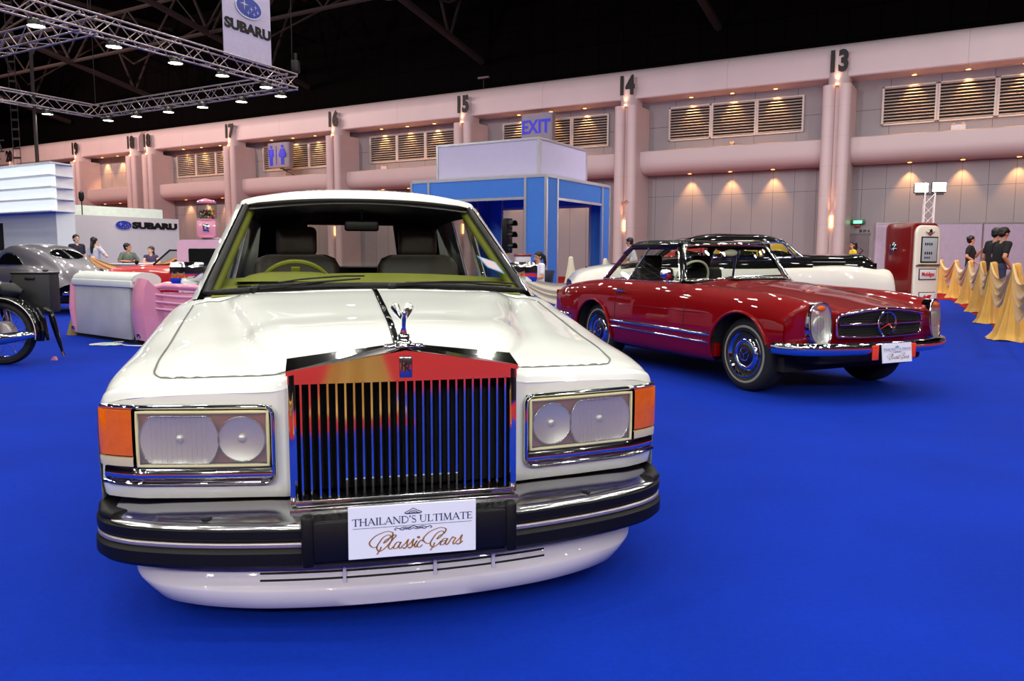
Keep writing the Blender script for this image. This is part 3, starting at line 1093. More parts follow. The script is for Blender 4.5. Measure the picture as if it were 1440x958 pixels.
# sills: chrome strips
for sg in (-1, 1):
    pts = [(RSu.u(v, .47, sg) + sg * .006, v, .462 + .008 * (v - 1.15)) for v in np.linspace(1.15, 2.82, 16)]
    MB().tube(pts, .013, 8, flat=(1.2, .8), up=(0, 0, 1)).build('sill_strip', chrome, R_, angle=60)
    pts = [(RSu.u(v, .40, sg) + sg * .006, v, .39 + .014 * (v - 1.15)) for v in np.linspace(1.16, 2.82, 16)]
    MB().tube(pts, .010, 8).build('lower_sill_strip', chrome, R_, angle=60)
    MB().box((sg * .80, 2.0, .32), (.08, 1.72, .13), bev=.02).build('sill', red_paint, R_)
    # shut lines
    for vv in (1.555, 2.755):
        gp = MB()
        gp.tube([(RSu.u(vv - .05 * max(0, (.6 - z)) if vv > 2 else vv, z, sg) + sg * .0015, vv - (.05 * max(0, (.6 - z)) if vv > 2 else 0), z) for z in np.linspace(.41, .88, 16)], .003, 5)
        gp.build('door_shut_line', pm('dark_gap', (24, 2, 4), .8) if 'dark_gap' not in MATS else MATS['dark_gap'], rbody)
    # handle
    MB().box((sg * .885, 2.66, .803), (.02, .13, .028), bev=.009).lathe([(.018, 0), (.018, .02), (.008, .026)], 12, Matrix.Translation((sg * .872, 2.60, .803)) @ Matrix.Rotation(sg * PI / 2, 4, 'Y')).build('door_handle', chrome, R_)
    # side feature line
    MB().tube([(RSu.u(v, .655, sg) + sg * .001, v, .655) for v in np.linspace(1.2, 2.8, 20)], .004, 6).build('body_crease', red_paint, R_, angle=80)

# bonnet shut lines and scoop
rl = MB()
for sg in (-1, 1):
    pts = []
    for v in np.linspace(.18, 1.42, 24):
        u = sg * (.50 + .03 * min(1, v))
        pts.append((u, v, RSu.z(u, v, .6) + .001))
    rl.tube(pts, .0025, 5)
rl.build('bonnet_shut_line', MATS['dark_gap'], rbody)
MB().box((0, 1.55, .945), (.62, .12, .01), rx=.05).build('scuttle_grille', black_plastic, R_)
sc2 = MB()
for sg in (-1,):
    sc2.tube([(-.36, 1.50, .945), (-.36, 1.55, .965), (.36, 1.55, .978), (.36, 1.50, .955)], .007, 6)
sc2.build('scuttle_trim', chrome, R_)

# grille
NVR = .010


def gz(u, top):
    if top:
        return .735 - .05 * (abs(u) / .5) ** 2
    return .512 + .012 * (abs(u) / .5) ** 2


us = np.linspace(-.475, .475, 31)
G = []
for t in np.linspace(0, 1, 5):
    row = []
    for u in us:
        k = abs(u) / .475
        zt, zl = gz(u, 1) - .012, gz(u, 0) + .004
        if k > .94:
            zl += .02 * (k - .94) / .06
        row.append((u, rvf(u) - NVR + .006, zl + (zt - zl) * t))
    G.append(row)
MB().grid(np.array(G)).build('grille_mesh', black_matte, R_, angle=80)
loop = [(u, rvf(u) - NVR, gz(u, 1) - .006) for u in us] + [(.492, rvf(.49) - NVR, .66), (.494, rvf(.49) - NVR, .60), (.485, rvf(.49) - NVR, .545)] + [(u, rvf(u) - NVR, gz(u, 0)) for u in us[::-1]] + [(-.485, rvf(.49) - NVR, .545), (-.494, rvf(.49) - NVR, .60), (-.492, rvf(.49) - NVR, .66)]
gf = MB().tube(loop, .011, 8, closed=True).build('grille_frame', chrome, R_, angle=60)
MB().tube([(u, rvf(u) - NVR - .012, gz(u, 1) + .004) for u in us], .015, 8, flat=(1, 1.2)).build('grille_top_trim', chrome, gf, angle=60)
gm = MB()
for k in range(9):
    z = .535 + .018 * k
    gm.tube([(u, rvf(u) - NVR + .003, z) for u in us[1:-1]], .0022, 4)
gm.build('grille_slat', pm('slat_black', (22, 22, 24), .35, metal=.4), gf)
MB().tube([(u, rvf(u) - NVR - .012, .622) for u in us], .0125, 8, flat=(1, 1.2)).build('grille_bar', chrome, gf, angle=60)
st = MB()
cy, cz, cr = .02, .622, .098
st.tube([(cr * cos(a), cy, cz + cr * sin(a)) for a in np.linspace(0, 2 * PI, 48, endpoint=False)], .010, 8, closed=True)
for k in range(3):
    a = PI / 2 + k * 2 * PI / 3
    st.tube([(0, cy - .006, cz), (.093 * cos(a), cy, cz + .093 * sin(a))], [.014, .004], 6)
st.build('star_emblem', chrome, R_, angle=40)
# head lamps : tall ovals
for sg in (-1, 1):
    uc, zc = sg * .665, .633
    hb = MB()
    rings = []

    def oval(w, hgt, n=40):
        out = []
        for k in range(n):
            a = 2 * PI * k / n
            ca, sa = cos(a), sin(a)
            # superellipse, slightly wider on top
            x = w * math.copysign(abs(ca) ** .75, ca)
            z = hgt * math.copysign(abs(sa) ** .75, sa)
            out.append((x, z))
        return out

    def lampv(x, z):
        return rvf(abs(uc) + sg * x) - .012 + .03 * (z - .0) / .17 * .5

    rim = [(uc + x, lampv(x, z) - .03, zc + z) for x, z in oval(.092, .166)]
    base = [(uc + x, lampv(x, z) + .06, zc + z) for x, z in oval(.096, .168)]
    va = [hb.bm.verts.new(p) for p in base]
    vb2 = [hb.bm.verts.new(p) for p in rim]
    n = len(va)
    for k in range(n):
        hb.bm.faces.new((va[k], va[(k + 1) % n], vb2[(k + 1) % n], vb2[k]))
    hb.tube(rim, .010, 8, closed=True)
    hl_ = hb.build('headlamp_rim', chrome, R_, angle=50)
    G = []
    for rr in np.linspace(.02, 1, 8):
        G.append([(uc + x * rr, lampv(x * rr, z * rr) - .03 - .03 * (1 - rr ** 2), zc + z * rr) for x, z in oval(.089, .162) + oval(.089, .162)[:1]])
    MB().grid(np.array(G)).build('headlamp_glass', clear_lens, hl_, angle=80)
    G = []
    for rr in np.linspace(.02, 1, 8):
        G.append([(uc + x * rr, lampv(x * rr, z * rr) - .025 + .022 * (1 - rr ** 2), zc + z * rr) for x, z in oval(.088, .161) + oval(.088, .161)[:1]])
    MB().grid(np.array(G)).build('reflector_bowl', pm('lamp_inner', (232, 232, 230), .28, metal=.75) if sg < 0 else MATS['lamp_inner'], hl_, angle=80)
    b = MB()
    b.ball((uc, lampv(0, 0) - .008, zc - .005), .07, (1, .22, 1), 20, 12)
    b.build('main_lamp', reflector, hl_)
    b = MB()
    b.ball((uc, lampv(0, .125) - .036, zc + .122), .03, (1.6, .5, .8), 14, 8)
    b.build('indicator_bulb', amber, hl_)
    fl = MB()
    for k in range(5):
        x = -.05 + .10 * k / 4
        hgt = .13 * (1 - (abs(x) / .11) ** 2) ** .5
        fl.tube([(uc + x, lampv(x, z) - .055 + .02 * ((x / .1) ** 2 + (z / .16) ** 2), zc + z) for z in np.linspace(-hgt, .07, 8)], .0022, 5)
    fl.build('lens_flute', lens_glass, hl_)
# bumper
hb_ = [(.23, -.055), (.35, -.045), (.5, -.02), (.65, .02), (.78, .085), (.86, .17), (.905, .28), (.915, .34)]
bs = [(-.045, -.045), (-.015, -.056), (.012, -.045), (.024, -.015), (.024, .02), (.012, .042), (-.015, .050), (-.045, .04)]
for sg in (-1, 1):
    P = [(sg * u, v, .435) for u, v in hb_]
    if sg < 0:
        P = P[::-1]
    ob = MB().sweep(curve_pts(P, 5), bs).build('bumper', chrome, R_, angle=50)
    q = [(sg * u, v - .027, .44) for u, v in hb_[:-1]]
    MB().tube(curve_pts(q, 4), .0045, 6).build('bumper_bead', chrome_worn, ob)
MB().sweep([(-.25, -.03, .43), (0, -.035, .43), (.25, -.03, .43)], bs).build('bumper_centre', chrome, R_, angle=50)
MB().box((-.02, -.067, .40), (.50, .012, .125), bev=.004).build('plate_backing', black_plastic, R_)
for x in (-.235, .195):
    MB().box((x, -.078, .402), (.07, .012, .12), bev=.006).build('plate_reflector', red_plastic, R_)
MB().box((0, .30, .34), (1.2, .3, .1), bev=.03).build('front_apron', under_black, R_)
# rear bumper and tail lamps
MB().sweep([(-.86, 3.7, .46), (-.86, 4.1, .46), (-.8, 4.24, .46), (-.5, 4.29, .46), (.5, 4.29, .46), (.8, 4.24, .46), (.86, 4.1, .46), (.86, 3.7, .46)], [(-a, b) for a, b in bs]).build('rear_bumper', chrome, R_, angle=50)
for sg in (-1, 1):
    MB().box((sg * .62, 4.255, .62), (.28, .03, .11), bev=.012).build('tail_lamp', MATS['tail_red'], R_)

# cabin
ht_black = pm('hardtop_black', (5, 5, 6), .3, coat=1.0, spec=.05)


def rws(s, t):
    ub, vb, zb_ = .672 * s, 1.80 - .20 * (1 - s * s), .922 + .028 * (1 - s * s)
    ut, vt, zt3 = .535 * s, 2.03 - .13 * (1 - s * s), 1.272 + .012 * (1 - s * s)
    return (ub + (ut - ub) * t, vb + (vt - vb) * t - .01 * sin(PI * t), zb_ + (zt3 - zb_) * t)


MB().grid(np.array([[rws(s, t) for s in SS] for t in TT])).build('windscreen', tint_glass, R_, angle=80)
fr = MB().tube([rws(s, 0) for s in SS] + [rws(1, t) for t in TT[1:]] + [rws(s, 1) for s in SS[::-1][1:]] + [rws(-1, t) for t in TT[::-1][1:-1]], .012, 8, closed=True).build('windscreen_frame', chrome, R_, angle=60)
for sg in (-1, 1):
    MB().tube([(sg * (.692 - .14 * t), 1.83 + .225 * t, .91 + .375 * t) for t in np.linspace(0, 1, 6)], .022, 8, flat=(1.3, .8)).build('windscreen_pillar', ht_black, R_, angle=60)
# hardtop roof with raised sides
RZ = []
for v, zc, zr, w_ in ((1.89, 1.288, 1.285, .53), (1.93, 1.305, 1.312, .55), (2.2, 1.312, 1.328, .575), (2.5, 1.305, 1.335, .575), (2.75, 1.30, 1.33, .565), (2.9, 1.285, 1.312, .55), (2.95, 1.265, 1.285, .54)):
    row = []
    for s in (0, .35, .65, .85, .95, 1.0, 1.015, 1.02):
        z = zc + (zr - zc) * min(1, (s / .85)) ** 2
        if s > .9:
            z -= {.95: .006, 1.0: .022, 1.015: .035, 1.02: .045}[s]
        vv = v + .13 * s * s * max(0, 1 - (v - 1.89) / .4)
        row.append((w_ * s, vv, z))
    RZ.append(row)
rr_ = dense([mirror_half(r) for r in RZ], 5, 4)
MB().grid(rr_).build('hardtop', ht_black, R_, angle=60)
h2 = rr_.copy()
h2[:, :, 2] -= .022
h2[:, :, 0] *= .97
MB().grid(h2).build('headlining', head_lining, R_, angle=60)
for sg in (-1, 1):
    def sd(v, t):
        return (sg * (.715 - .135 * t), v, .912 + .375 * t)
    MB().tube([sd(1.83 + .23 * t, t) for t in (0, .5, 1)] + [sd(v, 1.0) for v in np.linspace(2.1, 2.82, 8)] + [sd(2.86 + .10 * k, 1 - k * .18) for k in (.6, 1.4)] + [sd(2.97 + .27 * k, .75 - .75 * k) for k in np.linspace(0, 1, 5)], .011, 8).build('window_frame', chrome, R_, angle=60)
    MB().tube([sd(v, .945) for v in np.linspace(2.03, 2.86, 8)], .028, 8, flat=(1.2, .7)).build('roof_rail', ht_black, R_, angle=60)
    # slanted pillar between door glass and rear quarter
    MB().tube([sd(2.735 - .21 * t, t) for t in np.linspace(0, 1, 6)], .013, 8).build('quarter_pillar', chrome_worn, R_, angle=60)
    MB().grid(np.array([[sd(1.86 + .22 * t + (2.72 - 1.86 - .43 * t) * k, t) for k in np.linspace(0, 1, 6)] for t in np.linspace(.02, .97, 5)])).build('door_glass', tint_glass, R_, angle=80)
    MB().grid(np.array([[sd(2.75 - .21 * t + (3.24 - 2.75 - .18 * t) * k, t) for k in np.linspace(0, 1, 6)] for t in np.linspace(.02, .95, 5)])).build('quarter_glass', tint_glass, R_, angle=80)
    # rear pillar
    G = [[sd(3.25 - .36 * t, t), (sg * (.70 - .135 * t + .006), 3.275 - .36 * t, .912 + .375 * t), (sg * (.64 - .13 * t), 3.31 - .37 * t, .912 + .37 * t)] for t in np.linspace(0, 1, 6)]
    MB().grid(np.array(G)).build('rear_pillar', ht_black, R_, angle=60, solid=.02)
    MB().tube([sd(v, 0.0) for v in np.linspace(1.83, 3.25, 14)], .010, 8).build('waist_trim', chrome, R_, angle=60)
    # mirror
    if sg < 0:
        m_ = MB().ball((sg * .86, 1.86, .995), .072, (1, .7, .72), 20, 12).build('door_mirror', chrome, R_)
        MB().tube([(sg * .82, 1.87, .89), (sg * .84, 1.87, .93), (sg * .86, 1.865, .97)], .010, 8).build('mirror_stem', chrome, m_)
MB().grid(np.array([[(s * (.64 - .12 * t), 3.31 - .37 * t + .07 * (1 - s * s), .915 + .36 * t) for s in np.linspace(-1, 1, 13)] for t in np.linspace(0, 1, 5)])).build('rear_window', tint_glass, R_, angle=80)
# interior
MB().grid(np.array([[(s * .66, 1.62 + o + .1 * (s * s), z) for s in np.linspace(-1, 1, 11)] for o, z in ((0, .915), (.12, .94), (.24, .93), (.27, .85), (.27, .7))])).build('dashboard', black_plastic, R_, angle=60)
ivory = pm('ivory_rim', (214, 216, 190), .35)
tl2 = Matrix.Translation((-.36, 2.12, .93)) @ Matrix.Rotation(radians(-65), 4, 'X')
sw = MB().tube([tl2 @ Vector((.205 * cos(a), .205 * sin(a), 0)) for a in np.linspace(0, 2 * PI, 40, endpoint=False)], .012, 8, closed=True)
sw.tube([tl2 @ Vector((-.2, 0, 0)), tl2 @ Vector((0, 0, -.03)), tl2 @ Vector((.2, 0, 0))], .012, 8).tube([tl2 @ Vector((0, 0, -.03)), (-.36, 1.85, .78)], .025, 8)
sw.build('steering_wheel', ivory, R_, angle=60)
for sg in (-1, 1):
    b = MB().box((sg * .34, 2.78, .78), (.50, .14, .52), bev=.05, seg=4, rx=radians(-12)).build('seat_back', pm('dark_seat', (30, 26, 24), .6) if sg < 0 else MATS['dark_seat'], R_, angle=70)
    MB().box((sg * .34, 2.52, .56), (.50, .52, .14), bev=.05, seg=4).build('seat_cushion', MATS['dark_seat'], b, angle=70)
    MB().box((sg * .34, 2.86, 1.10), (.26, .08, .15), bev=.03, seg=3).build('head_restraint', MATS['dark_seat'], b, angle=70)
MB().ball((0.02, 1.97, 1.20), .05, (1.8, .4, .7), 16, 10).build('rear_view_mirror', ivory, R_)
MB().box((0, 3.18, .885), (1.25, .42, .03), bev=.01).build('parcel_shelf', black_plastic, R_)
MB().box((0, 2.4, .36), (1.3, 1.5, .04)).build('cabin_floor', under_black, R_, smooth=False)
for sg in (-1, 1):
    MB().box((sg * .70, 2.4, .64), (.04, 1.4, .5), bev=.01).build('door_card', MATS['dark_seat'], R_)
MB().tube([(-.30, 1.66, .955), (.05, 1.62, .975)], .005, 6).tube([(.05, 1.64, .97), (.42, 1.66, .965)], .005, 6).build('wiper', chrome_worn, R_)
# ================================================================ the hall
WX, WY = 14.40, 36.0
WANG = math.atan2(.509, -.861)
E1 = Vector((cos(WANG), sin(WANG), 0))
E2 = Vector((-E1.y * -1, 0, 0))
E2 = Vector((.509, .861, 0)).normalized()
WM = Matrix.Translation((WX, WY, 0)) @ Matrix.Rotation(WANG, 4, 'Z')


def wallobj(mb, name, mat, parent=None, **k):
    o = mb.build(name, mat, parent, **k)
    if parent is None:
        o.location = (WX, WY, 0)
        o.rotation_euler = (0, 0, WANG)
    return o


def W(a, y, z):
    return WM @ Vector((a, y, z))


# carpet materials
def carpet(name, rgb, var=.10):
    m = pm(name, rgb, 0.95, var=var, scale=1.3, bump=.35, bscale=260, spec=.12)
    nt = m.node_tree
    b = nt.nodes['Principled BSDF']
    b.inputs['Sheen Weight'].default_value = .02
    b.inputs['Sheen Tint'].default_value = lin(rgb)
    # fine fibre mottling
    tc = nt.nodes['Texture Coordinate']
    n = nt.nodes.new('ShaderNodeTexNoise')
    n.inputs['Scale'].default_value = 45
    n.inputs['Detail'].default_value = 6
    nt.links.new(tc.outputs['Object'], n.inputs['Vector'])
    mr = nt.nodes.new('ShaderNodeMapRange')
    mr.inputs[3].default_value = .8
    mr.inputs[4].default_value = 1.2
    nt.links.new(n.outputs['Fac'], mr.inputs[0])
    mx = nt.nodes.new('ShaderNodeMix')
    mx.data_type = 'RGBA'
    mx.blend_type = 'MULTIPLY'
    mx.inputs[0].default_value = 1
    src = b.inputs['Base Color'].links[0].from_socket
    nt.links.new(src, mx.inputs[6])
    nt.links.new(mr.outputs[0], mx.inputs[7])
    nt.links.new(mx.outputs[2], b.inputs['Base Color'])
    return m


blue_carpet = carpet('blue_carpet', (2, 42, 156))
red_carpet = carpet('red_carpet', (150, 20, 22))
o = MB().box((-6, 24, -.05), (130, 110, .1)).build('floor', blue_carpet, smooth=False)
tag(o, 'bright blue exhibition carpet covering the stand floor', 'floor', kind='structure')


def flat(name, poly, z, h, mat, label):
    o = MB().prism(poly, h, Matrix.Translation((0, 0, z))).build(name, mat, smooth=False)
    return tag(o, label, 'carpet', kind='structure')


# red aisle right of the barrier row, in front of the hall wall and behind the viewer
flat('floor_side_aisle', [(7.02, 10.95), (13.66, 25.2), (20, 24), (34, 10), (16, -1.4), (2.2, -1.4)], 0, .006, red_carpet, 'red aisle carpet beyond the row of gold draped posts')
q = [W(-14, 14, 0), W(76, 14, 0), W(76, -1.6, 0), W(-14, -1.6, 0)]
flat('floor_wall_aisle', [(p.x, p.y) for p in q], 0, .007, red_carpet, 'red aisle carpet along the foot of the hall wall')
flat('floor_front_aisle', [(-20, -.3), (.75, -.3), (.75, -1.5), (14, -1.5), (14, -12), (-20, -12)], 0, .006, red_carpet, 'red aisle carpet on the near side of the stand')

wall_paint = pm('wall_pinkish', (206, 188, 188), .55, var=.02, scale=.4)
wall_clad = panel_mat('wall_cladding', (152, 146, 150), (84, 78, 80), 2.0, 1.95, .012)
wall_clad2 = panel_mat('wall_cladding_low', (152, 146, 150), (92, 86, 88), 1.0, 4.25, .010)
soffit_m = pm('soffit', (206, 170, 166), .6)
dark_roof = pm('dark_roof', (9, 8, 9), .9, var=.25, scale=.5, spec=0)
dark_steel = pm('dark_steel', (50, 44, 44), .8, spec=.05)

A0, A1 = -16.0, 76.0
# lower and upper recessed walls
o = wallobj(MB().box(((A0 + A1) / 2, -1.8, 2.7), (A1 - A0, .2, 5.4)), 'wall_back', wall_clad2, smooth=False)
tag(o, 'grey pink panelled hall wall below the round beam', 'wall', kind='structure')
o = wallobj(MB().box(((A0 + A1) / 2, -1.8, 7.9), (A1 - A0, .2, 3.4)), 'wall_back_upper', wall_clad, smooth=False)
tag(o, 'grey panelled hall wall between round beam and fascia', 'wall', kind='structure')


# fascia: rounded top profile swept along the wall, joint gap between the two 18 columns
def extr(a0, a1, prof):
    m = MB()
    A = [m.bm.verts.new((a0, y, z)) for y, z in prof]
    B = [m.bm.verts.new((a1, y, z)) for y, z in prof]
    n = len(prof)
    for k in range(n):
        m.bm.faces.new((A[k], A[(k + 1) % n], B[(k + 1) % n], B[k]))
    m.bm.faces.new(A[::-1])
    m.bm.faces.new(B)
    return m


fprof = [(-1.9, 9.1), (-.30, 9.1), (-.25, 9.15), (-.25, 9.95)] + [(-.25 - .85 * (1 - cos(radians(t))), 9.95 + .75 * sin(radians(t))) for t in range(10, 91, 10)] + [(-1.9, 10.7)]
lprof = [(-1.9, 6.5), (-.55, 6.5), (-.45, 6.45), (-.42, 6.1)] + [(-1.05 + .63 * cos(radians(t)), 5.92 - .58 * sin(radians(t))) for t in range(0, 91, 10)] + [(-1.9, 5.34)]
fascia_m = panel_mat('fascia_paint', (208, 192, 194), (180, 160, 160), 5.0, 30, .012, rough=.42)
for k, (a0, a1) in enumerate(((A0, 49.55), (50.15, A1))):
    o = wallobj(extr(a0, a1, fprof), 'beam_fascia', fascia_m, angle=40)
    tag(o, ['long pale round-topped fascia beam over columns 13 to 18', 'pale fascia beam over column 19 beyond the joint'][k], 'beam', kind='structure')
    o = wallobj(extr(a0, a1, lprof), 'beam_lower', wall_paint, angle=40)
    tag(o, ['long pink half-round beam at mid height between columns 12 and 18', 'pink half-round beam beyond the joint by column 19'][k], 'beam', kind='structure')
o = wallobj(MB().box((49.85, -1.2, 5.3), (.6, 1.2, 10.6)), 'pillar_joint', pm('joint_grey', (150, 128, 126), .7), smooth=False)
tag(o, 'grey recessed joint strip between the two columns numbered 18', 'pillar', kind='structure')
# dark upper wall and roof
o = wallobj(MB().box(((A0 + A1) / 2, -2.4, 15), (A1 - A0 + 40, .3, 12)), 'wall_back_top', panel_mat('dark_cladding', (11, 9, 10), (4, 4, 4), 1.4, 1.4, .02, rough=1.0), smooth=False)
MATS['dark_cladding'].node_tree.nodes['Principled BSDF'].inputs['Specular IOR Level'].default_value = 0
tag(o, 'dark wall above the pale fascia', 'wall', kind='structure')
o = wallobj(MB().box((30, 31, 19.2), (132, 70, .3)), 'ceiling', dark_roof, smooth=False)
tag(o, 'dark hall roof', 'ceiling', kind='structure')

for nm, c_, s_, lab in (('wall_left', (95, 31, 9.5), (.4, 70, 19.2), 'dark end wall of the hall at far left'), ('wall_right', (-35, 31, 9.5), (.4, 70, 19.2), 'dark end wall of the hall at far right'), ('wall_front', (30, 65.8, 9.5), (130, .4, 19.2), 'dark hall wall behind the viewer')):
    o = wallobj(MB().box(c_, s_), nm, pm('end_wall_dark', (58, 52, 58), .8, spec=.1) if 'end_wall_dark' not in MATS else MATS['end_wall_dark'], smooth=False)
    tag(o, lab, 'wall', kind='structure')

# columns
number_ink = pm('number_black', (14, 12, 13), .6)
col_pos = [('12', -10), ('13', 0), ('14', 10.02), ('15', 20.02), ('16', 29.93), ('17', 39.62), ('18', 48.75), ('18', 50.75), ('19', 58.1), ('20', 68.0)]
warm_disc = pm('lamp_warm', (255, 190, 120), .5, emit=(255, 178, 104), estr=9)
lights = []


def spot(loc, power, color, size=radians(60), blend=.6, aim=(0, 0, -1), rad=.05, name='downlight_beam'):
    li = bpy.data.lights.new(name, 'SPOT')
    li.energy = power
    li.color = lin(color)[:3]
    li.spot_size = size
    li.spot_blend = blend
    li.shadow_soft_size = rad
    o = bpy.data.objects.new(name, li)
    COL.objects.link(o)
    o.location = loc
    o.rotation_mode = 'QUATERNION'
    o.rotation_quaternion = Vector(aim).to_track_quat('-Z', 'Y')
    return o


for i, (num, a) in enumerate(col_pos):
    if num in ('12', '20'):
        pass
    c = thing('column', None, 'column', W(a, 0, 0), WANG)
    which = ''
    if num == '18':
        which = ' right of the wall joint' if a < 50 else ' left of the wall joint'
    tag(c, 'pale pink twin-shaft hall column numbered %s%s' % (num, which), 'column', kind='structure')
    m = MB()
    for sx in (-1, 1):
        # two rounded shafts with a slot between
        prof = []
        x0, x1 = (.075, .60)
        for t in range(0, 181, 15):
            prof.append(((x0 + x1) / 2 + (x1 - x0) / 2 * cos(radians(t)), .0 + .24 * sin(radians(t))))
        prof = [(sx * x, y) for x, y in prof] + [(sx * x0, -1.7), (sx * x1, -1.7)]
        m.prism(prof, 8.73)
    m.box((0, -.9, 4.36), (.2, 1.6, 8.72))
    m.build('shaft', panel_mat('column_paint', (208, 188, 188), (190, 168, 166), 9, 1.3, .006, rough=.45) if 'column_paint' not in MATS else MATS['column_paint'], c, angle=40)
    m = MB()
    m.prism([(.46 * cos(radians(t)), -.55 + .62 * sin(radians(t))) for t in range(0, 181, 12)] + [(-.46, -1.0), (.46, -1.0)], 1.45, Matrix.Translation((0, 0, 8.7)))
    m.build('neck', wall_paint, c, angle=40)
    t = MB().add_mesh(text_mesh(num, 1.22, .74, .06, .02), Matrix.Translation((0, .085, 9.70)) @ Matrix.Rotation(PI, 4, 'Z') @ Matrix.Rotation(PI / 2, 4, 'X'))
    t.build('number', number_ink, c, smooth=False)
    # glow lamp at head and foot of the slot
    MB().lathe([(.06, 0), (.075, .04), (.05, .05)], 14, Matrix.Translation((0, .13, 8.735))).build('head_lamp', warm_disc, c)
    MB().box((0, .02, 2.72), (.10, .05, .55), bev=.01).build('foot_lamp', warm_disc, c)
    spot(W(a, .19, 8.78), 70, (255, 200, 150), radians(80), .9, (WM.to_3x3() @ Vector((0, -.12, 1))), .05)
    spot(W(a, .20, 2.9), 70, (255, 176, 96), radians(40), .8, (WM.to_3x3() @ Vector((0, -.08, 1))), .04)
    if num == '14':
        MB().box((-.05, .27, 3.9), (.18, .10, .12), bev=.02).tube([(-.05, .27, 3.9), (-.28, .40, 3.98)], .03, 8).build('camera_bracket', pm('grey_plastic', (150, 140, 140), .5), c)

# louvre panels
louv_m = pm('louvre_metal', (196, 184, 176), .45, metal=.1)
louv_dark = pm('louvre_dark', (38, 28, 24), .9)
bays = [('12', '13', -10, 0), ('13', '14', 0, 10), ('14', '15', 10, 20), ('15', '16', 20, 30), ('16', '17', 30, 39.6), ('17', '18', 39.6, 48.8), ('18', '19', 50.75, 58.1)]
proto = None
pos3 = ['right', 'middle', 'left']


def louvre_panel():
    root = thing('louvre_panel', None, 'louvre')
    w, z0, z1 = 2.2, 7.05, 8.75
    f = MB()
    for x in (-w / 2 + .04, w / 2 - .04):
        f.box((x, .08, (z0 + z1) / 2), (.09, .10, z1 - z0))
    for z in (z0 + .03, z1 - .03):
        f.box((0, .08, z), (w, .10, .07))
    f.build('frame', louv_m, root, smooth=False)
    MB().box((0, .01, (z0 + z1) / 2), (w - .1, .02, z1 - z0 - .05)).build('backing', louv_dark, root, smooth=False)
    s = MB()
    for k in range(12):
        z = z0 + .12 + (z1 - z0 - .2) * k / 11
        s.box((0, .07, z), (w - .14, .11, .022), rx=radians(-28))
    s.build('slat', louv_m, root, smooth=False)
    return root


dl_proto = None


def downlight():
    root = thing('downlight', None, 'downlight')
    MB().lathe([(.14, -.015), (.14, .004), (.10, .004), (.10, -.015)], 18, cap=False).build('trim', pm('downlight_trim', (225, 190, 160), .4, metal=.4), root)
    MB().lathe([(.10, -.012), (.05, -.006), (.0, -.004)][:2], 18).build('lamp', warm_disc, root)
    return root


for (n0, n1, a0, a1) in bays:
    step = (a1 - a0) / 5.0
    mid = (a0 + a1) / 2
    for k in range(3):
        a = mid + (k - 1) * 2.22
        al = mid + (k - 1) * 2.05
        if n0 != '18':
            if proto is None:
                proto = louvre_panel()
                r = proto
            else:
                r = copy_tree(proto)
            r.location = W(a, -1.7, 0)
            r.rotation_euler = (0, 0, WANG)
            r['label'] = '%s louvre panel of the three between columns %s and %s' % (pos3[k], n0, n1)
            r['group'] = 'louvre panels high on the hall wall'
        for lev, z, yy in (('fascia', 9.09, -1.25), ('round beam', 5.33, -1.3)):
            if dl_proto is None:
                dl_proto = downlight()
                r = dl_proto
            else:
                r = copy_tree(dl_proto)
            r.location = W(al, yy, z)
            r.rotation_euler = (0, 0, WANG)
            r['label'] = '%s downlight of three under the %s between columns %s and %s' % (pos3[k], lev, n0, n1)
            r['group'] = 'warm downlights under the wall beams'
            spot(W(al, yy - .05, z - .04), 360 if lev == 'fascia' else 220, (255, 184, 112), radians(72), .7, (WM.to_3x3() @ Vector((0, -.18, -1))), .06)

# hanging signs
sign_grey = pm('sign_grey', (142, 138, 154), .5)
sign_blue = pm('sign_blue', (34, 44, 205), .5, emit=(40, 40, 230), estr=.25)


def hanging_sign(name, label, px_a, z, w, hgt, y, maker):
    c = thing(name, label, 'sign', W(px_a, y, z), WANG)
    # curved-front box
    prof = [(-w / 2, -.25), (w / 2, -.25), (w / 2, .10)] + [(w / 2 * cos(radians(t)), .10 + .16 * sin(radians(t))) for t in range(15, 180, 15)] + [(-w / 2, .10)]
    M = Matrix.Translation((0, 0, -hgt / 2))
    MB().prism(prof, hgt, M).build('case', sign_grey, c, angle=30)
    b = MB()
    b.box((0, -.5, -hgt / 2 - .06), (.06, 1.0, .06)).tube([(0, -.1, -hgt / 2 - .05), (-.5, -.9, -hgt / 2 - .5)], .025, 6).box((.0, -.25, 0), (w * .8, .06, hgt * .8))
    b.build('bracket', dark_steel, c)
    maker(c)
    return c


def face_text(c, txt, size, sx=1.0, bold=.01):
    me = text_mesh(txt, size, sx, bold, .006)
    m = MB().add_mesh(me, Matrix.Rotation(PI, 4, 'Z') @ Matrix.Rotation(PI / 2, 4, 'X'))
    for v in m.bm.verts:
        k = min(1, abs(v.co.x) / 1.3)
        v.co.y += .10 + .16 * math.sqrt(max(0, 1 - k * k))
    m.build('lettering', sign_blue, c, smooth=False)


hanging_sign('exit_sign', 'grey box sign reading EXIT in blue above the booth', 15.45, 8.15, 1.95, 1.5, -.55, lambda c: face_text(c, 'EXIT', 1.0, .86, .03))


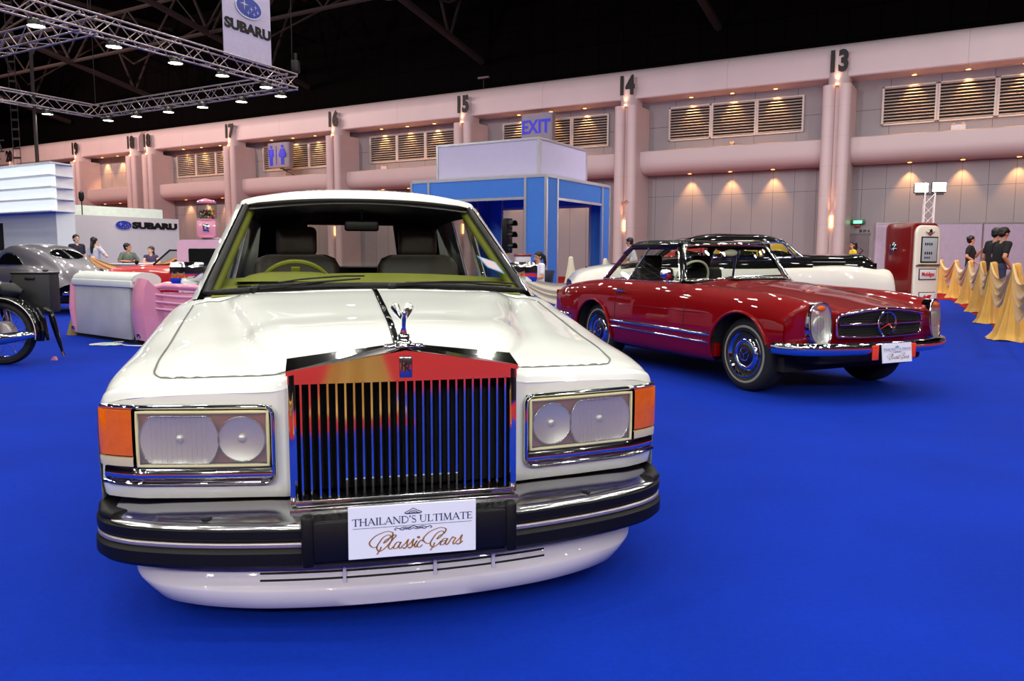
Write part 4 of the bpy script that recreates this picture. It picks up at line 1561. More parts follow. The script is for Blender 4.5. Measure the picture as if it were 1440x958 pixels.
def wc(c):
    m = MB()
    for sx, woman in ((.55, False), (-.50, True)):
        def Y(x):
            k = min(1, abs(x) / 1.05)
            return .12 + .16 * math.sqrt(max(0, 1 - k * k))
        yy = Y(sx)
        m.lathe([(.10, 0), (.10, .02)], 14, Matrix.Translation((sx, yy, .55)) @ Matrix.Rotation(-PI / 2, 4, 'X'))
        if woman:
            m.prism([(-.10, .40), (.10, .40), (.30, -.16), (-.30, -.16)], .02, Matrix.Translation((sx, yy + .02, 0)) @ Matrix.Rotation(PI / 2, 4, 'X'))
            for k in (-1, 1):
                m.box((sx + k * .075, yy, -.40), (.09, .02, .5))
                m.box((sx + k * .22, yy, .18), (.07, .02, .48), ry=k * -.45)
        else:
            m.box((sx, yy, .14), (.30, .02, .52))
            for k in (-1, 1):
                m.box((sx + k * .08, yy, -.40), (.12, .02, .56))
                m.box((sx + k * .21, yy, .14), (.075, .02, .5))
    m.box((.05, .28, -.02), (.03, .02, 1.25))
    m.build('figures', sign_blue, c, smooth=False)


hanging_sign('restroom_sign', 'grey box sign with blue man and woman figures beside column 17', 35.35, 7.89, 2.0, 1.62, -.55, wc)

# green exit lamp, door and small wall fittings
door_o = wallobj(MB().box((-.91, -1.66, 1.1), (1.0, .06, 2.2), bev=.01).box((-.91, -1.64, 1.1), (.02, .05, 2.15)).box((-.91, -1.65, 2.22), (1.1, .1, .07)), 'door_1', pm('door_grey', (122, 112, 118), .5), smooth=False)
tag(door_o, 'grey double service door under the green exit lamp', 'door', kind='structure')
for x in (-1.0, -.82):
    wallobj(MB().tube([(x, -1.60, .95), (x, -1.57, 1.0), (x, -1.57, 1.25), (x, -1.60, 1.3)], .015, 6), 'door_handle', chrome_worn, door_o)
    bpy.data.objects[-1] if False else None
c = thing('exit_lamp', 'small green illuminated running-man lamp over the grey door', 'exit lamp', W(-.91, -1.55, 2.76), WANG)
MB().box((0, 0, 0), (.62, .08, .20), bev=.02).build('case', pm('lamp_case', (70, 100, 80), .5), c)
MB().box((0, .042, 0), (.36, .01, .13)).build('lit_panel', pm('exit_green', (90, 255, 160), .5, emit=(90, 255, 150), estr=4), c)
MB().box((0, .03, -.18), (.20, .06, .10), bev=.01).build('alarm', pm('alarm_red', (150, 30, 30), .5), c)
t = MB().add_mesh(text_mesh('III 29 A', .15, 1.0, .006, .006), Matrix.Translation((-1.2, -1.685, 2.34)) @ Matrix.Rotation(PI, 4, 'Z') @ Matrix.Rotation(PI / 2, 4, 'X'))
o = wallobj(t, 'door_number_sign', number_ink, smooth=False)
tag(o, 'small black door number lettering on the wall beside the grey door', 'lettering')
for lab, a, z, y, sz, colr in (('white emergency light box on the round beam right of column 13', -4.77, 6.62, -.75, (.55, .2, .22), (230, 220, 215)), ('small white fitting on the round beam between columns 15 and 16', 26.4, 6.6, -.7, (.45, .2, .2), (235, 215, 205)), ('small wall camera on the round beam between columns 13 and 14', 5.0, 6.62, -1.5, (.14, .25, .2), (180, 160, 150))):
    c = thing('wall_fitting', lab, 'fitting', W(a, y, z), WANG)
    MB().box((0, 0, 0), sz, bev=.02).build('case', pm('fit%d' % int(z * 100 + a), colr, .5), c)
    m = MB()
    for k in (-1, 1):
        m.lathe([(.05, 0), (.07, .08), (.06, .09)], 12, Matrix.Translation((k * sz[0] * .32, .0, sz[2] / 2)) @ Matrix.Rotation(-PI / 3, 4, 'X'))
    m.build('lamp_heads', MATS['downlight_trim'], c)

# sound bar and post on top of the fascia above column 15
c = thing('roof_aerial', 'small dark bar on a thin post standing on the fascia near column 15', 'aerial', W(19.19, -.9, 10.65), WANG)
MB().tube([(0, 0, 0), (0, 0, .62)], .035, 8).build('post', dark_steel, c)
MB().box((0, 0, .66), (.75, .15, .12), bev=.03).build('bar', pm('bar_grey', (96, 84, 84), .6), c)

# low white partition in front of the wall
part_m = pm('partition_panel', (178, 164, 186), .55)
cP = thing('partition_screen', 'row of pale lilac exhibition partition panels behind the barrier posts', 'partition', (0, 0, 0))
PX0, PX1, PY = 14.35, 23.6, 31.0
ppan = 0
xs_ = [PX0, 16.35, 18.35, 20.3, 22.25, 24.2, 26.2]
for x0, x1 in zip(xs_, xs_[1:]):
    y0, y1 = 31.6 - .12 * (x0 - 14), 31.6 - .12 * (x1 - 14)
    m = MB().box(((x0 + x1) / 2, (y0 + y1) / 2, 1.22), (x1 - x0 - .05, .05, 2.42), rz=-.12)
    m.build('panel', part_m, cP, smooth=False)
    MB().box((x0, y0, 1.25), (.06, .07, 2.5)).build('post', alu, cP, smooth=False)
MB().box(((14.35 + 26.2) / 2, 31.6 - .12 * 6.27, 2.47), (11.9, .06, .06), rz=-.1194).build('top_rail', alu, cP, smooth=False)

# roof trusses
tr_lab = ['first', 'second', 'third', 'fourth', 'fifth', 'sixth', 'seventh']
for i, a in enumerate((-8, 6, 20, 34, 48, 62)):
    c = thing('roof_truss', 'dark steel roof truss, %s of six counted from the right end of the hall' % tr_lab[i], 'truss', W(a, 0, 0), WANG, 'dark roof trusses')
    m = MB()
    zt, zb2 = 18.2, 15.0
    m.tube([(0, -2, zt), (0, 55, zt)], .16, 6).tube([(0, -2, zb2 - 2.5), (0, 10, zb2), (0, 55, zb2)], .2, 6)
    m.build('chord', dark_steel, c)
    m = MB()
    for k in range(12):
        y = -1 + k * 4.6
        m.tube([(0, y, zt), (0, y + 2.3, zb2 + .0 if y > 8 else zb2 - 2.2 + (y + 2.3) * .2)], .09, 6)
        m.tube([(0, y + 2.3, zb2 if y > 8 else zb2 - 2.2 + (y + 2.3) * .2), (0, y + 4.6, zt)], .09, 6)
        if k % 2 == 0:
            m.tube([(0, y + 2.3, zb2), (7, y, zt - .2)], .07, 6)
            m.tube([(0, y + 2.3, zb2), (-7, y, zt - .2)], .07, 6)
    m.build('web', dark_steel, c)
for i, y in enumerate((6, 16)):
    c = thing('roof_duct', ['broad dark roof beam running along the hall nearest the wall', 'broad dark roof beam running along the hall farther from the wall'][i], 'beam', W(0, y, 0), WANG)
    m = MB().tube([(-16, 0, 16.6), (80, 0, 16.6)], .12, 6).tube([(-16, 0, 14.2), (80, 0, 14.2)], .12, 6)
    for k in range(20):
        m.tube([(-16 + k * 4.8, 0, 16.6), (-13.6 + k * 4.8, 0, 14.2), (-11.2 + k * 4.8, 0, 16.6)], .07, 6)
    m.build('lattice', dark_steel, c)
# ================================================================ blue booth
booth_blue = pm('booth_blue', (58, 120, 205), .6, var=.03)
booth_lilac = pm('booth_lilac', (186, 180, 206), .6, var=.02)
booth_floor = pm('booth_dark', (40, 40, 60), .8)
BM_ = Matrix.Translation((.893, 21.162, 0)) @ Matrix.Rotation(WANG, 4, 'Z')   # local x = along wall to the left, -y = away
booth = thing('exhibition_booth', 'square blue panelled booth with lilac upper box, standing behind the seated woman', 'booth', (.893, 21.162, 0), WANG)
L_ = 4.45


def bpost(m, x, y, z0, z1, s=.075):
    m.box((x, y, (z0 + z1) / 2), (s, s, z1 - z0))


pan = 0
# posts
for x, y in ((0, 0), (.62, 0), (L_ - .62, 0), (L_, 0), (0, -.62), (0, -(L_ - .62) + .25), (0, -L_ + .35), (L_, -L_ + .35), (L_, -.62), (L_, -L_ + .97), (.62, -L_ + .35), (L_ - .62, -L_ + .35)):
    m = MB()
    bpost(m, x, y, 0, 3.3)
    m.build('post', alu, booth, smooth=False)
BY = -L_ + .35


def rail(p, q, z, h=.07):
    m = MB()
    p, q = Vector(p), Vector(q)
    d = q - p
    m.box(((p.x + q.x) / 2, (p.y + q.y) / 2, z), (max(abs(d.x), .06), max(abs(d.y), .06), h))
    m.build('rail', alu, booth, smooth=False)


def bpanel(p, q, z0, z1, mat=None, t=.03):
    p, q = Vector(p), Vector(q)
    MB().box(((p.x + q.x) / 2, (p.y + q.y) / 2, (z0 + z1) / 2), (max(abs(q.x - p.x) - .07, t), max(abs(q.y - p.y) - .07, t), z1 - z0)).build('panel', mat or booth_blue, booth, smooth=False)


for (p, q, ax) in (((0, 0), (L_, 0), 'x'), ((0, BY), (L_, BY), 'x'), ((0, 0), (0, BY), 'y'), ((L_, 0), (L_, BY), 'y')):
    rail(p, q, 3.27)
    rail((p[0] + (q[0] - p[0]) * .62 / 4.3, p[1] + (q[1] - p[1]) * .62 / 4.3), (q[0] - (q[0] - p[0]) * .62 / 4.3, q[1] - (q[1] - p[1]) * .62 / 4.3), 2.70)
    rail(p, q, .04, .06)
    P, Q = Vector(p + (0,)), Vector(q + (0,))
    d = (Q - P)
    k = .62 / d.length
    a, b = P + d * k, Q - d * k
    bpanel(P, a, .07, 3.24)
    bpanel(b, Q, .07, 3.24)
    bpanel(a, b, 2.73, 3.24)
# ceiling and upper box
MB().box((L_ / 2, BY / 2, 3.31), (L_, -BY, .03)).build('roof_panel', booth_lilac, booth, smooth=False)
U0, U1 = .48, 3.86
for (p, q) in (((U0, -.48), (U1, -.48)), ((U0, -3.42), (U1, -3.42)), ((U0, -.48), (U0, -3.42)), ((U1, -.48), (U1, -3.42))):
    for z in (3.36, 4.33):
        rail(p, q, z, .06)
    bpanel(p, q, 3.38, 4.30, booth_lilac)
for x, y in ((U0, -.48), (U1, -.48), (U0, -3.42), (U1, -3.42)):
    m = MB()
    bpost(m, x, y, 3.33, 4.36, .07)
    m.build('post', alu, booth, smooth=False)

# ================================================================ white maker's stand, left
stand_white = pm('stand_white', (216, 220, 220), .45, var=.01)
stand_glow = pm('stand_lightbox', (206, 210, 212), .5, emit=(240, 246, 255), estr=.8)
stand_side = pm('stand_side', (214, 210, 216), .5)
FC = thing('display_tower', 'white exhibition tower with stacked glowing light shelves at far left', 'display stand', (-14.35, 25.1, 0), WANG)
LX = 7.5
lev = [2.50, 2.88, 3.24, 3.60, 3.98]
MB().box((LX / 2, -.30, 1.25), (LX, .6, 2.5)).build('base', stand_white, FC, smooth=False)
for k, (z0, z1) in enumerate(zip(lev, lev[1:])):
    MB().box((LX / 2, -.03, (z0 + z1) / 2), (LX, .04, z1 - z0)).build('light_panel', stand_glow, FC, smooth=False)
    MB().box((LX / 2, -.36, (z0 + z1) / 2), (LX - .06, .56, z1 - z0)).build('core', stand_side, FC, smooth=False)
for z in lev:
    MB().prism([(-.30, .28), (LX, .28), (LX, -.62), (-.02, -.62), (-.14, -.2)], .035, Matrix.Translation((0, 0, z))).build('shelf', stand_white, FC, smooth=False)
MB().box((LX / 2 + 1.6, .02, 1.75), (LX - 3.1, .03, .9)).build('black_screen', black_matte, FC, smooth=False)
MB().box((LX / 2, .005, 1.0), (LX, .012, .012)).build('joint', MATS['sign_grey'], FC, smooth=False)

SW = thing('sign_wall', 'white wall with oval star badge and black car maker lettering', 'sign wall', (-15.0, 27.0, 0), math.atan2(.861, .509))
MB().box((2.13, .06, 1.26), (4.26, .12, 2.52)).build('panel', pm('sign_wall_white', (198, 190, 188), .5, var=.01), SW, smooth=False)
MB().box((2.1, .85, 1.45), (4.1, .1, 2.9)).build('rear_panel', pm('strip_pale', (226, 236, 226), .5), SW, smooth=False)


def star4(r, thin=.16):
    pts = []
    for k in range(8):
        a = PI / 4 * k + PI / 2
        rr = r if k % 2 == 0 else r * thin
        pts.append((rr * cos(a), rr * sin(a)))
    return pts


badge_blue = pm('badge_blue', (22, 44, 150), .3, coat=.5, var=.2)
badge_silver = pm('badge_silver', (200, 204, 214), .35, metal=.5)


def oval_badge(parent, M, w, h):
    e = [(w / 2 * cos(2 * PI * k / 40), h / 2 * sin(2 * PI * k / 40)) for k in range(40)]
    b = MB().prism(e, .03, M).build('badge_rim', badge_silver, parent, angle=40)
    MB().prism([(x * .92, y * .88) for x, y in e], .012, M @ Matrix.Translation((0, 0, .028))).build('badge_field', badge_blue, b, angle=40)
    s = MB()
    for x, y, r in ((-.18, .10, .26), (.08, -.04, .12), (.24, .10, .10), (.32, -.10, .10), (.18, -.24, .10), (-.04, -.24, .10)):
        s.prism([(px + x * w, py + y * h) for px, py in [(a * w * .55, b_ * h * .9) for a, b_ in star4(r * 1.15)]], .006, M @ Matrix.Translation((0, 0, .04)))
    s.build('badge_star', badge_silver, b, smooth=False)


Ms = Matrix.Translation((1.96, -.002, 2.225)) @ Matrix.Rotation(PI / 2, 4, 'X')
oval_badge(SW, Ms, .66, .34)
MB().add_mesh(text_mesh('SUBARU', .30, 1.66, .018, .02), Matrix.Translation((3.24, -.015, 2.222)) @ Matrix.Rotation(PI / 2, 4, 'X')).build('lettering', black_plastic, SW, smooth=False)

# small dark lamp on a stalk by the stand
c = thing('stalk_lamp', 'small dark spotlight on a thin stalk above the white sign wall', 'spotlight', (-14.95, 27.75, 2.9), 0)
MB().tube([(0, 0, -.4), (0, 0, .1)], .02, 6).build('stalk', dark_steel, c)
MB().lathe([(.05, 0), (.09, .12), (.08, .3), (.03, .36)], 12, Matrix.Translation((0, 0, .1))).build('head', black_plastic, c)

# tall pole and ladder beside the tower
c = thing('mast_pole', 'tall thin dark pole rising behind the glowing white tower', 'pole', (-15.9, 26.9, 0))
MB().tube([(0, 0, 0), (0, 0, 10)], .06, 8).build('mast', dark_steel, c)
MB().tube([(0, 0, 0), (0, 0, .06)], .25, 10).build('foot', dark_steel, c)
c = thing('cable_ladder', 'dark wire rope ladder hanging from the roof beside the tall pole', 'ladder', (-17.0, 27.6, 0))
m = MB().tube([(-.12, 0, .0), (-.12, 0, 15)], .012, 5).tube([(.12, 0, 0), (.12, 0, 15)], .012, 5)
for k in range(46):
    m.box((0, 0, .3 + k * .32), (.26, .03, .07))
m.build('rungs', dark_steel, c)

# ================================================================ lighting truss
truss_m = pm('truss_tube', (176, 164, 160), .4, metal=.6)
tr = thing('lighting_truss', 'rectangular aluminium lighting truss hung over the white stand', 'truss', (0, 0, 0))
E1v, E2v = Vector((-.861, .509, 0)), Vector((.4395, .898, 0))
TZ, TH, TW = 6.02, .38, .38
P1 = Vector((-9.3, 17.95, TZ))
P2 = P1 + E2v * 6.5
P3 = P2 + E1v * 9.7
P4 = P1 + E1v * 9.7


def truss_run(a, b, name='truss_run'):
    d = (b - a)
    L = d.length
    d.normalize()
    s = d.cross(Vector((0, 0, 1)))
    n = int(L / .42)
    m = MB()
    cs_ = [(s * TW / 2, 0), (-s * TW / 2, 0), (s * TW / 2, TH), (-s * TW / 2, TH)]
    for o_, z in cs_:
        m.tube([a + o_ + Vector((0, 0, z)), b + o_ + Vector((0, 0, z))], .025, 6)
    for k in range(n):
        t0, t1 = L * k / n, L * (k + 1) / n
        up = k % 2 == 0
        for sd in (1, -1):
            z0, z1 = (0, TH) if up else (TH, 0)
            m.tube([a + d * t0 + s * sd * TW / 2 + Vector((0, 0, z0)), a + d * t1 + s * sd * TW / 2 + Vector((0, 0, z1))], .011, 5, cap=False)
        s0, s1 = (1, -1) if up else (-1, 1)
        m.tube([a + d * t0 + s * s0 * TW / 2, a + d * t1 + s * s1 * TW / 2], .011, 5, cap=False)
    m.build(name, truss_m, tr, angle=60)


truss_run(P1 - E2v * 5.0, P2)
truss_run(P2, P3)
truss_run(P1, P4)
truss_run(P4, P3 + E1v * 0)
for p in (P1, P2, P3, P4):
    MB().tube([p + Vector((0, 0, TH)), p + Vector((0, 0, 10))], .012, 5).build('hanging_wire', dark_steel, tr)
MB().box((P2.x + .1, P2.y, TZ + .62), (.22, .22, .34), bev=.03).tube([P2 + Vector((.1, 0, .8)), P2 + Vector((.1, 0, 1.0))], .05, 8).build('chain_hoist', black_plastic, tr)

lamp_white = pm('lamp_white', (255, 250, 235), .5, emit=(255, 246, 226), estr=22)
lamp_body = pm('lamp_body', (60, 58, 60), .5, metal=.4)


def area(loc, power, color, size, aim=(0, 0, -1), name='lamp_light'):
    li = bpy.data.lights.new(name, 'AREA')
    li.shape = 'DISK'
    li.size = size
    li.energy = power
    li.color = lin(color)[:3]
    o = bpy.data.objects.new(name, li)
    COL.objects.link(o)
    o.location = loc
    o.rotation_mode = 'QUATERNION'
    o.rotation_quaternion = Vector(aim).to_track_quat('-Z', 'Y')
    return o


fl_proto = None
fl_spots = []
for t, side in ((-3.6, 'A'), (-1.2, 'A'), (.6, 'A'), (2.3, 'A'), (3.8, 'A'), (5.4, 'A')):
    fl_spots.append((P1 + E2v * t, E2v, 'near'))
for t in (.5, 2.2, 4.0, 5.7, 7.4, 9.0):
    fl_spots.append((P2 + E1v * t, E1v, 'far'))
for t in (1.8, 4.4):
    fl_spots.append((P3 - E2v * t, E2v, 'left'))
for t in (1.5, 3.5):
    pass
ordn = ['first', 'second', 'third', 'fourth', 'fifth', 'sixth']
cnt = {}
for p, d, nm in fl_spots:
    if fl_proto is None:
        r = thing('stand_floodlight', 'x', 'floodlight', (0, 0, 0))
        MB().lathe([(.06, .14), (.10, .10), (.15, .05), (.17, .01), (.17, 0)], 18, cap=False).tube([(-.16, 0, .04), (-.18, 0, .17), (.18, 0, .17), (.16, 0, .04)], .012, 6).box((0, 0, .165), (.05, .44, .03)).build('housing', lamp_body, r)
        MB().lathe([(.165, .012), (.0005, .02)], 18, cap=False).build('lens', lamp_white, r)
        fl_proto = r
    else:
        r = copy_tree(fl_proto)
    k = cnt.get(nm, 0)
    cnt[nm] = k + 1
    r.location = p + Vector((0, 0, -.185))
    r.rotation_euler = (0, 0, math.atan2(d.y, d.x))
    r['label'] = 'lit floodlight under the %s run of the lighting truss, %s from its %s end' % (
        {'near': 'banner-side', 'far': 'hall-wall', 'left': 'leftmost'}[nm], ordn[k], {'near': 'viewer', 'far': 'right', 'left': 'far'}[nm])
    r['group'] = 'floodlights under the lighting truss'
    area(p + Vector((0, 0, -.20)), 40, (255, 250, 240), .3)

# hanging banner
BN = thing('hanging_banner', 'tall lilac white banner with oval star badge and car maker lettering, hung above the truss', 'banner', P1 + E2v * 3.9 + Vector((0, 0, TH + .02)), math.atan2(E2v.y, E2v.x))
BW = 1.72
MB().box((BW / 2, 0, 1.55), (BW, .05, 3.1)).build('cloth', pm('banner_cloth', (186, 178, 205), .55), BN, smooth=False)
MB().tube([(0, 0, 3.12), (BW, 0, 3.12)], .03, 8).tube([(.1, 0, 3.1), (.1, 0, 9)], .008, 5).tube([(BW - .1, 0, 3.1), (BW - .1, 0, 9)], .008, 5).build('rail', dark_steel, BN)
oval_badge(BN, Matrix.Translation((.88, -.027, 1.40)) @ Matrix.Rotation(PI / 2, 4, 'X'), .98, .58)
MB().add_mesh(text_mesh('SUBARU', .36, 1.27, .018, .008), Matrix.Translation((.86, -.03, .83)) @ Matrix.Rotation(PI / 2, 4, 'X')).build('lettering', black_plastic, BN, smooth=False)

# small truss lamps over the tower at the far left edge
c = thing('tower_lamp_rig', 'small dark truss with blue-white lamps above the glowing tower at far left', 'lamp rig', (-17.2, 26.8, 4.55), WANG)
m = MB()
for k in range(8):
    m.tube([(-.4 + k * .45, 0, 0), (-.2 + k * .45, 0, .35), (.05 + k * .45, 0, 0)], .02, 5)
m.tube([(-.5, 0, 0), (3.4, 0, 0)], .025, 6).tube([(-.5, 0, .35), (3.4, 0, .35)], .025, 6)
m.build('truss', dark_steel, c)
m = MB()
for x in (-.1, .8):
    m.lathe([(.06, .2), (.16, .05), (.18, 0)], 14, Matrix.Translation((x, .1, -.25)))
m.build('lamp_housing', lamp_body, c)
m = MB()
for x in (-.1, .8):
    m.lathe([(.165, 0), (.001, .01)], 14, Matrix.Translation((x, .1, -.24)), cap=False)
m.build('lamp_lens', lamp_white, c)

# roof pendants (visible high-bay lamps)
for lab, px_, py_, pz_ in (('lit high-bay lamp hanging from the dark roof right of the banner', -6.4, 42.0, 14.3),):
    c = thing('high_bay_lamp', lab, 'lamp', (px_, py_, pz_))
    MB().tube([(0, 0, .5), (0, 0, 4.72)], .02, 5).lathe([(.12, .62), (.16, .5), (.14, .4), (.3, .2), (.48, .0)], 20, cap=False).build('shade', lamp_body, c)
    MB().lathe([(.46, .03), (.001, .05)], 20, cap=False).build('lens', pm('lamp_orange', (255, 214, 170), .5, emit=(255, 206, 150), estr=12), c)

# ================================================================ light tower
LT = thing('light_tower', 'white truss mast with two bright floodlights behind the fuel pump', 'light tower', (14.28, 27.4, 0), radians(-20))
LT.scale = (1.08, 1.08, 1.075)
m = MB()
for x, y in ((-.14, -.14), (.14, -.14), (.14, .14), (-.14, .14)):
    m.tube([(x, y, 0), (x, y, 3.1)], .022, 6)
for k in range(9):
    z = .1 + k * .33
    for (x0, y0), (x1, y1) in (((-.14, -.14), (.14, -.14)), ((.14, -.14), (.14, .14)), ((.14, .14), (-.14, .14)), ((-.14, .14), (-.14, -.14))):
        m.tube([(x0, y0, z), (x1, y1, z + .33)], .012, 5)
m.box((0, 0, .03), (.6, .6, .06))
m.build('mast', pm('mast_white', (220, 215, 215), .4), LT)
for x in (-.25, .25):
    MB().box((x, -.02, 3.26), (.42, .16, .32), bev=.02).build('flood_housing', lamp_body, LT)
    MB().box((x, -.105, 3.27), (.37, .015, .27)).build('flood_glass', pm('flood_white', (255, 255, 250), .5, emit=(255, 255, 248), estr=34) if x < 0 else MATS['flood_white'], LT, smooth=False)
MB().box((0, 0, 3.06), (.8, .06, .06)).build('cross_bar', lamp_body, LT)
area((14.18, 27.15, 3.52), 70, (255, 255, 250), .4, (-.35, -1, -.15))
# ================================================================ placards with stroke lettering
def ribbon(mb, pts, w, M, taper=None):
    P = [Vector((x, y, 0)) for x, y in pts]
    n = len(P)
    L, R = [], []
    for i in range(n):
        t = (P[min(i + 1, n - 1)] - P[max(i - 1, 0)])
        if t.length < 1e-9:
            t = Vector((1, 0, 0))
        t.normalize()
        nn = Vector((-t.y, t.x, 0))
        ww = w if taper is None else w * taper(i / max(1, n - 1), t)
        L.append(mb.bm.verts.new(M @ (P[i] + nn * ww / 2)))
        R.append(mb.bm.verts.new(M @ (P[i] - nn * ww / 2)))
    for i in range(n - 1):
        mb.bm.faces.new((L[i], R[i], R[i + 1], L[i + 1]))


def serif_word(mb, word, x0, x1, y0, h, M):
    """roman capitals drawn as thick and thin strokes with serifs"""
    T, t = .165, .072
    def arc(cx, cy, rx, ry, a0, a1, n=12):
        return [(cx + rx * cos(radians(a0 + (a1 - a0) * k / n)), cy + ry * sin(radians(a0 + (a1 - a0) * k / n))) for k in range(n + 1)]
    def ser(x, y, s=.14):
        return ([(x - s, y), (x + s, y)], t)
    GL = {
        'T': (.78, [([(.39, 0), (.39, 1)], T), ([(.02, .97), (.76, .97)], t), ([(.03, .97), (.01, .78)], t), ([(.75, .97), (.77, .78)], t), ser(.39, .02)]),
        'H': (.92, [([(.17, 0), (.17, 1)], T), ([(.75, 0), (.75, 1)], T), ([(.17, .52), (.75, .52)], t), ser(.17, .02), ser(.17, .98), ser(.75, .02), ser(.75, .98)]),
        'A': (.90, [([(.10, 0), (.44, 1)], t), ([(.42, 1), (.80, 0)], T), ([(.22, .34), (.68, .34)], t), ser(.10, .02, .10), ser(.80, .02, .11)]),
        'I': (.36, [([(.18, 0), (.18, 1)], T), ser(.18, .02), ser(.18, .98)]),
        'L': (.68, [([(.17, 0), (.17, 1)], T), ([(.17, .03), (.62, .03)], t), ([(.62, .02), (.66, .24)], t), ser(.17, .98), ser(.15, .02, .12)]),
        'N': (.94, [([(.14, 0), (.14, 1)], t), ([(.12, 1), (.80, 0)], T), ([(.80, 0), (.80, 1)], t), ser(.14, .02, .11), ser(.80, .98, .11), ser(.10, .98, .08)]),
        'D': (.92, [([(.17, 0), (.17, 1)], T), (arc(.30, .5, .52, .48, -90, 90), .10), ([(.05, .98), (.32, .98)], t), ([(.05, .02), (.32, .02)], t)]),
        "'": (.24, [([(.14, 1.02), (.08, .76)], T)]),
        'S': (.62, [(arc(.30, .75, .20, .23, 20, 250), .085), (arc(.31, .26, .23, .25, -160, 75), .095), ([(.17, .58), (.45, .44)], T)]),
        ' ': (.32, []),
        'U': (.90, [([(.16, .98), (.16, .32)], T), (arc(.44, .32, .28, .31, 180, 360), .075), ([(.72, .32), (.72, .98)], t), ser(.16, .98), ser(.72, .98, .11)]),
        'M': (1.08, [([(.16, 0), (.22, 1)], t), ([(.22, 1), (.52, .05)], T), ([(.52, .05), (.84, 1)], t), ([(.84, 1), (.92, 0)], T), ser(.16, .02, .10), ser(.92, .02), ser(.17, .98, .08), ser(.89, .98, .08)]),
        'E': (.70, [([(.17, 0), (.17, 1)], T), ([(.05, .97), (.60, .97)], t), ([(.17, .52), (.50, .52)], t), ([(.05, .03), (.62, .03)], t), ([(.60, .97), (.62, .80)], t), ([(.62, .03), (.66, .22)], t), ([(.50, .60), (.50, .44)], t)]),
    }
    tot = sum(GL[c][0] for c in word)
    kx = (x1 - x0) / tot
    x = x0
    for c in word:
        wd, st = GL[c]
        for pts, w in st:
            ribbon(mb, [(x + px * kx, y0 + py * h) for px, py in pts], w * h * .95, M)
        x += wd * kx


def script_line(mb, M, sx, sy, ox, oy, w):
    C1 = [(.95, .98), (1.02, 1.16), (.86, 1.30), (.55, 1.18), (.30, .70), (.22, .18), (.42, -.10), (.72, .05), (.98, .42)]
    loop = [(.95, .98), (.80, .72), (.62, .60), (.74, .88), (1.08, 1.12), (1.10, 1.46), (.78, 1.62), (.30, 1.52), (-.22, 1.16), (-.40, .62), (-.10, .30), (.24, .30)]
    tailc = [(.52, .30), (.46, -.06), (.34, -.36)]
    words = []
    def L_(x, pts):
        words.append([(x + a, b) for a, b in pts])
    for X in (0, 3.90):
        L_(X, C1); L_(X, loop); L_(X, tailc)
    # l a s s i c
    L_(.98, [(0, .42), (.28, .95), (.40, 1.22), (.30, 1.28), (.16, .70), (.10, .14), (.24, .02), (.42, .24)])
    L_(1.40, [(.46, .52), (.28, .62), (.06, .34), (.06, .06), (.22, .04), (.42, .36), (.50, .60), (.42, .14), (.52, .02), (.66, .20)])
    for X in (2.02, 2.42):
        L_(X, [(0, .18), (.24, .50), (.36, .78), (.34, .48), (.36, .14), (.22, -.02), (.10, .06), (.26, .04), (.46, .22)])
    L_(2.86, [(0, .2), (.16, .50), (.20, .60), (.10, .16), (.18, .02), (.34, .22)])
    L_(3.14, [(.34, .50), (.26, .62), (.06, .40), (.02, .10), (.18, -.01), (.40, .20)])
    # a r s
    L_(4.84, [(.0, .30), (.46, .52), (.28, .62), (.06, .34), (.06, .06), (.22, .04), (.42, .36), (.50, .60), (.42, .14), (.52, .02), (.66, .20)])
    L_(5.48, [(0, .18), (.14, .56), (.22, .70), (.30, .62), (.42, .60), (.34, .20), (.40, .03), (.58, .22)])
    L_(6.02, [(0, .20), (.22, .52), (.34, .82), (.32, .50), (.34, .14), (.20, -.02), (.06, .06), (.26, .02), (.52, .26)])
    for p in words:
        # slant and smooth
        q = curve_pts([(ox + (x + y * .22) * sx, oy + y * sy, 0) for x, y in p], 6)
        ribbon(mb, [(a, b) for a, b, _ in q], w, M, lambda t, d: .55 + .8 * abs(d.y) ** 2)
    # dot of the i
    X, Y = ox + (3.10 + .9 * .22) * sx, oy + .9 * sy
    ribbon(mb, [(X - .004, Y), (X + .004, Y)], w * 2, M)


def placard(loc, rz, lab, W_, H_, rx=0.0, rot=0.0):
    c = thing('show_placard', lab, 'sign', loc, rz)
    c.rotation_euler = (rx, rot, rz)
    MB().box((0, .004, 0), (W_, .008, H_), bev=.0015).build('board', paper_white, c, smooth=False)
    M = Matrix.Translation((0, -.0012, 0)) @ Matrix.Rotation(PI / 2, 4, 'X')
    k = W_ / .378
    m = MB()
    serif_word(m, "THAILAND'S ULTIMATE", -.178 * k, .178 * k, .022 * k, .0215 * k, M)
    ribbon(m, [(-.176 * k, .014 * k), (.176 * k, .014 * k)], .0012 * k, M)
    # crest above, scroll below the rule
    for sg in (-1, 1):
        for pts in ([(0, .066), (.010, .060), (.020, .0555), (.025, .053), (.022, .0505), (.016, .052)], [(0, .058), (.008, .0555), (.014, .0515), (.006, .051), (0, .0535)], [(0, .050), (.012, .0495), (.022, .0500)],
                    [(0, .012), (.014, .008), (.028, .0095), (.042, .006), (.052, .0085), (.055, .004), (.050, .0025)], [(0, .006), (.010, .002), (.022, .0055), (.032, .0015), (.040, .004)], [(.006, .009), (.018, .0035), (.030, .006)]):
            q = curve_pts([(sg * x * k, y * k, 0) for x, y in pts], 4)
            ribbon(m, [(a, b) for a, b, _ in q], .0022 * k, M)
    m.build('roman_lettering', navy_ink, c, smooth=False)
    m = MB()
    script_line(m, M, .0405 * k, .034 * k, -.118 * k, -.055 * k, .0034 * k)
    m.build('script_lettering', gold_ink, c, smooth=False)
    return c


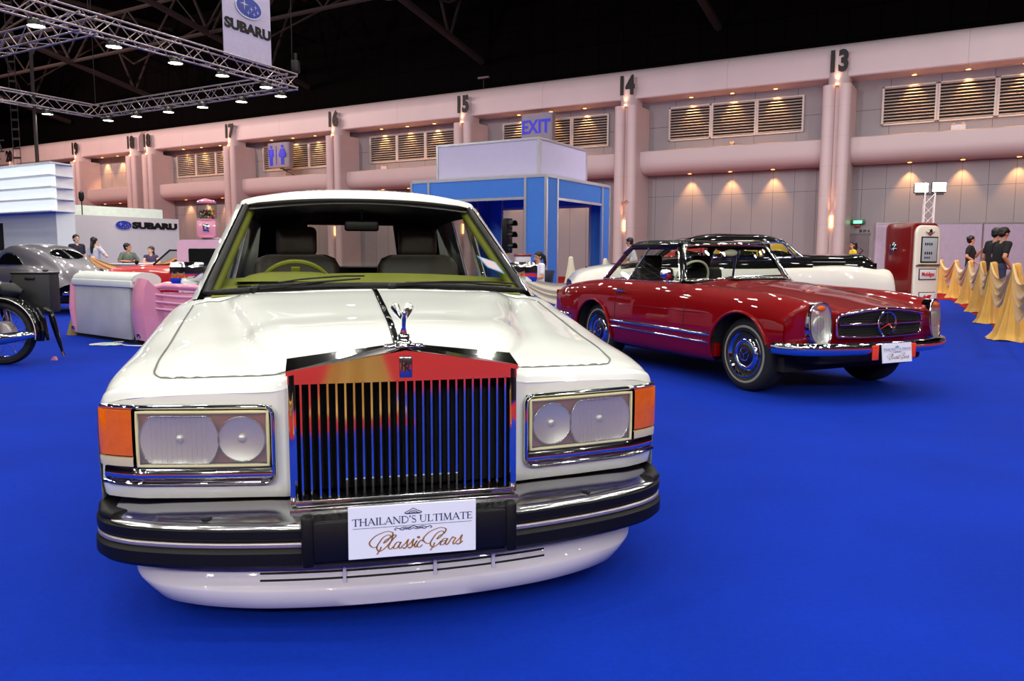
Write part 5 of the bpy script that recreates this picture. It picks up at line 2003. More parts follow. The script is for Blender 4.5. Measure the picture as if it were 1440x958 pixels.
def car_pt(root, u, v, z):
    return Matrix.Translation(root.location) @ Matrix.Rotation(root.rotation_euler[2], 4, 'Z') @ Vector((u, v, z))


placard(car_pt(saloon, 0, -.126, .3385), saloon.rotation_euler[2], 'white show sign with navy and gold lettering on the white saloon bumper', .380, .158, rot=radians(.3))
placard(car_pt(roadster, -.008, -.096, .390), roadster.rotation_euler[2], 'white show sign with grey and gold lettering on the red roadster bumper', .335, .155, rx=radians(-6))


# ================================================================ generic wheel
def simple_wheel(parent, x, y, r, w, side, hub=None, wall=False):
    Mw = Matrix.Translation((x, y, r)) @ Matrix.Rotation(side * PI / 2, 4, 'Y')
    t = MB().lathe([(r * .6, -w / 2), (r * .8, -w / 2), (r * .96, -w * .4), (r, -w * .2), (r, w * .2), (r * .96, w * .4), (r * .8, w / 2), (r * .6, w / 2)], 28, Mw).build('wheel', tyre_rubber, parent, angle=40)
    MB().lathe([(.004, w * .5), (r * .2, w * .52), (r * .45, w * .45), (r * .6, w * .48), (r * .62, w * .4)], 24, Mw, cap=False).build('hub_cap', hub or chrome_worn, t, angle=40)
    return t


# ================================================================ two-tone limousine behind the roadster
limo = thing('vintage_limousine', 'long cream vintage limousine with black roof and bonnet, parked behind the red roadster', 'car', (6.62, 14.45, 0), radians(90))


def lsec(v, us, zs):
    return [(u, v, z) for u, z in zip(us, zs)]


ls = [
    lsec(.00, (0, .35, .55, .66, .74, .80, .82, .80, .70), (.52, .55, .60, .66, .66, .58, .48, .36, .32)),
    lsec(.06, (0, .35, .52, .66, .78, .86, .88, .86, .74), (.66, .68, .76, .88, .86, .72, .54, .36, .30)),
    lsec(.35, (0, .35, .50, .66, .80, .88, .90, .88, .76), (.80, .80, .84, .94, .91, .76, .56, .36, .28)),
    lsec(.80, (0, .35, .50, .66, .82, .90, .92, .90, .78), (.88, .88, .90, .995, .96, .80, .58, .36, .28)),
    lsec(1.5, (0, .35, .55, .70, .84, .91, .92, .90, .78), (.92, .92, .93, .985, .955, .80, .58, .36, .28)),
    lsec(2.4, (0, .35, .60, .74, .85, .91, .92, .90, .78), (.93, .93, .94, .95, .93, .78, .58, .36, .28)),
    lsec(3.6, (0, .35, .60, .74, .85, .91, .92, .90, .78), (.93, .93, .95, .96, .94, .80, .58, .36, .28)),
    lsec(4.5, (0, .35, .58, .72, .84, .91, .92, .90, .78), (1.00, 1.00, 1.0, .985, .95, .80, .58, .38, .30)),
    lsec(5.1, (0, .35, .56, .68, .78, .85, .87, .86, .76), (.98, .97, .955, .93, .88, .76, .58, .42, .34)),
    lsec(5.5, (0, .33, .52, .62, .70, .77, .80, .80, .70), (.84, .83, .81, .79, .75, .68, .56, .46, .40)),
    lsec(5.58, (0, .3, .48, .58, .65, .72, .75, .74, .66), (.74, .73, .72, .70, .68, .62, .55, .48, .44)),
]
LD = shell(ls, 6, 4)


def keep_l(c):
    for av in (.85, 4.25):
        if abs(c[0]) > .5 and math.hypot(c[1] - av, c[2] - .30) < .31:
            return False
    return True


lb = MB().grid(LD, keep_l)
cut_arches(lb, [(.85, .30, .31), (4.25, .30, .31)])
lb.build('body', cream_paint, limo, angle=50)
MB().box((0, 2.8, .36), (1.4, 4.8, .2)).build('underbody', under_black, limo, smooth=False)
hs = [lsec(v, (0, .2, .38, .47, .50, .50), zs) for v, zs in ((.20, (1.10, 1.09, 1.05, .98, .9, .7)), (.26, (1.155, 1.145, 1.10, 1.0, .92, .8)), (.8, (1.185, 1.175, 1.14, 1.04, .95, .85)), (1.3, (1.20, 1.19, 1.155, 1.07, .97, .88)), (1.62, (1.215, 1.205, 1.165, 1.08, .98, .88)))]
MB().grid(shell(hs, 4, 3)).grid(np.array([[(u, .205 + .01 * (z < .8), z) for u in (-.5, -.3, 0, .3, .5)] for z in (.5, .8, 1.04)])).build('bonnet', black_paint, limo, angle=50)
bs_ = [lsec(v, (0, .3, .6, .76, .80, .82, .83), zs) for v, zs in ((1.45, (1.18, 1.17, 1.15, 1.12, 1.06, .98, .90)), (2.0, (1.17, 1.17, 1.16, 1.13, 1.07, .98, .90)), (3.7, (1.13, 1.13, 1.12, 1.10, 1.05, .98, .92)), (4.3, (1.08, 1.08, 1.07, 1.05, 1.02, .98, .94)), (4.75, (1.02, 1.02, 1.01, 1.0, .985, .97, .94)))]
MB().grid(shell(bs_, 5, 3), lambda c: not (abs(c[0]) < .72 and 1.6 < c[1] < 3.4 and c[2] > 1.08)).build('waist_panel', black_paint, limo, angle=50)
rsx = [lsec(v, (0, .3, .52, .60, .64, .65), zs) for v, zs in ((1.93, (1.475, 1.47, 1.45, 1.43, 1.40, 1.385)), (2.05, (1.515, 1.51, 1.49, 1.46, 1.42, 1.39)), (2.6, (1.555, 1.55, 1.525, 1.49, 1.43, 1.40)), (3.3, (1.535, 1.53, 1.505, 1.47, 1.42, 1.39)), (3.6, (1.46, 1.455, 1.435, 1.41, 1.37, 1.35)), (3.95, (1.27, 1.265, 1.25, 1.23, 1.20, 1.18)), (4.15, (1.12, 1.115, 1.10, 1.09, 1.07, 1.06)))]
MB().grid(shell(rsx, 5, 4)).build('roof', black_paint, limo, angle=60)
for sg in (-1, 1):
    def lw(v, t):
        return (sg * (.755 - .10 * t), v, 1.13 + .27 * t)
    for v0_, v1_, v2_, v3_ in ((1.72, 2.28, 2.28, 1.94), (2.36, 2.95, 2.95, 2.36), (3.02, 3.75, 3.5, 3.02)):
        G = [[lw(v0_ + (v3_ - v0_) * t + ((v1_ + (v2_ - v1_) * t) - (v0_ + (v3_ - v0_) * t)) * k / 4, t) for k in range(5)] for t in (0, .5, 1)]
        w = MB().grid(np.array(G)).build('side_window', tint_glass, limo, angle=80)
        MB().tube(G[0] + [G[1][-1]] + G[2][::-1] + [G[1][0]], .016, 6, closed=True).build('window_frame', chrome, w, angle=60)
    MB().tube([(sg * .835, v, 1.075 - .01 * (v > 3)) for v in np.linspace(.9, 4.2, 10)], .014, 6).build('waist_strip', chrome, limo)
    for vv in (.85, 4.25):
        simple_wheel(limo, sg * .80, vv, .35, .18, sg)
    MB().lathe([(.10, 0), (.11, .1), (.06, .22), (.01, .28)], 16, Matrix.Translation((sg * .62, .06, .72)) @ Matrix.Rotation(-PI / 2, 4, 'X')).build('headlamp', chrome, limo)
WSL = [[(s * (.70 - .1 * t), 1.60 + .33 * t - .06 * (1 - s * s), 1.15 + .28 * t) for s in np.linspace(-1, 1, 9)] for t in (0, .5, 1)]
w = MB().grid(np.array(WSL)).build('windscreen', tint_glass, limo, angle=80)
MB().tube(WSL[0] + [WSL[1][-1]] + WSL[2][::-1] + [WSL[1][0]], .018, 6, closed=True).build('windscreen_frame', chrome, w, angle=60)
MB().tube([(0, .5, 1.19), (0, .30, 1.20), (0, .24, 1.27), (0, .30, 1.31)], [.012, .014, .012, .004], 8).build('mascot', chrome, limo)
MB().sweep([(.85, .25, .42), (.8, .0, .42), (.5, -.12, .42), (-.5, -.12, .42), (-.8, 0, .42), (-.85, .25, .42)], rrect(.05, .12, .02, 3)).build('bumper', chrome, limo, angle=50)
MB().box((0, 2.9, .95), (1.2, .16, .5), bev=.05).box((0, 3.5, .95), (1.2, .16, .45), bev=.05).build('seat', brown_leather, limo)
MB().box((0, 5.27, .945), (.10, .03, .05), bev=.01).build('boot_handle', black_plastic, limo)

# ================================================================ silver fastback coupe
silver = thing('vintage_coupe', 'silver grey vintage fastback coupe with split rear window, at left behind the motorcycle', 'car', (-11.95, 17.75, 0), radians(-122))


def ss(v, us, zs):
    return [(u, v, z) for u, z in zip(us, zs)]


sils = [
    ss(0.0, (0, .10, .18, .28, .45, .58, .66, .68, .66, .6), (.60, .62, .62, .6, .55, .60, .58, .5, .4, .34)),
    ss(.25, (0, .15, .28, .38, .52, .66, .76, .78, .76, .66), (.80, .79, .76, .70, .72, .80, .72, .56, .38, .28)),
    ss(.8, (0, .2, .34, .44, .56, .70, .80, .83, .81, .68), (.94, .93, .89, .82, .80, .86, .78, .58, .36, .26)),
    ss(1.5, (0, .25, .42, .52, .60, .70, .80, .82, .80, .68), (1.0, .99, .96, .90, .87, .86, .78, .58, .36, .26)),
    ss(1.75, (0, .28, .46, .56, .64, .72, .80, .82, .80, .68), (1.04, 1.03, 1.0, .94, .90, .86, .78, .58, .36, .26)),
    ss(2.1, (0, .28, .44, .54, .63, .72, .80, .82, .80, .68), (1.31, 1.30, 1.26, 1.17, .93, .87, .77, .58, .36, .26)),
    ss(2.5, (0, .28, .45, .55, .64, .73, .80, .82, .80, .68), (1.375, 1.365, 1.33, 1.22, .93, .87, .77, .58, .36, .26)),
    ss(2.95, (0, .27, .44, .54, .64, .76, .84, .86, .83, .68), (1.35, 1.34, 1.30, 1.19, .95, .90, .78, .58, .37, .26)),
    ss(3.4, (0, .25, .40, .50, .62, .78, .87, .88, .85, .68), (1.25, 1.24, 1.19, 1.08, .92, .89, .77, .58, .38, .28)),
    ss(3.85, (0, .22, .36, .46, .60, .76, .85, .86, .83, .66), (1.06, 1.05, 1.00, .90, .83, .81, .70, .55, .40, .30)),
    ss(4.2, (0, .20, .34, .44, .56, .68, .76, .78, .75, .6), (.84, .83, .79, .73, .70, .67, .60, .50, .40, .32)),
    ss(4.38, (0, .18, .30, .40, .48, .56, .62, .64, .62, .5), (.66, .65, .62, .59, .57, .54, .50, .45, .40, .36)),
]
SD = shell(sils, 10, 8)


def in_ell(y, z, cy, cz, ry, rz):
    return ((y - cy) / ry) ** 2 + ((z - cz) / rz) ** 2 < 1


def keep_v(c):
    u, v, z = abs(c[0]), c[1], c[2]
    if u > .5 and z < .8:
        for av in (.85, 3.35):
            if math.hypot(v - av, z - .34) < .36:
                return False
    # windscreen
    if u < .42 and 1.80 < v < 2.07 and z > 1.03:
        return False
    return True


sb = MB().grid(SD, keep_v)
cut_arches(sb, [(.85, .34, .36), (3.35, .34, .36)])
sb.build('body', silver_paint, silver, angle=50)
SSu = Surf(SD)
dark_glass = pm('dark_window', (9, 10, 12), .06, coat=1.0)
MATS['dark_car_glass'] = glass_mat('dark_car_glass', (120, 126, 128))
for sg in (-1, 1):
    G = []
    for v in np.linspace(2.12, 3.16, 24):
        k = (v - 2.12) / 1.04
        lo, hi = .955, .955 + .235 * (1 - abs((v - 2.5) / (.66 if v > 2.5 else .40)) ** 2.2)
        hi = max(hi, lo + .012)
        G.append([(SSu.u(v, z, sg) + sg * .008, v, z) for z in np.linspace(lo, hi, 9)])
    MB().grid(np.array(G)).build('side_window', dark_glass, silver, angle=80)
    lp = [r[0] for r in G] + [r[-1] for r in G[::-1]]
    MB().tube(lp, .011, 6, closed=True).build('window_trim', chrome, silver, angle=60)
    G = []
    for v in np.linspace(3.38, 3.84, 12):
        w_ = .05 + .25 * (1 - abs((v - 3.62) / .25) ** 2.5)
        G.append([(sg * u, v, SSu.z(sg * u, v, .8) + .008) for u in np.linspace(.018, w_, 8)])
    MB().grid(np.array(G)).build('rear_window', dark_glass, silver, angle=80)
    lp = [r[0] for r in G] + [r[-1] for r in G[::-1]]
    MB().tube(lp, .008, 6, closed=True).build('rear_window_trim', chrome_worn, silver, angle=60)
MB().grid(SD * np.array([.97, 1, 1]) - np.array([0, 0, .02]), lambda c: c[2] > .97 and 1.74 < c[1] < 2.12 and abs(c[0]) < .46).build('windscreen', dark_glass, silver, angle=60)
MB().box((0, 2.6, .62), (1.2, 2.6, .5), bev=.05).box((0, 2.2, .28), (1.1, 3.4, .1)).build('cabin_interior', under_black, silver)
for sg in (-1, 1):
    for vv in (.85, 3.35):
        simple_wheel(silver, sg * .70, vv, .34, .16, sg, silver_paint)
    MB().box((sg * .42, 4.42, .42), (.30, .05, .08), bev=.02).tube([(sg * .42, 4.47, .34), (sg * .42, 4.47, .52)], .025, 8).build('bumper_quarter', chrome, silver)
    MB().lathe([(.04, 0), (.045, .05), (.03, .09)], 12, Matrix.Translation((sg * .62, 4.12, .66)) @ Matrix.Rotation(-PI / 2, 4, 'X')).build('tail_lamp', chrome, silver)
MB().tube([(-.3, 4.2, .26), (-.3, 4.55, .24)], .03, 8).build('exhaust_pipe', dark_chrome, silver)
MB().tube([(-.55, 3.7, .25), (0, 3.7, .22), (.55, 3.7, .25)], .04, 8).build('rear_axle', under_black, silver)

# ================================================================ red convertible at left rear
conv = thing('red_convertible', 'small red open-top car behind the pink sofa, black windscreen frame', 'car', (-9.15, 18.0, 0), radians(-96))
cv = []
for v, zc, w in ((0, .62, .5), (.06, .72, .62), (.35, .86, .74), (.9, .93, .78), (1.35, .955, .79), (1.5, .955, .79), (2.6, .94, .79), (2.9, .93, .78), (3.5, .86, .74), (3.75, .72, .64)):
    cv.append([(0, v, zc), (w * .45, v, zc - .005), (w * .75, v, zc - .02), (w * .92, v, zc - .08), (w, v, zc - .2), (w * 1.01, v, .5), (w * .98, v, .34), (w * .85, v, .26)])
cb_ = MB().grid(shell(cv, 5, 3), lambda c: not (abs(c[0]) < .58 and 1.4 < c[1] < 2.7 and c[2] > .85) and not (abs(c[0]) > .5 and min(math.hypot(c[1] - .75, c[2] - .3), math.hypot(c[1] - 3.0, c[2] - .3)) < .33))
cut_arches(cb_, [(.75, .3, .33), (3.0, .3, .33)])
cb_.build('body', pm('bright_red_paint', (186, 10, 18), .35, coat=1), conv, angle=50)
MB().box((0, 2.0, .45), (1.2, 2.9, .4)).build('tub', under_black, conv, smooth=False)
wl = [(-.62, 1.42, .94), (-.56, 1.78, 1.26), (.56, 1.78, 1.26), (.62, 1.42, .94)]
w = MB().tube(wl, .022, 8).build('windscreen_frame', black_plastic, conv, angle=60)
MB().grid(np.array([[wl[0], wl[3]], [wl[1], wl[2]]])).build('windscreen', tint_glass, w)
for sg in (-1, 1):
    MB().box((sg * .32, 2.35, .85), (.42, .12, .5), bev=.05, seg=3).build('seat_back', black_plastic, conv)
    for vv in (.75, 3.0):
        simple_wheel(conv, sg * .68, vv, .30, .15, sg)
    MB().ball((sg * .80, 1.15, 1.0), .06, (1, .6, .9), 14, 10).build('door_mirror', black_plastic, conv)
    MB().ball((sg * .55, .10, .70), .085, (1, .5, 1), 14, 10).build('headlamp', chrome, conv)


# ================================================================ small boxy cars glimpsed through windows
def micro_van(name, lab, loc, rz, mat, L=3.2, Wd=1.4, H=1.45):
    c = thing(name, lab, 'car', loc, rz)
    secs_ = []
    for v, zt_, w in ((0, .7, .60), (.08, .82, .66), (.55, .92, .70), (.85, 1.30, .64), (1.05, H - .02, .60), (1.8, H, .60), (L - .35, H - .04, .60), (L - .12, 1.1, .66), (L, .8, .64)):
        k = max(0, (zt_ - .95))
        secs_.append([(0, v, zt_), (w * .6, v, zt_ - .01), (w * .92, v, zt_ - .05), (w * 1.02, v, max(.75, zt_ - .08 - k * .5)), (w * 1.10, v, .78), (w * 1.12, v, .6), (w * 1.10, v, .4), (w, v, .28)])
    D_ = shell(secs_, 5, 4)

    def kp(cc):
        u, v, z = abs(cc[0]), cc[1], cc[2]
        if u > .5 and min(math.hypot(v - .62, z - .28), math.hypot(v - L + .6, z - .28)) < .3:
            return False
        if u > .5 and .92 < z < H - .14 and (1.0 < v < 1.72 or 1.85 < v < L - .6):
            return False
        if u < .52 and .62 < v < .98 and .98 < z < H - .1:
            return False
        return True
    b = MB().grid(D_, kp)
    cut_arches(b, [(.62, .28, .3), (L - .6, .28, .3)])
    b.build('body', mat, c, angle=50)
    MB().grid(D_ * np.array([.975, 1, 1]), lambda cc: cc[2] > .9 and .6 < cc[1] < L - .2 and cc[2] < H - .06).build('window_glass', MATS['dark_car_glass'], c, angle=60)
    for sg in (-1, 1):
        for vv in (.62, L - .6):
            simple_wheel(c, sg * .66, vv, .27, .14, sg)
    MB().box((0, L / 2, .42), (1.0, L - .6, .25)).build('underbody', under_black, c, smooth=False)
    return c


micro_van('yellow_microcar', 'small bright yellow car seen through the cream limousine windows', (8.0, 20.2, 0), radians(80), yellow_paint)
micro_van('red_microcar', 'small red boxy car far off, seen through the red roadster side window', (7.9, 25.6, 0), radians(84), MATS['bright_red_paint'])

# ================================================================ motorcycle
moto = thing('motorcycle', 'black vintage motorcycle with chrome exhaust and pinstriped mudguard, cut by the left edge', 'motorcycle', (-5.34, 8.25, 0), radians(3))
# local: x to the right (rear), rear hub at origin; front to -x
for wx, nm in ((0, 'rear_wheel'), (-1.38, 'front_wheel')):
    Mw = Matrix.Translation((wx, 0, .335)) @ Matrix.Rotation(PI / 2, 4, 'X')
    t = MB().lathe([(.262, -.04), (.285, -.055), (.315, -.05), (.335, -.015), (.335, .015), (.315, .05), (.285, .055), (.262, .04), (.262, -.04)], 44, Mw, cap=False).build(nm, tyre_rubber, moto, angle=40)
    MB().lathe([(.262, -.035), (.25, -.03), (.245, 0), (.25, .03), (.262, .035)], 44, Mw, cap=False).build('rim', chrome, t, angle=50)
    MB().lathe([(.02, .07), (.10, .065), (.115, .05), (.12, .02), (.12, -.05), (.02, -.07)], 28, Mw).build('brake_drum', pm('drum_grey', (190, 180, 180), .4, metal=.4) if wx == 0 else MATS['drum_grey'], t, angle=30)
    sp = MB()
    for k in range(20):
        a = 2 * PI * k / 20
        a2 = a + (.5 if k % 2 else -.5)
        sp.tube([Mw @ Vector((.115 * cos(a), .115 * sin(a), .03 * (-1) ** (k // 2))), Mw @ Vector((.25 * cos(a2), .25 * sin(a2), 0))], .0022, 4)
    sp.build('spoke', chrome_worn, t)


def guard(wx, a0, a1, r=.40, hw=.085):
    G = []
    for a in np.linspace(a0, a1, 26):
        G.append([(wx + (r + dr) * cos(radians(a)), y, .335 + (r + dr) * sin(radians(a))) for y, dr in ((-hw, -.055), (-hw, -.02), (-hw * .7, .008), (0, .02), (hw * .7, .008), (hw, -.02), (hw, -.055))])
    return MB().grid(np.array(G))


rg = guard(0, -12, 150).build('rear_mudguard', black_paint, moto, angle=60)
ps = MB()
for y in (-.088, .088):
    ps.tube([(.372 * cos(radians(a)), y, .335 + .372 * sin(radians(a))) for a in np.linspace(-10, 120, 24)], .004, 5)
ps.build('pinstripe', pm('pinstripe_white', (225, 220, 210), .4), rg)
guard(-1.38, 20, 190).build('front_mudguard', black_paint, moto, angle=60)
ex = MB()
ex.tube([(-.95, -.16, .34), (-.75, -.19, .26), (-.45, -.19, .255), (-.3, -.19, .26), (.05, -.19, .285), (.30, -.19, .32), (.41, -.19, .335), (.425, -.19, .337)], [.022, .025, .03, .05, .062, .05, .025, .018], 14)
ex.build('exhaust', chrome, moto, angle=60)
fr_ = MB()
fr_.tube([(0, -.1, .335), (-.5, -.1, .34), (-.95, -.08, .30), (-1.02, 0, .75), (-1.05, 0, .92)], .02, 8).tube([(0, .1, .335), (-.5, .1, .34), (-.95, .08, .30), (-1.02, 0, .75)], .02, 8)
fr_.tube([(0, -.1, .335), (-.12, -.11, .72), (-.4, -.05, .80), (-1.0, 0, .86)], .018, 8).tube([(0, .1, .335), (-.12, .11, .72), (-.4, .05, .80)], .018, 8)
for y in (-.09, .09):
    fr_.tube([(-1.38, y, .335), (-1.12, y, .88), (-1.08, y * .7, .98)], .022, 8)
fr_.tube([(-1.0, -.32, 1.02), (-1.10, -.2, 1.04), (-1.08, 0, 1.0), (-1.10, .2, 1.04), (-1.0, .32, 1.02)], .012, 8)
fr_.build('frame', black_paint, moto, angle=60)
for y in (-.13, .13):
    sh_ = MB().tube([(.0, y, .34), (-.04, y, .56)], .035, 12).tube([(-.04, y, .55), (-.07, y, .72)], .028, 12)
    sh_.build('shock_absorber', chrome_worn, moto)
en = MB().box((-.66, 0, .42), (.36, .24, .26), bev=.05, seg=3).tube([(-.72, 0, .5), (-.78, 0, .78)], .08, 14)
for k in range(7):
    en.lathe([(.10, 0), (.10, .012)], 16, Matrix.Translation((-.73 - k * .008, 0, .56 + k * .03)))
en.build('engine', MATS['drum_grey'], moto, angle=40)
MB().ball((-.72, 0, .86), .2, (1.5, .75, .72), 24, 14).build('fuel_tank', black_paint, moto)
se = MB()
se.ball((-.22, 0, .83), .17, (1.5, .95, .5), 22, 12).box((-.20, 0, .80), (.48, .26, .10), bev=.04, seg=3)
se.build('seat', pm('seat_vinyl', (14, 14, 15), .55), moto, angle=60)
pi_ = MB().tube([(-.48, -.15, .80), (-.2, -.172, .785), (.03, -.14, .80), (.06, -.10, .86), (.0, -.06, .92)], .005, 5).build('seat_piping', MATS['pinstripe_white'], moto)
MB().tube([(-.06, 0, .80), (.12, 0, .78), (.22, 0, .76)], [.07, .08, .03], 12).build('pillion_pad', MATS['seat_vinyl'], moto)
MB().lathe([(.055, 0), (.06, .02), (.05, .05), (.01, .055)], 18, Matrix.Translation((-.04, -.12, .64)) @ Matrix.Rotation(PI / 2, 4, 'X')).build('tail_lamp', chrome, moto)
MB().lathe([(.045, .052), (.02, .062), (.001, .064)], 18, Matrix.Translation((-.04, -.12, .64)) @ Matrix.Rotation(PI / 2, 4, 'X'), cap=False).build('tail_lens', pm('lens_pink', (200, 150, 175), .25, coat=1), moto)
pb = MB().box((.21, .28, .74), (.40, .22, .42), bev=.02).build('pannier_box', pm('pannier_black', (26, 26, 27), .6), moto)
MB().box((.21, .28, .955), (.41, .23, .02), bev=.008).box((.21, .165, .90), (.10, .02, .03), bev=.005).build('pannier_lid', black_plastic, pb)
cr = MB().tube([(.36, .1, .60), (.44, .1, .55), (.45, .12, .45), (.50, .12, .24), (.53, .12, .12)], [.02, .03, .035, .025, .014], 8).tube([(.38, -.05, .60), (.45, -.05, .48), (.47, -.04, .26)], .02, 8)
cr.build('rear_stand', black_paint, moto, angle=60)
MB().tube([(.53, .12, .13), (.545, .12, .07)], .013, 8).build('stand_tip', chrome, moto)
MB().lathe([(.08, 0), (.10, .06), (.09, .14), (.02, .18)], 20, Matrix.Translation((-1.2, 0, .9)) @ Matrix.Rotation(PI / 2, 4, 'Y') @ Matrix.Rotation(PI, 4, 'X')).build('headlamp', chrome, moto)
c = thing('pink_chock', 'tiny pink wedge on the carpet behind the motorcycle rear wheel', 'wedge', (-5.03, 8.62, 0))
MB().prism([(-.03, 0), (.03, 0), (.02, .035), (0, .04)], .04, Matrix.Rotation(PI / 2, 4, 'X')).build('wedge', pink_paint, c)

# ================================================================ pink car-tail sofa
SO = Vector((-6.28, 11.30, 0))
SDIR = Vector((-4.992 + 6.171, 10.452 - 11.377, 0)).normalized()
SA = math.atan2(SDIR.y, SDIR.x)
sofa = thing('car_tail_sofa', 'pink sofa made from a car tail, grey padded back turned to the viewer', 'sofa', SO, SA)
grey_vinyl = pm('grey_vinyl', (186, 186, 194), .5, var=.03, scale=3)
seat_vinyl2 = pm('cushion_vinyl', (204, 208, 204), .5, var=.03, bump=.1, bscale=20)
SLn = 1.98
MB().box((.12 + .80, -.01, .40), (1.58, .05, .70), bev=.008).build('back_panel', pm('sofa_grey_panel', (172, 172, 178), .45, var=.12, scale=2.2), sofa)
cu_ = []
G = []
for x in np.linspace(.10, 1.80, 24):
    row = []
    for k in range(15):
        a = radians(-30 + 240 * k / 14)
        row.append((x, .16 + -.20 * cos(a), .80 + .105 * sin(a) + .02))
    G.append(row)
MB().grid(np.array(G)).box((.95, -.02, .775), (1.70, .08, .09), bev=.012).lathe([(.001, 0), (.195, 0)], 20, Matrix.Translation((1.80, .16, .82)) @ Matrix.Rotation(PI / 2, 4, 'Y') @ Matrix.Diagonal((.54, 1, 1, 1)), cap=False).lathe([(.001, 0), (.195, 0)], 20, Matrix.Translation((.10, .16, .82)) @ Matrix.Rotation(PI / 2, 4, 'Y') @ Matrix.Diagonal((.54, 1, 1, 1)), cap=False).box((.95, .16, .79), (1.68, .34, .1), bev=.02).build('top_cushion', seat_vinyl2, sofa, angle=60)
side_poly = [(-.02, .05), (.9, .05), (.95, .3), (.80, .46), (.30, .56), (.02, .84), (-.03, .72), (-.06, .40)]
for x, nm in ((0, 'a'), (1.80, 'b')):
    w = .13 if nm == 'a' else .30
    m = MB()
    # fin-shaped flank, bulging
    A = []
    for px_ in np.linspace(0, 1, 5):
        off = .03 * sin(PI * px_)
        A.append([(x + w * px_ - (.04 if nm == 'a' else -.04) * sin(PI * (1 - abs(2 * px_ - 1))) * 0, y - off, z + off * .6) for y, z in side_poly + side_poly[:1]])
    m.grid(np.array(A))
    m.bm.faces.new([m.bm.verts.new(p) for p in A[0][:-1]])
    m.bm.faces.new([m.bm.verts.new(p) for p in A[-1][:-1]])
    fo = m.build('flank', pink_paint, sofa, angle=50, merge=.0005)
    MB().box((x + w * .5, -.055, .12), (.08, .02, .05), bev=.008).build('badge', chrome_worn, fo)
MB().box((1.0, .45, .30), (1.7, .8, .4), bev=.05, seg=3).build('seat', seat_vinyl2, sofa, angle=60)
MB().box((1.0, .4, .04), (1.9, .8, .08)).build('plinth', black_matte, sofa, smooth=False)
# flared pink arm continuing to the right
MB().tube([(1.95, .1, .72), (2.1, .25, .76), (2.35, .5, .74), (2.6, .75, .70)], [.06, .10, .11, .09], 12, flat=(.5, 1)).box((2.30, .48, .36), (1.0, .12, .62), rz=.75, bev=.05, seg=3).build('flared_arm', pink_paint, sofa, angle=60)
fl2 = MB()
for z in (.62, .53, .44):
    fl2.tube([(2.02, .05, z + .04), (2.3, .30, z), (2.62, .60, z - .02)], .014, 6)
fl2.build('arm_moulding', pm('pink_gloss', (236, 176, 205), .15, coat=1), sofa, angle=60)
m = MB().tube([(-.12, .02, .0), (-.10, .03, .30)], [.09, .02], 8)
m.build('gold_cloth_foot', pm('cloth_olive', (130, 112, 50), .8), sofa)

c = thing('extension_cable', 'white extension cable coiled on the blue carpet by the pink sofa', 'cable', (-5.15, 10.05, 0))
pts = []
for k in range(60):
    a = k / 60 * 6 * PI
    pts.append((.16 * cos(a) * (1 + .25 * sin(a * .37)) - .05, .10 * sin(a) * (1 + .3 * cos(a * .53)) + .02 * sin(a * 3.1), .008 + .012 * (k / 60)))
pts = [(-.0, .35, .008), (-.08, .25, .008)] + pts + [(.2, -.05, .01), (.4, -.12, .008), (.62, -.10, .008), (.85, -.02, .008)]
MB().tube(curve_pts(pts, 3), .0085, 6).build('cable', pm('cable_white', (214, 214, 206), .5), c, angle=60)
MB().box((.02, -.05, .022), (.13, .05, .04), rz=.3, bev=.008).build('socket', pm('socket_mint', (160, 205, 190), .5), c)

# pink retro cabinet with dark screen, candy dispenser on top
cab = thing('retro_cabinet', 'pink rounded retro cabinet with dark screen behind the saloon mirror', 'cabinet', (-4.98, 11.80, 0), SA + .52)
m = MB()
prof = rrect(1.30, 1.36, .09, 6)
m.prism([(x + .65, y + .70) for x, y in prof], .5, Matrix.Translation((0, .5, 0)) @ Matrix.Rotation(PI / 2, 4, 'X'))
m.build('case', pm('cabinet_pink', (214, 170, 196), .35, coat=.6, var=.02), cab, angle=30)
MB().box((.70, -.005, 1.02), (1.02, .02, .46), bev=.02).build('dark_screen', pm('screen_dark', (22, 24, 24), .12, coat=1), cab)
MB().box((.65, -.006, .38), (1.18, .015, .66), bev=.02).build('lower_door', pm('door_pink', (196, 160, 192), .4), cab)
MB().box((.65, .25, 1.395), (.55, .4, .025), bev=.008).build('tray', alu, cab)
gum = thing('gumball_machine', 'pink gumball machine with glass globe of coloured candy, standing on the pink cabinet', 'gumball machine', (-4.54, 11.86, 1.41), .2)
MB().box((0, 0, .13), (.27, .22, .24), bev=.02).lathe([(.15, .0), (.15, .02), (.12, .03)], 20).lathe([(.10, .24), (.12, .25), (.12, .27), (.11, .275)], 20).build('base', pink_paint, gum, angle=40)
MB().box((0, -.115, .14), (.09, .02, .12), bev=.01).lathe([(.03, 0), (.03, .02), (.01, .03)], 12, Matrix.Translation((0, -.12, .16)) @ Matrix.Rotation(PI / 2, 4, 'X')).build('coin_slot', chrome, gum)
MB().lathe([(.10, .275), (.135, .285), (.145, .31), (.145, .48), (.13, .51), (.12, .515)], 8, cap=False).build('glass_globe', clear_glass, gum, angle=20)
MB().lathe([(.135, .505), (.14, .53), (.10, .555), (.04, .565), (.02, .575)], 20).build('lid', pink_paint, gum)
cols = [(200, 40, 40), (40, 110, 60), (230, 180, 40), (40, 60, 140), (70, 130, 70), (30, 40, 60)]
cm = [pm('candy%d' % i, cc, .3, coat=1) for i, cc in enumerate(cols)]
rng = random.Random(3)
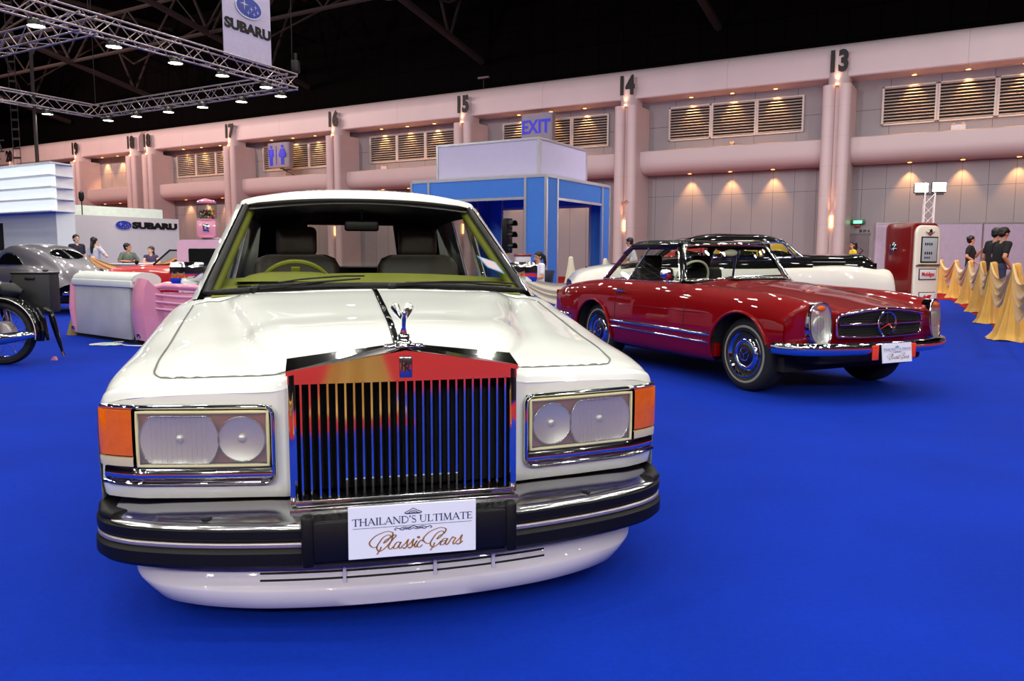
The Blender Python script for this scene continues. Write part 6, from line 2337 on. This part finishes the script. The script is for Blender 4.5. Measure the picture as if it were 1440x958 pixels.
# loose candy: nobody could count it, one mesh per colour kept as one 'stuff' part
for i, mm in enumerate(cm):
    b = MB()
    for k in range(26):
        a, rr, z = rng.random() * 2 * PI, rng.random() ** .5 * .118, .30 + rng.random() * .10
        b.ball((rr * cos(a), rr * sin(a), z), .018, (1, 1, 1), 8, 6)
    o = b.build('candy', mm, gum)
    o['kind'] = 'stuff'

# ================================================================ fuel pump
pump = thing('fuel_pump', 'vintage red and cream petrol pump standing behind the red roadster', 'fuel pump', (7.05, 14.0, 0), radians(22))
# local: x across the face (to the right), y = depth backwards
pump_red = pm('pump_red', (118, 4, 10), .3, coat=1.0)
pump_cream = pm('pump_cream', (238, 230, 214), .35, coat=.6, var=.01)


def rounded_body(x0, x1, y0, y1, z0, z1, r, n=6):
    """box with big rounded top edges"""
    m = MB()
    prof = [(x0, z0), (x0, z1 - r)] + [(x0 + r - r * cos(radians(t)), z1 - r + r * sin(radians(t))) for t in range(15, 91, 15)] + [(x1 - r + r * sin(radians(t)), z1 - r + r * cos(radians(t))) for t in range(0, 91, 15)] + [(x1, z0)]
    ys = [(y0, .03), (y0 + .012, .008), (y0 + .03, 0), (y1 - .08, 0), (y1 - .03, .02), (y1, .07)]
    cx, cz = (x0 + x1) / 2, z0
    G = []
    for y, ins in ys:
        row = []
        for x, z in prof:
            kx = ((x1 - x0) / 2 - ins) / ((x1 - x0) / 2)
            kz = (z1 - z0 - ins) / (z1 - z0)
            row.append((cx + (x - cx) * kx, y, z0 + (z - z0) * kz))
        G.append(row)
    m.grid(np.array(G))
    m.bm.faces.new([m.bm.verts.new(p) for p in G[0]])
    m.bm.faces.new([m.bm.verts.new(p) for p in G[-1]])
    return m


PWD = .66
rounded_body(0, PWD, .03, .64, .06, 1.76, .10).build('case', pump_red, pump, angle=40, merge=.0005)
rounded_body(.045, PWD - .02, -.035, .08, .10, 1.71, .14).build('front_panel', pump_cream, pump, angle=40, merge=.0005)
MB().box((PWD / 2, .36, .03), (PWD + .06, .76, .06), bev=.01).build('plinth', black_plastic, pump)


def facebox(x, z, w, h, mat, nm, par, y=-.04, t=.012, bev=.004):
    return MB().box((x, y, z), (w, t, h), bev=bev).build(nm, mat, par)


dw = facebox(.36, 1.28, .40, .46, black_plastic, 'dial_window', pump)
facebox(.36, 1.28, .355, .415, pm('dial_grey', (176, 184, 190), .35), 'dial_face', dw, -.047)
m = MB()
for z, n, hh in ((1.38, 4, .045), (1.22, 4, .045), (1.14, 3, .03)):
    for k in range(n):
        m.box((.25 + k * .05, -.055, z), (.028, .004, hh))
m.build('dial_numerals', black_matte, dw, smooth=False)
MB().box((.345, -.045, 1.005), (.57, .03, .035), bev=.008).build('chrome_band', chrome_worn, pump)
bw = facebox(.35, .845, .42, .20, black_plastic, 'brand_window', pump)
facebox(.35, .845, .39, .17, pm('brand_plate', (222, 222, 228), .4), 'brand_plate', bw, -.047)
MB().add_mesh(text_mesh('Mobilgas', .104, .86, .0025, .002), Matrix.Translation((.35, -.055, .845)) @ Matrix.Rotation(PI / 2, 4, 'X')).build('brand_lettering', pm('brand_red', (196, 26, 30), .5), bw, smooth=False)
bl2 = facebox(.36, .42, .40, .22, black_plastic, 'lower_badge', pump)
facebox(.36, .42, .375, .195, MATS['brand_plate'], 'lower_plate', bl2, -.047)
MB().prism([(-.13, .0), (-.06, .055), (-.04, .02), (.03, .05), (.11, .045), (.07, .0), (.10, -.05), (.0, -.02), (-.08, -.05)], .004, Matrix.Translation((.36, -.052, .43)) @ Matrix.Rotation(PI / 2, 4, 'X')).build('winged_mark', MATS['brand_red'], bl2, smooth=False)
em = MB().lathe([(.045, 0), (.05, .015), (.03, .03), (.012, .032)], 18, Matrix.Translation((.36, -.035, 1.60)) @ Matrix.Rotation(PI / 2, 4, 'X'))
for sg in (-1, 1):
    em.tube([(.36, -.045, 1.535), (.36 + sg * .11, -.045, 1.60)], [.012, .005], 6)
em.build('crest', chrome, pump, angle=40)
MB().lathe([(.075, 0), (.08, .015), (.05, .03), (.03, .05), (.02, .05)], 22, Matrix.Translation((-.0, .40, 1.33)) @ Matrix.Rotation(-PI / 2, 4, 'Y')).build('nozzle_boss', chrome, pump, angle=40)
MB().tube([(-.03, .40, 1.28), (-.05, .42, 1.24), (-.05, .44, 1.20)], .014, 8).build('nozzle_hook', chrome_worn, pump)

# ================================================================ draped barrier posts
gold_cloth = pm('gold_cloth', (206, 158, 64), .62, var=.07, scale=3, sheen=.4)
cream_cloth = pm('cream_cloth', (222, 212, 186), .7, var=.04, scale=3, sheen=.3)
peach_cloth = pm('peach_cloth', (226, 172, 112), .65, var=.06, scale=3, sheen=.3)


def draped_post(lab, loc, mat, seed, h=1.05, foot=.36, group='cloth draped barrier posts', nxt=None, cat='barrier post', dirv=None):
    c = thing('draped_post', lab, cat, loc, 0, group)
    MB().tube([(0, 0, 0), (0, 0, h - .02)], .025, 10).lathe([(.16, 0), (.16, .015), (.04, .03)], 20).ball((0, 0, h - .03), .045).build('post', alu, c)
    r = random.Random(seed)
    ph = [r.random() * 6.28 for _ in range(4)]
    n = 96
    G = []
    for t in np.linspace(0, 1, 26):
        row = []
        z = h * (1 - t) + .012
        base = .050 + .09 * t + (foot - .12) * t ** 2.2
        for k in range(n + 1):
            a = 2 * PI * k / n
            f = .34 * sin(7 * a + ph[0] + 1.2 * t) + .22 * sin(12 * a + ph[1] - t) + .15 * sin(19 * a + ph[2])
            amp = min(1, t * 3.5)
            rr = base * (1 + f * amp * .42)
            if t > .93:
                rr *= 1 + (t - .93) * 2.2
            # the cloth leans along the row
            row.append((rr * cos(a), rr * sin(a), z + .010 * sin(5 * a + ph[3]) * (t > .9)))
        G.append(row)
    top = [[(0.012 * cos(2 * PI * k / n), .012 * sin(2 * PI * k / n), h + .045) for k in range(n + 1)], [(0.038 * cos(2 * PI * k / n), .038 * sin(2 * PI * k / n), h + .035) for k in range(n + 1)]]
    MB().grid(np.array(top + G)).build('drape', mat, c, angle=70)
    if nxt is not None:
        # swag hanging to the next post
        d = Vector(nxt) - Vector(loc)
        G = []
        for s in np.linspace(0, 1, 30):
            row = []
            sag = .26 * (1 - (2 * s - 1) ** 2)
            for q in range(22):
                w = q / 21
                drop = w * (.12 + .30 * (1 - abs(2 * s - 1) ** 1.5))
                fold = .035 * sin(w * 19 + seed + s * 2.0) * (.4 + .6 * sin(PI * s))
                nrm = Vector((-d.y, d.x, 0)).normalized()
                p = d * s - nrm * (fold + .05)
                row.append((p.x, p.y, h + .03 - sag - drop + .02 * sin(w * 9 + 3 * s)))
            G.append(row)
        MB().grid(np.array(G)).build('swag', mat, c, angle=70)
    return c


gp = [(6.98, 10.95), (8.36, 13.75), (9.80, 16.5), (11.25, 19.45), (12.5, 22.3), (13.6, 25.1)]
gl = ['nearest and largest gold draped barrier post, at the right edge', 'gold draped barrier post second from the viewer in the right-hand row', 'gold draped barrier post third from the viewer, in front of the two men', 'gold draped barrier post fourth from the viewer in the right-hand row', 'gold draped barrier post fifth from the viewer, below the man with raised hand', 'farthest gold draped barrier post, right beside the petrol pump']
nx = [(5.5, 8.2)] + gp[:-1]
for i, ((x, y), lab) in enumerate(zip(gp, gl)):
    draped_post(lab, (x, y, 0), gold_cloth, i * 7 + 1, nxt=(nx[i][0], nx[i][1], 0), foot=.19 if i else .23, h=1.03)
# the row turns behind the viewer (seen in the chrome of the grille)
for i, (x, y) in enumerate(((-4.2, -.9), (-1.85, -.9), (.5, -.9))):
    draped_post(['gold draped post behind the viewer, mirrored in the grille, leftmost', 'gold draped post behind the viewer, mirrored in the grille, middle', 'gold draped post behind the viewer, mirrored in the grille, rightmost'][i], (x, y, 0), gold_cloth, i * 5 + 40, nxt=(x + 2.35, y, 0) if i < 2 else None, h=1.03, foot=.24)
# cream barrier by the booth, peach barrier by the left stand
draped_post('cream draped barrier post in front of the booth opening', (1.30, 17.6, 0), cream_cloth, 61, h=1.10, foot=.26)
draped_post('cream draped barrier post just left of the red roadster roof', (2.10, 17.9, 0), cream_cloth, 62, h=1.06, foot=.28, nxt=(2.75, 18.2, 0))
draped_post('cream draped barrier post behind the red roadster rear window', (2.75, 18.2, 0), cream_cloth, 63, h=1.08, foot=.28)
draped_post('cream draped barrier post hidden by the saloon mirror, its swag sagging past the seated woman', (.05, 16.3, 0), cream_cloth, 64, h=.80, foot=.22, nxt=(1.9, 16.9, 0))
draped_post('peach draped barrier post beside the woman on the phone at left', (-10.15, 19.2, 0), peach_cloth, 71, h=1.08, foot=.24, nxt=(-8.0, 18.95, 0))
draped_post('peach draped barrier post behind the red convertible', (-8.0, 18.95, 0), peach_cloth, 72, h=1.02, foot=.24, nxt=(-6.0, 18.9, 0))

# ================================================================ small things by the booth
tl_ = thing('traffic_light', 'black three-lens traffic light on a post inside the blue booth', 'traffic light', (-.12, 18.5, 0), radians(50))
MB().tube([(0, 0, 0), (0, 0, 1.22)], .045, 10).lathe([(.2, 0), (.2, .02), (.06, .04)], 18).build('post', pm('post_tan', (206, 160, 104), .6), tl_)
MB().box((0, 0, 1.62), (.22, .16, .80), bev=.02).build('head', black_plastic, tl_)
for k, colr in enumerate(((60, 10, 10), (70, 50, 8), (8, 50, 24))):
    z = 1.88 - .26 * k
    m = MB()
    m.grid(np.array([[(.095 * cos(radians(a)), -.08 - y * (1 if a < 180 else .6), z + .095 * sin(radians(a))) for y in (0, .16)] for a in np.linspace(-20, 200, 18)]))
    m.build('visor', black_plastic, tl_, solid=.006)
    MB().ball((0, -.08, z), .085, (1, .3, 1), 16, 10).build('lens', pm('tl%d' % k, colr, .2, coat=1), tl_)
cr_ = thing('white_crate', 'small pale box with red lid beside the traffic light', 'box', (.24, 18.1, 0), .1)
MB().box((0, 0, .40), (.46, .46, .80), bev=.01).build('stand', sign_grey, cr_)
MB().box((0, 0, .98), (.34, .30, .34), bev=.02).build('box', pm('crate_pale', (206, 200, 206), .5), cr_)
MB().box((0, 0, 1.17), (.38, .34, .06), bev=.02).tube([(.20, -.1, .95), (.26, -.1, .98), (.26, -.1, 1.05)], .03, 8).build('red_lid', pump_red, cr_)
ch = thing('folding_chair', 'dark blue folding chair with steel legs under the seated woman', 'chair', (.60, 17.1, 0), radians(-60))
# local: facing -y
MB().box((0, 0, .45), (.42, .42, .03), bev=.012).build('seat', pm('chair_navy', (30, 34, 54), .6), ch)
MB().box((0, .21, .72), (.42, .03, .26), bev=.012, rx=radians(-8)).build('backrest', MATS['chair_navy'], ch)
for sx in (-.2, .2):
    MB().tube([(sx, -.24, .01), (sx, .0, .42), (sx, .20, .62), (sx, .235, .84)], .012, 8).build('leg', chrome, ch)
    MB().tube([(sx * .9, .26, .01), (sx * .9, .04, .36), (sx * .9, -.12, .44)], .012, 8).build('leg', chrome, ch)
tb = thing('stand_counter', 'low pale counter with papers and a white bag, behind the peach swag', 'counter', (-10.9, 22.5, 0), radians(0))
MB().box((.9, 0, .44), (3.4, .45, .88), bev=.02).build('cabinet', stand_white, tb)
MB().box((.9, -.02, .90), (3.5, .55, .04), bev=.01).build('worktop', pm('counter_top', (226, 220, 214), .4), tb)
# ================================================================ people
skin_m = pm('skin', (196, 140, 108), .55, var=.05, scale=12)
skin_pale = pm('skin_pale', (222, 176, 148), .55, var=.05, scale=12)
hair_m = pm('hair_black', (16, 13, 13), .45)
hair_b = pm('hair_brown', (58, 40, 32), .5)
eye_m = pm('eye_dark', (20, 16, 14), .3)
lip_m = pm('lip', (160, 82, 76), .5)
shoe_m = pm('shoe_black', (20, 18, 18), .4)
trouser_dark = pm('trouser_dark', (24, 24, 28), .8)
trouser_jean = pm('trouser_denim', (44, 52, 84), .8)
trouser_brown = pm('trouser_brown', (70, 44, 34), .8)


def limb(mb, pts, rad, n=10):
    P = curve_pts(pts, 4)
    R = [float(r) for r in np.interp(np.linspace(0, 1, len(P)), np.linspace(0, 1, len(rad)), rad)]
    mb.tube(P, R, n)
    mb.ball(P[0], R[0], u=10, v=8)
    mb.ball(P[-1], R[-1], u=10, v=8)


def person(label, loc, face, shirt, trousers, H=1.70, pose=None, hair='short', skin=None, female=False, lean=0.0, head_turn=0.0, head_tilt=0.0, sleeve=.62, seated=False, hair_mat=None, vres=.011, group=None, collar=None):
    """local frame: x = person's left, -y = the way the body faces, z up; face = world heading of -y in degrees"""
    skin = skin or skin_m
    hm = hair_mat or hair_m
    k = H / 1.70
    rz = radians(face + 90)
    root = thing('person', label, 'person', loc, rz, group)
    hip_z = .50 if seated else .90
    J = dict(pel=(0, 0, hip_z), chest=(0, 0, hip_z + .34), neck=(0, .005, hip_z + .54),
             shL=(.175, 0, hip_z + .49), shR=(-.175, 0, hip_z + .49), elL=(.22, .02, hip_z + .20), elR=(-.22, .02, hip_z + .20), wrL=(.20, -.12, hip_z - .03), wrR=(-.20, -.12, hip_z - .03),
             hiL=(.09, 0, hip_z), hiR=(-.09, 0, hip_z), knL=(.10, -.02, .48), knR=(-.10, -.02, .48), anL=(.10, .03, .08), anR=(-.10, .03, .08))
    if seated:
        J.update(hiL=(.09, 0, .49), hiR=(-.09, 0, .49), knL=(.11, -.42, .50), knR=(-.11, -.42, .50), anL=(.10, -.36, .08), anR=(-.10, -.44, .08))
    if female:
        for a in ('shL', 'shR'):
            x, y, z = J[a]
            J[a] = (x * .88, y, z)
    if pose:
        J.update(pose)
    J = {a: Vector(b) for a, b in J.items()}
    if lean:
        R = Matrix.Rotation(radians(lean), 3, 'X')
        for a in ('chest', 'neck', 'shL', 'shR', 'elL', 'elR', 'wrL', 'wrR'):
            if pose and a in pose and a[:2] in ('el', 'wr'):
                continue
            J[a] = J['pel'] + R @ (J[a] - J['pel'])
    J = {a: b * k for a, b in J.items()}
    up = (J['neck'] - J['chest']).normalized()
    hc = J['neck'] + (up * .6 + Vector((0, -.12, .75))).normalized() * .145 * k
    HR = Matrix.Rotation(radians(head_turn), 4, 'Z') @ Matrix.Rotation(radians(head_tilt), 4, 'X')
    HM = Matrix.Translation(hc) @ HR @ Matrix.Diagonal((k, k, k, 1))
    b = MB()
    # head with jaw, nose, ears
    b.ball(HM @ Vector((0, .01, .03)), .088 * k, (.86, 1.06, 1.0), 16, 12, M=HR)
    b.ball(HM @ Vector((0, -.022, -.045)), .062 * k, (.86, .95, 1.05), 14, 10, M=HR)
    b.tube([HM @ Vector((0, -.088, .022)), HM @ Vector((0, -.104, -.010)), HM @ Vector((0, -.086, -.020))], [.008 * k, .014 * k, .009 * k], 8)
    for sg in (-1, 1):
        b.ball(HM @ Vector((sg * .078, .012, -.002)), .026 * k, (.4, .7, 1.1), 10, 8, M=HR)
    limb(b, [J['neck'] - up * .04 * k, hc + Vector((0, .005, -.05 * k))], [.052 * k, .048 * k])
    w = .84 if female else 1.0
    # torso
    def torso(mb, e=0.0):
        secs_ = [(J['pel'] + Vector((0, 0, -.06 * k)), .150 * k, .105 * k), (J['pel'] + (J['chest'] - J['pel']) * .35, (.122 if female else .140) * k, .095 * k), (J['chest'], .158 * w * k, .108 * k), (J['chest'] + (J['neck'] - J['chest']) * .62, .150 * w * k, .092 * k), (J['neck'] - up * .03 * k, .062 * k, .058 * k)]
        G = []
        cpts = hermite([list(s[0]) + [s[1], s[2]] for s in secs_], np.arange(5.0), 4)
        for c in cpts:
            G.append([(c[0] + (c[3] + e) * cos(2 * PI * q / 20), c[1] + (c[4] + e) * sin(2 * PI * q / 20), c[2]) for q in range(21)])
        mb.grid(np.array(G))
        mb.bm.faces.new([mb.bm.verts.new(p) for p in G[0][:-1]])
        mb.bm.faces.new([mb.bm.verts.new(p) for p in G[-1][:-1]])
    torso(b)
    for s in 'LR':
        limb(b, [J['sh' + s], J['el' + s]], [.050 * k, .044 * k, .038 * k])
        limb(b, [J['el' + s], J['wr' + s]], [.040 * k, .036 * k, .025 * k])
        limb(b, [J['hi' + s], J['kn' + s]], [.085 * k, .075 * k, .055 * k])
        limb(b, [J['kn' + s], J['an' + s]], [.054 * k, .056 * k, .036 * k])
        # foot
        limb(b, [J['an' + s] + Vector((0, .03, -.03)) * k, J['an' + s] + Vector((0, -.14, -.05)) * k], [.038 * k, .030 * k])
        # hand: palm, four fingers, thumb
        fw = (J['wr' + s] - J['el' + s]).normalized()
        sd = Vector((1, 0, 0)) if abs(fw.x) < .8 else Vector((0, 1, 0))
        sd = (sd - fw * sd.dot(fw)).normalized()
        nr = fw.cross(sd)
        pw = J['wr' + s]
        b.tube([pw, pw + fw * .045 * k, pw + fw * .085 * k], [.024 * k, .036 * k, .034 * k], 10, flat=(.55, 1), up=nr)
        for q, ln in enumerate((.062, .074, .069, .052)):
            o_ = sd * (q - 1.5) * .019 * k
            st = pw + fw * .08 * k + o_
            b.tube([st, st + fw * ln * .5 * k + nr * .004 * k, st + fw * ln * .85 * k + nr * .022 * k], [.0095 * k, .009 * k, .0075 * k], 6)
        tsg = -1 if s == 'L' else 1
        st = pw + fw * .03 * k - sd * .028 * k * tsg * -1
        b.tube([st, st + fw * .03 * k + sd * .022 * k * tsg, st + fw * .065 * k + sd * .028 * k * tsg], [.012 * k, .011 * k, .009 * k], 6)
    body = b.build('body', skin, root, remesh=vres * .8, sm_iter=2, angle=80)
    # face details
    e = MB()
    for sg in (-1, 1):
        e.ball(HM @ Vector((sg * .032, -.078, .020)), .0105 * k, (1.2, .6, .7), 8, 6, M=HR)
        e.tube([HM @ Vector((sg * .016, -.084, .043)), HM @ Vector((sg * .034, -.083, .048)), HM @ Vector((sg * .052, -.070, .040))], .004 * k, 5)
    e.build('eyes', eye_m, root)
    MB().tube([HM @ Vector((-.024, -.074, -.048)), HM @ Vector((0, -.084, -.046)), HM @ Vector((.024, -.074, -.048))], [.003 * k, .007 * k, .003 * k], 6).build('mouth', lip_m, root)
    # hair
    h = MB()
    h.ball(HM @ Vector((0, .030, .048)), .097 * k, (.92, 1.02, .98), 18, 12, M=HR)
    h.ball(HM @ Vector((0, .048, .0)), .080 * k, (.96, .80, 1.05), 14, 10, M=HR)
    for sg in (-1, 1):
        h.ball(HM @ Vector((sg * .066, .016, .036)), .034 * k, (.6, 1.1, 1.2), 10, 8, M=HR)
    h.tube([HM @ Vector((-.062, -.035, .070)), HM @ Vector((.0, -.056, .094)), HM @ Vector((.062, -.035, .070))], [.022 * k, .020 * k, .022 * k], 8)
    if hair == 'long':
        h.tube([HM @ Vector((0, .075, .0)), HM @ Vector((0, .105, -.14)), HM @ Vector((0, .115, -.30)), HM @ Vector((0, .11, -.38))], [.075 * k, .075 * k, .055 * k, .012 * k], 12, flat=(.6, 1))
    elif hair == 'pony':
        h.ball(HM @ Vector((0, .11, .04)), .03 * k)
        h.tube([HM @ Vector((0, .12, .04)), HM @ Vector((0, .155, -.03)), HM @ Vector((0, .150, -.16)), HM @ Vector((0, .13, -.28))], [.030 * k, .042 * k, .036 * k, .008 * k], 10)
    elif hair == 'bob':
        h.tube([HM @ Vector((0, .05, .02)), HM @ Vector((0, .06, -.08)), HM @ Vector((0, .06, -.16))], [.09 * k, .09 * k, .06 * k], 12, flat=(.8, 1))
    h.build('hair', hm, root, remesh=.010, sm_iter=2, angle=80)
    # shirt
    t = MB()
    torso(t, .014 * k)
    for s in 'LR':
        d = J['el' + s] - J['sh' + s]
        limb(t, [J['sh' + s], J['sh' + s] + d * sleeve], [.064 * k, .060 * k, .058 * k])
        limb(t, [J['sh' + s] - Vector((J['sh' + s].x * .5, 0, -.0)), J['sh' + s]], [.072 * k, .064 * k])
    t.build('shirt', shirt, root, remesh=vres, sm_iter=2, angle=80)
    t = MB()
    for s in 'LR':
        limb(t, [J['hi' + s] + Vector((0, 0, .05 * k)), J['hi' + s], J['kn' + s]], [.098 * k, .100 * k, .086 * k, .068 * k])
        limb(t, [J['kn' + s], J['an' + s] + Vector((0, 0, .03 * k))], [.068 * k, .066 * k, .056 * k])
    t.ball(J['pel'] + Vector((0, 0, -.02 * k)), .125 * k, (1.22, .95, .8))
    t.build('trousers', trousers, root, remesh=vres, sm_iter=2, angle=80)
    for s in 'LR':
        a = J['an' + s]
        m = MB()
        m.box(a + Vector((0, -.055, -.045)) * k, (.086 * k, .26 * k, .07 * k), bev=.024 * k, seg=3)
        m.build('shoe', shoe_m, root, angle=60)
    return root


def shirt_mat(name, rgb):
    return pm(name, rgb, .85, var=.08, scale=10, bump=.2, bscale=25)


s_black = shirt_mat('shirt_black', (18, 18, 21))
s_white = shirt_mat('shirt_white', (226, 224, 234))
s_grey = shirt_mat('shirt_greygreen', (98, 108, 100))
s_purple = shirt_mat('top_purple', (66, 54, 92))
s_lightgrey = shirt_mat('top_lightgrey', (196, 192, 200))
s_yellow = shirt_mat('top_yellow', (226, 186, 30))
s_navy = shirt_mat('shirt_navy', (30, 28, 48))

# right: three men behind the gold barrier (heading: 0 = +x right, -90 = towards viewer)
person('man in black shirt stooping at the barrier, in front of a second man in black', (9.56, 15.6, 0), 5, s_black, trouser_jean, 1.72, dict(elL=(.24, -.06, 1.16), wrL=(.20, -.26, .98), elR=(-.24, .06, 1.14), wrR=(-.2, -.1, .96)), lean=7, head_tilt=26, head_turn=8)
person('man in black shirt half hidden behind the stooping man at the barrier', (10.64, 17.6, 0), 15, s_black, trouser_dark, 1.78, dict(elR=(-.25, .10, 1.12), wrR=(-.22, -.06, .92)), lean=7, head_tilt=18)
person('man in black shirt with hand raised to his chin behind the far barrier posts', (12.92, 22.4, 0), -38, s_black, trouser_dark, 1.74, dict(elL=(.28, -.10, 1.14), wrL=(.16, -.26, 1.34), elR=(-.24, .05, 1.14), wrR=(-.12, -.16, .98)), head_turn=30)
# woman in yellow by the grey door
person('woman with dark bobbed hair in a yellow top in front of the grey door', (10.25, 23.9, 0), 175, s_yellow, trouser_dark, 1.60, hair='bob', female=True)
# booth
person('seated woman with ponytail and white shirt on the chair beside the blue booth', (.60, 17.1, 0), -150, s_white, trouser_dark, 1.62, dict(elL=(.22, -.08, .74), wrL=(.14, -.30, .70), elR=(-.22, -.08, .74), wrR=(-.14, -.30, .70)), hair='pony', female=True, seated=True, lean=4, head_tilt=14, skin=skin_m)
person('distant person in dark clothes by the hall wall, glimpsed through the blue booth opening', (1.86, 39.3, 0), -100, s_navy, trouser_dark, 1.70)
person('person in white shirt bending beyond the limousine, seen through the roadster rear window', (3.35, 21.6, 0), 160, s_white, trouser_dark, 1.66, dict(elL=(.22, -.2, 1.02), wrL=(.16, -.42, .95), elR=(-.22, -.2, 1.02), wrR=(-.16, -.42, .95)), lean=16, head_tilt=15)
# left stand
person('young man in black shirt standing beside the woman on the phone, left stand', (-12.55, 22.9, 0), -30, s_navy, trouser_dark, 1.72, head_turn=-8, skin=skin_pale)
person('long-haired woman in pale grey top holding a phone to her ear, seen from behind', (-11.35, 21.6, 0), 78, s_lightgrey, trouser_brown, 1.62, dict(elR=(-.34, -.05, 1.17), wrR=(-.16, -.06, 1.40)), hair='long', female=True, skin=skin_pale)
person('seated man in grey-green shirt with folded arms behind the peach swag', (-11.35, 23.4, 0), -35, s_grey, trouser_dark, 1.74, dict(elL=(.26, -.12, .80), wrL=(.02, -.32, .80), elR=(-.28, -.06, .80), wrR=(-.04, -.30, .78)), seated=True, head_turn=40, lean=5, sleeve=.8).location.z = .16
person('seated woman in purple top with long brown hair, right of the seated man', (-10.65, 23.4, 0), -70, s_purple, trouser_dark, 1.62, dict(elL=(.25, -.10, .80), wrL=(.02, -.30, .80), elR=(-.22, -.10, .80), wrR=(-.02, -.30, .80)), hair='long', female=True, seated=True, head_turn=-45, hair_mat=hair_b, skin=skin_pale, sleeve=.15).location.z = .16
# stools for the two at the counter
for lab, x, y in (('grey stool under the seated man in the grey-green shirt', -11.35, 23.4), ('grey stool under the seated woman in the purple top', -10.65, 23.4)):
    c = thing('counter_stool', lab, 'stool', (x, y, 0))
    MB().lathe([(.18, .50), (.19, .52), (.19, .56), (.17, .575)], 20).build('seat', pm('stool_grey', (120, 120, 126), .5) if 'stool_grey' not in MATS else MATS['stool_grey'], c)
    MB().tube([(0, 0, 0), (0, 0, .5)], .03, 10).lathe([(.2, 0), (.2, .02), (.05, .04)], 20).build('stem', chrome_worn, c)
# ================================================================ hall lamps, world, camera
LAMP_W = 146
for iy in range(10):
    y = -18 + 5 * iy if iy != 6 else 8.8
    for ix in range(9):
        xx = -20 + 5 * ix + (1.3 if iy % 2 else -1.1)
        area((xx, y, 13.2), LAMP_W, (255, 250, 242), .42, name='high_bay_light')
# unseen fill lamps added behind the viewer to brighten the car fronts
for x in (-10, -5, 0, 5, 10):
    area((x, -11, 7.5), 350, (255, 252, 246), .9, (-.02 * x, 9, -4.2), name='front_fill')
# unseen fill lamps added to brighten the wall, warmer towards the far left end
for k, a in enumerate((-8, 2, 12, 22, 32, 42, 52, 62)):
    p = W(a, 17, 15)
    area((p.x, p.y, min(p.z, 1.5 + .33 * p.y)), (430, 440, 450, 540, 950, 1700, 2500, 3000)[k], ((246, 248, 250, 255, 255, 255, 255, 255)[k], (240, 240, 240, 240, 234, 224, 214, 208)[k], (255, 254, 250, 242, 230, 214, 200, 192)[k]), .7, WM.to_3x3() @ Vector((0, -1, -.5)), name='wall_fill')
w = bpy.data.worlds.new('hall')
scene.world = w
w.use_nodes = True
w.node_tree.nodes['Background'].inputs[0].default_value = (.96, .94, 1.0, 1)
w.node_tree.nodes['Background'].inputs[1].default_value = .06

cam = bpy.data.cameras.new('camera')
cam.sensor_fit = 'HORIZONTAL'
cam.sensor_width = 36.0
cam.lens = 1110.0 / 1440 * 36.0
cam.clip_end = 300
co = bpy.data.objects.new('camera', cam)
COL.objects.link(co)
co.matrix_world = Matrix.Translation((0, 0, 1.15)) @ Matrix.Rotation(PI / 2 - .1066, 4, 'X') @ Matrix.Rotation(.0025, 4, 'Z')
scene.camera = co
vs = scene.view_settings
scene.display_settings.display_device = 'sRGB'
vs.view_transform = 'Standard'
vs.look = 'None'
vs.gamma = 1.0
vs.exposure = 0.0
vs.use_curve_mapping = False
scene.cycles.max_bounces = 10
scene.cycles.transparent_max_bounces = 24
scene.cycles.sample_clamp_indirect = 6
scene.cycles.use_light_tree = True
scene.cycles.caustics_reflective = False
scene.cycles.caustics_refractive = False
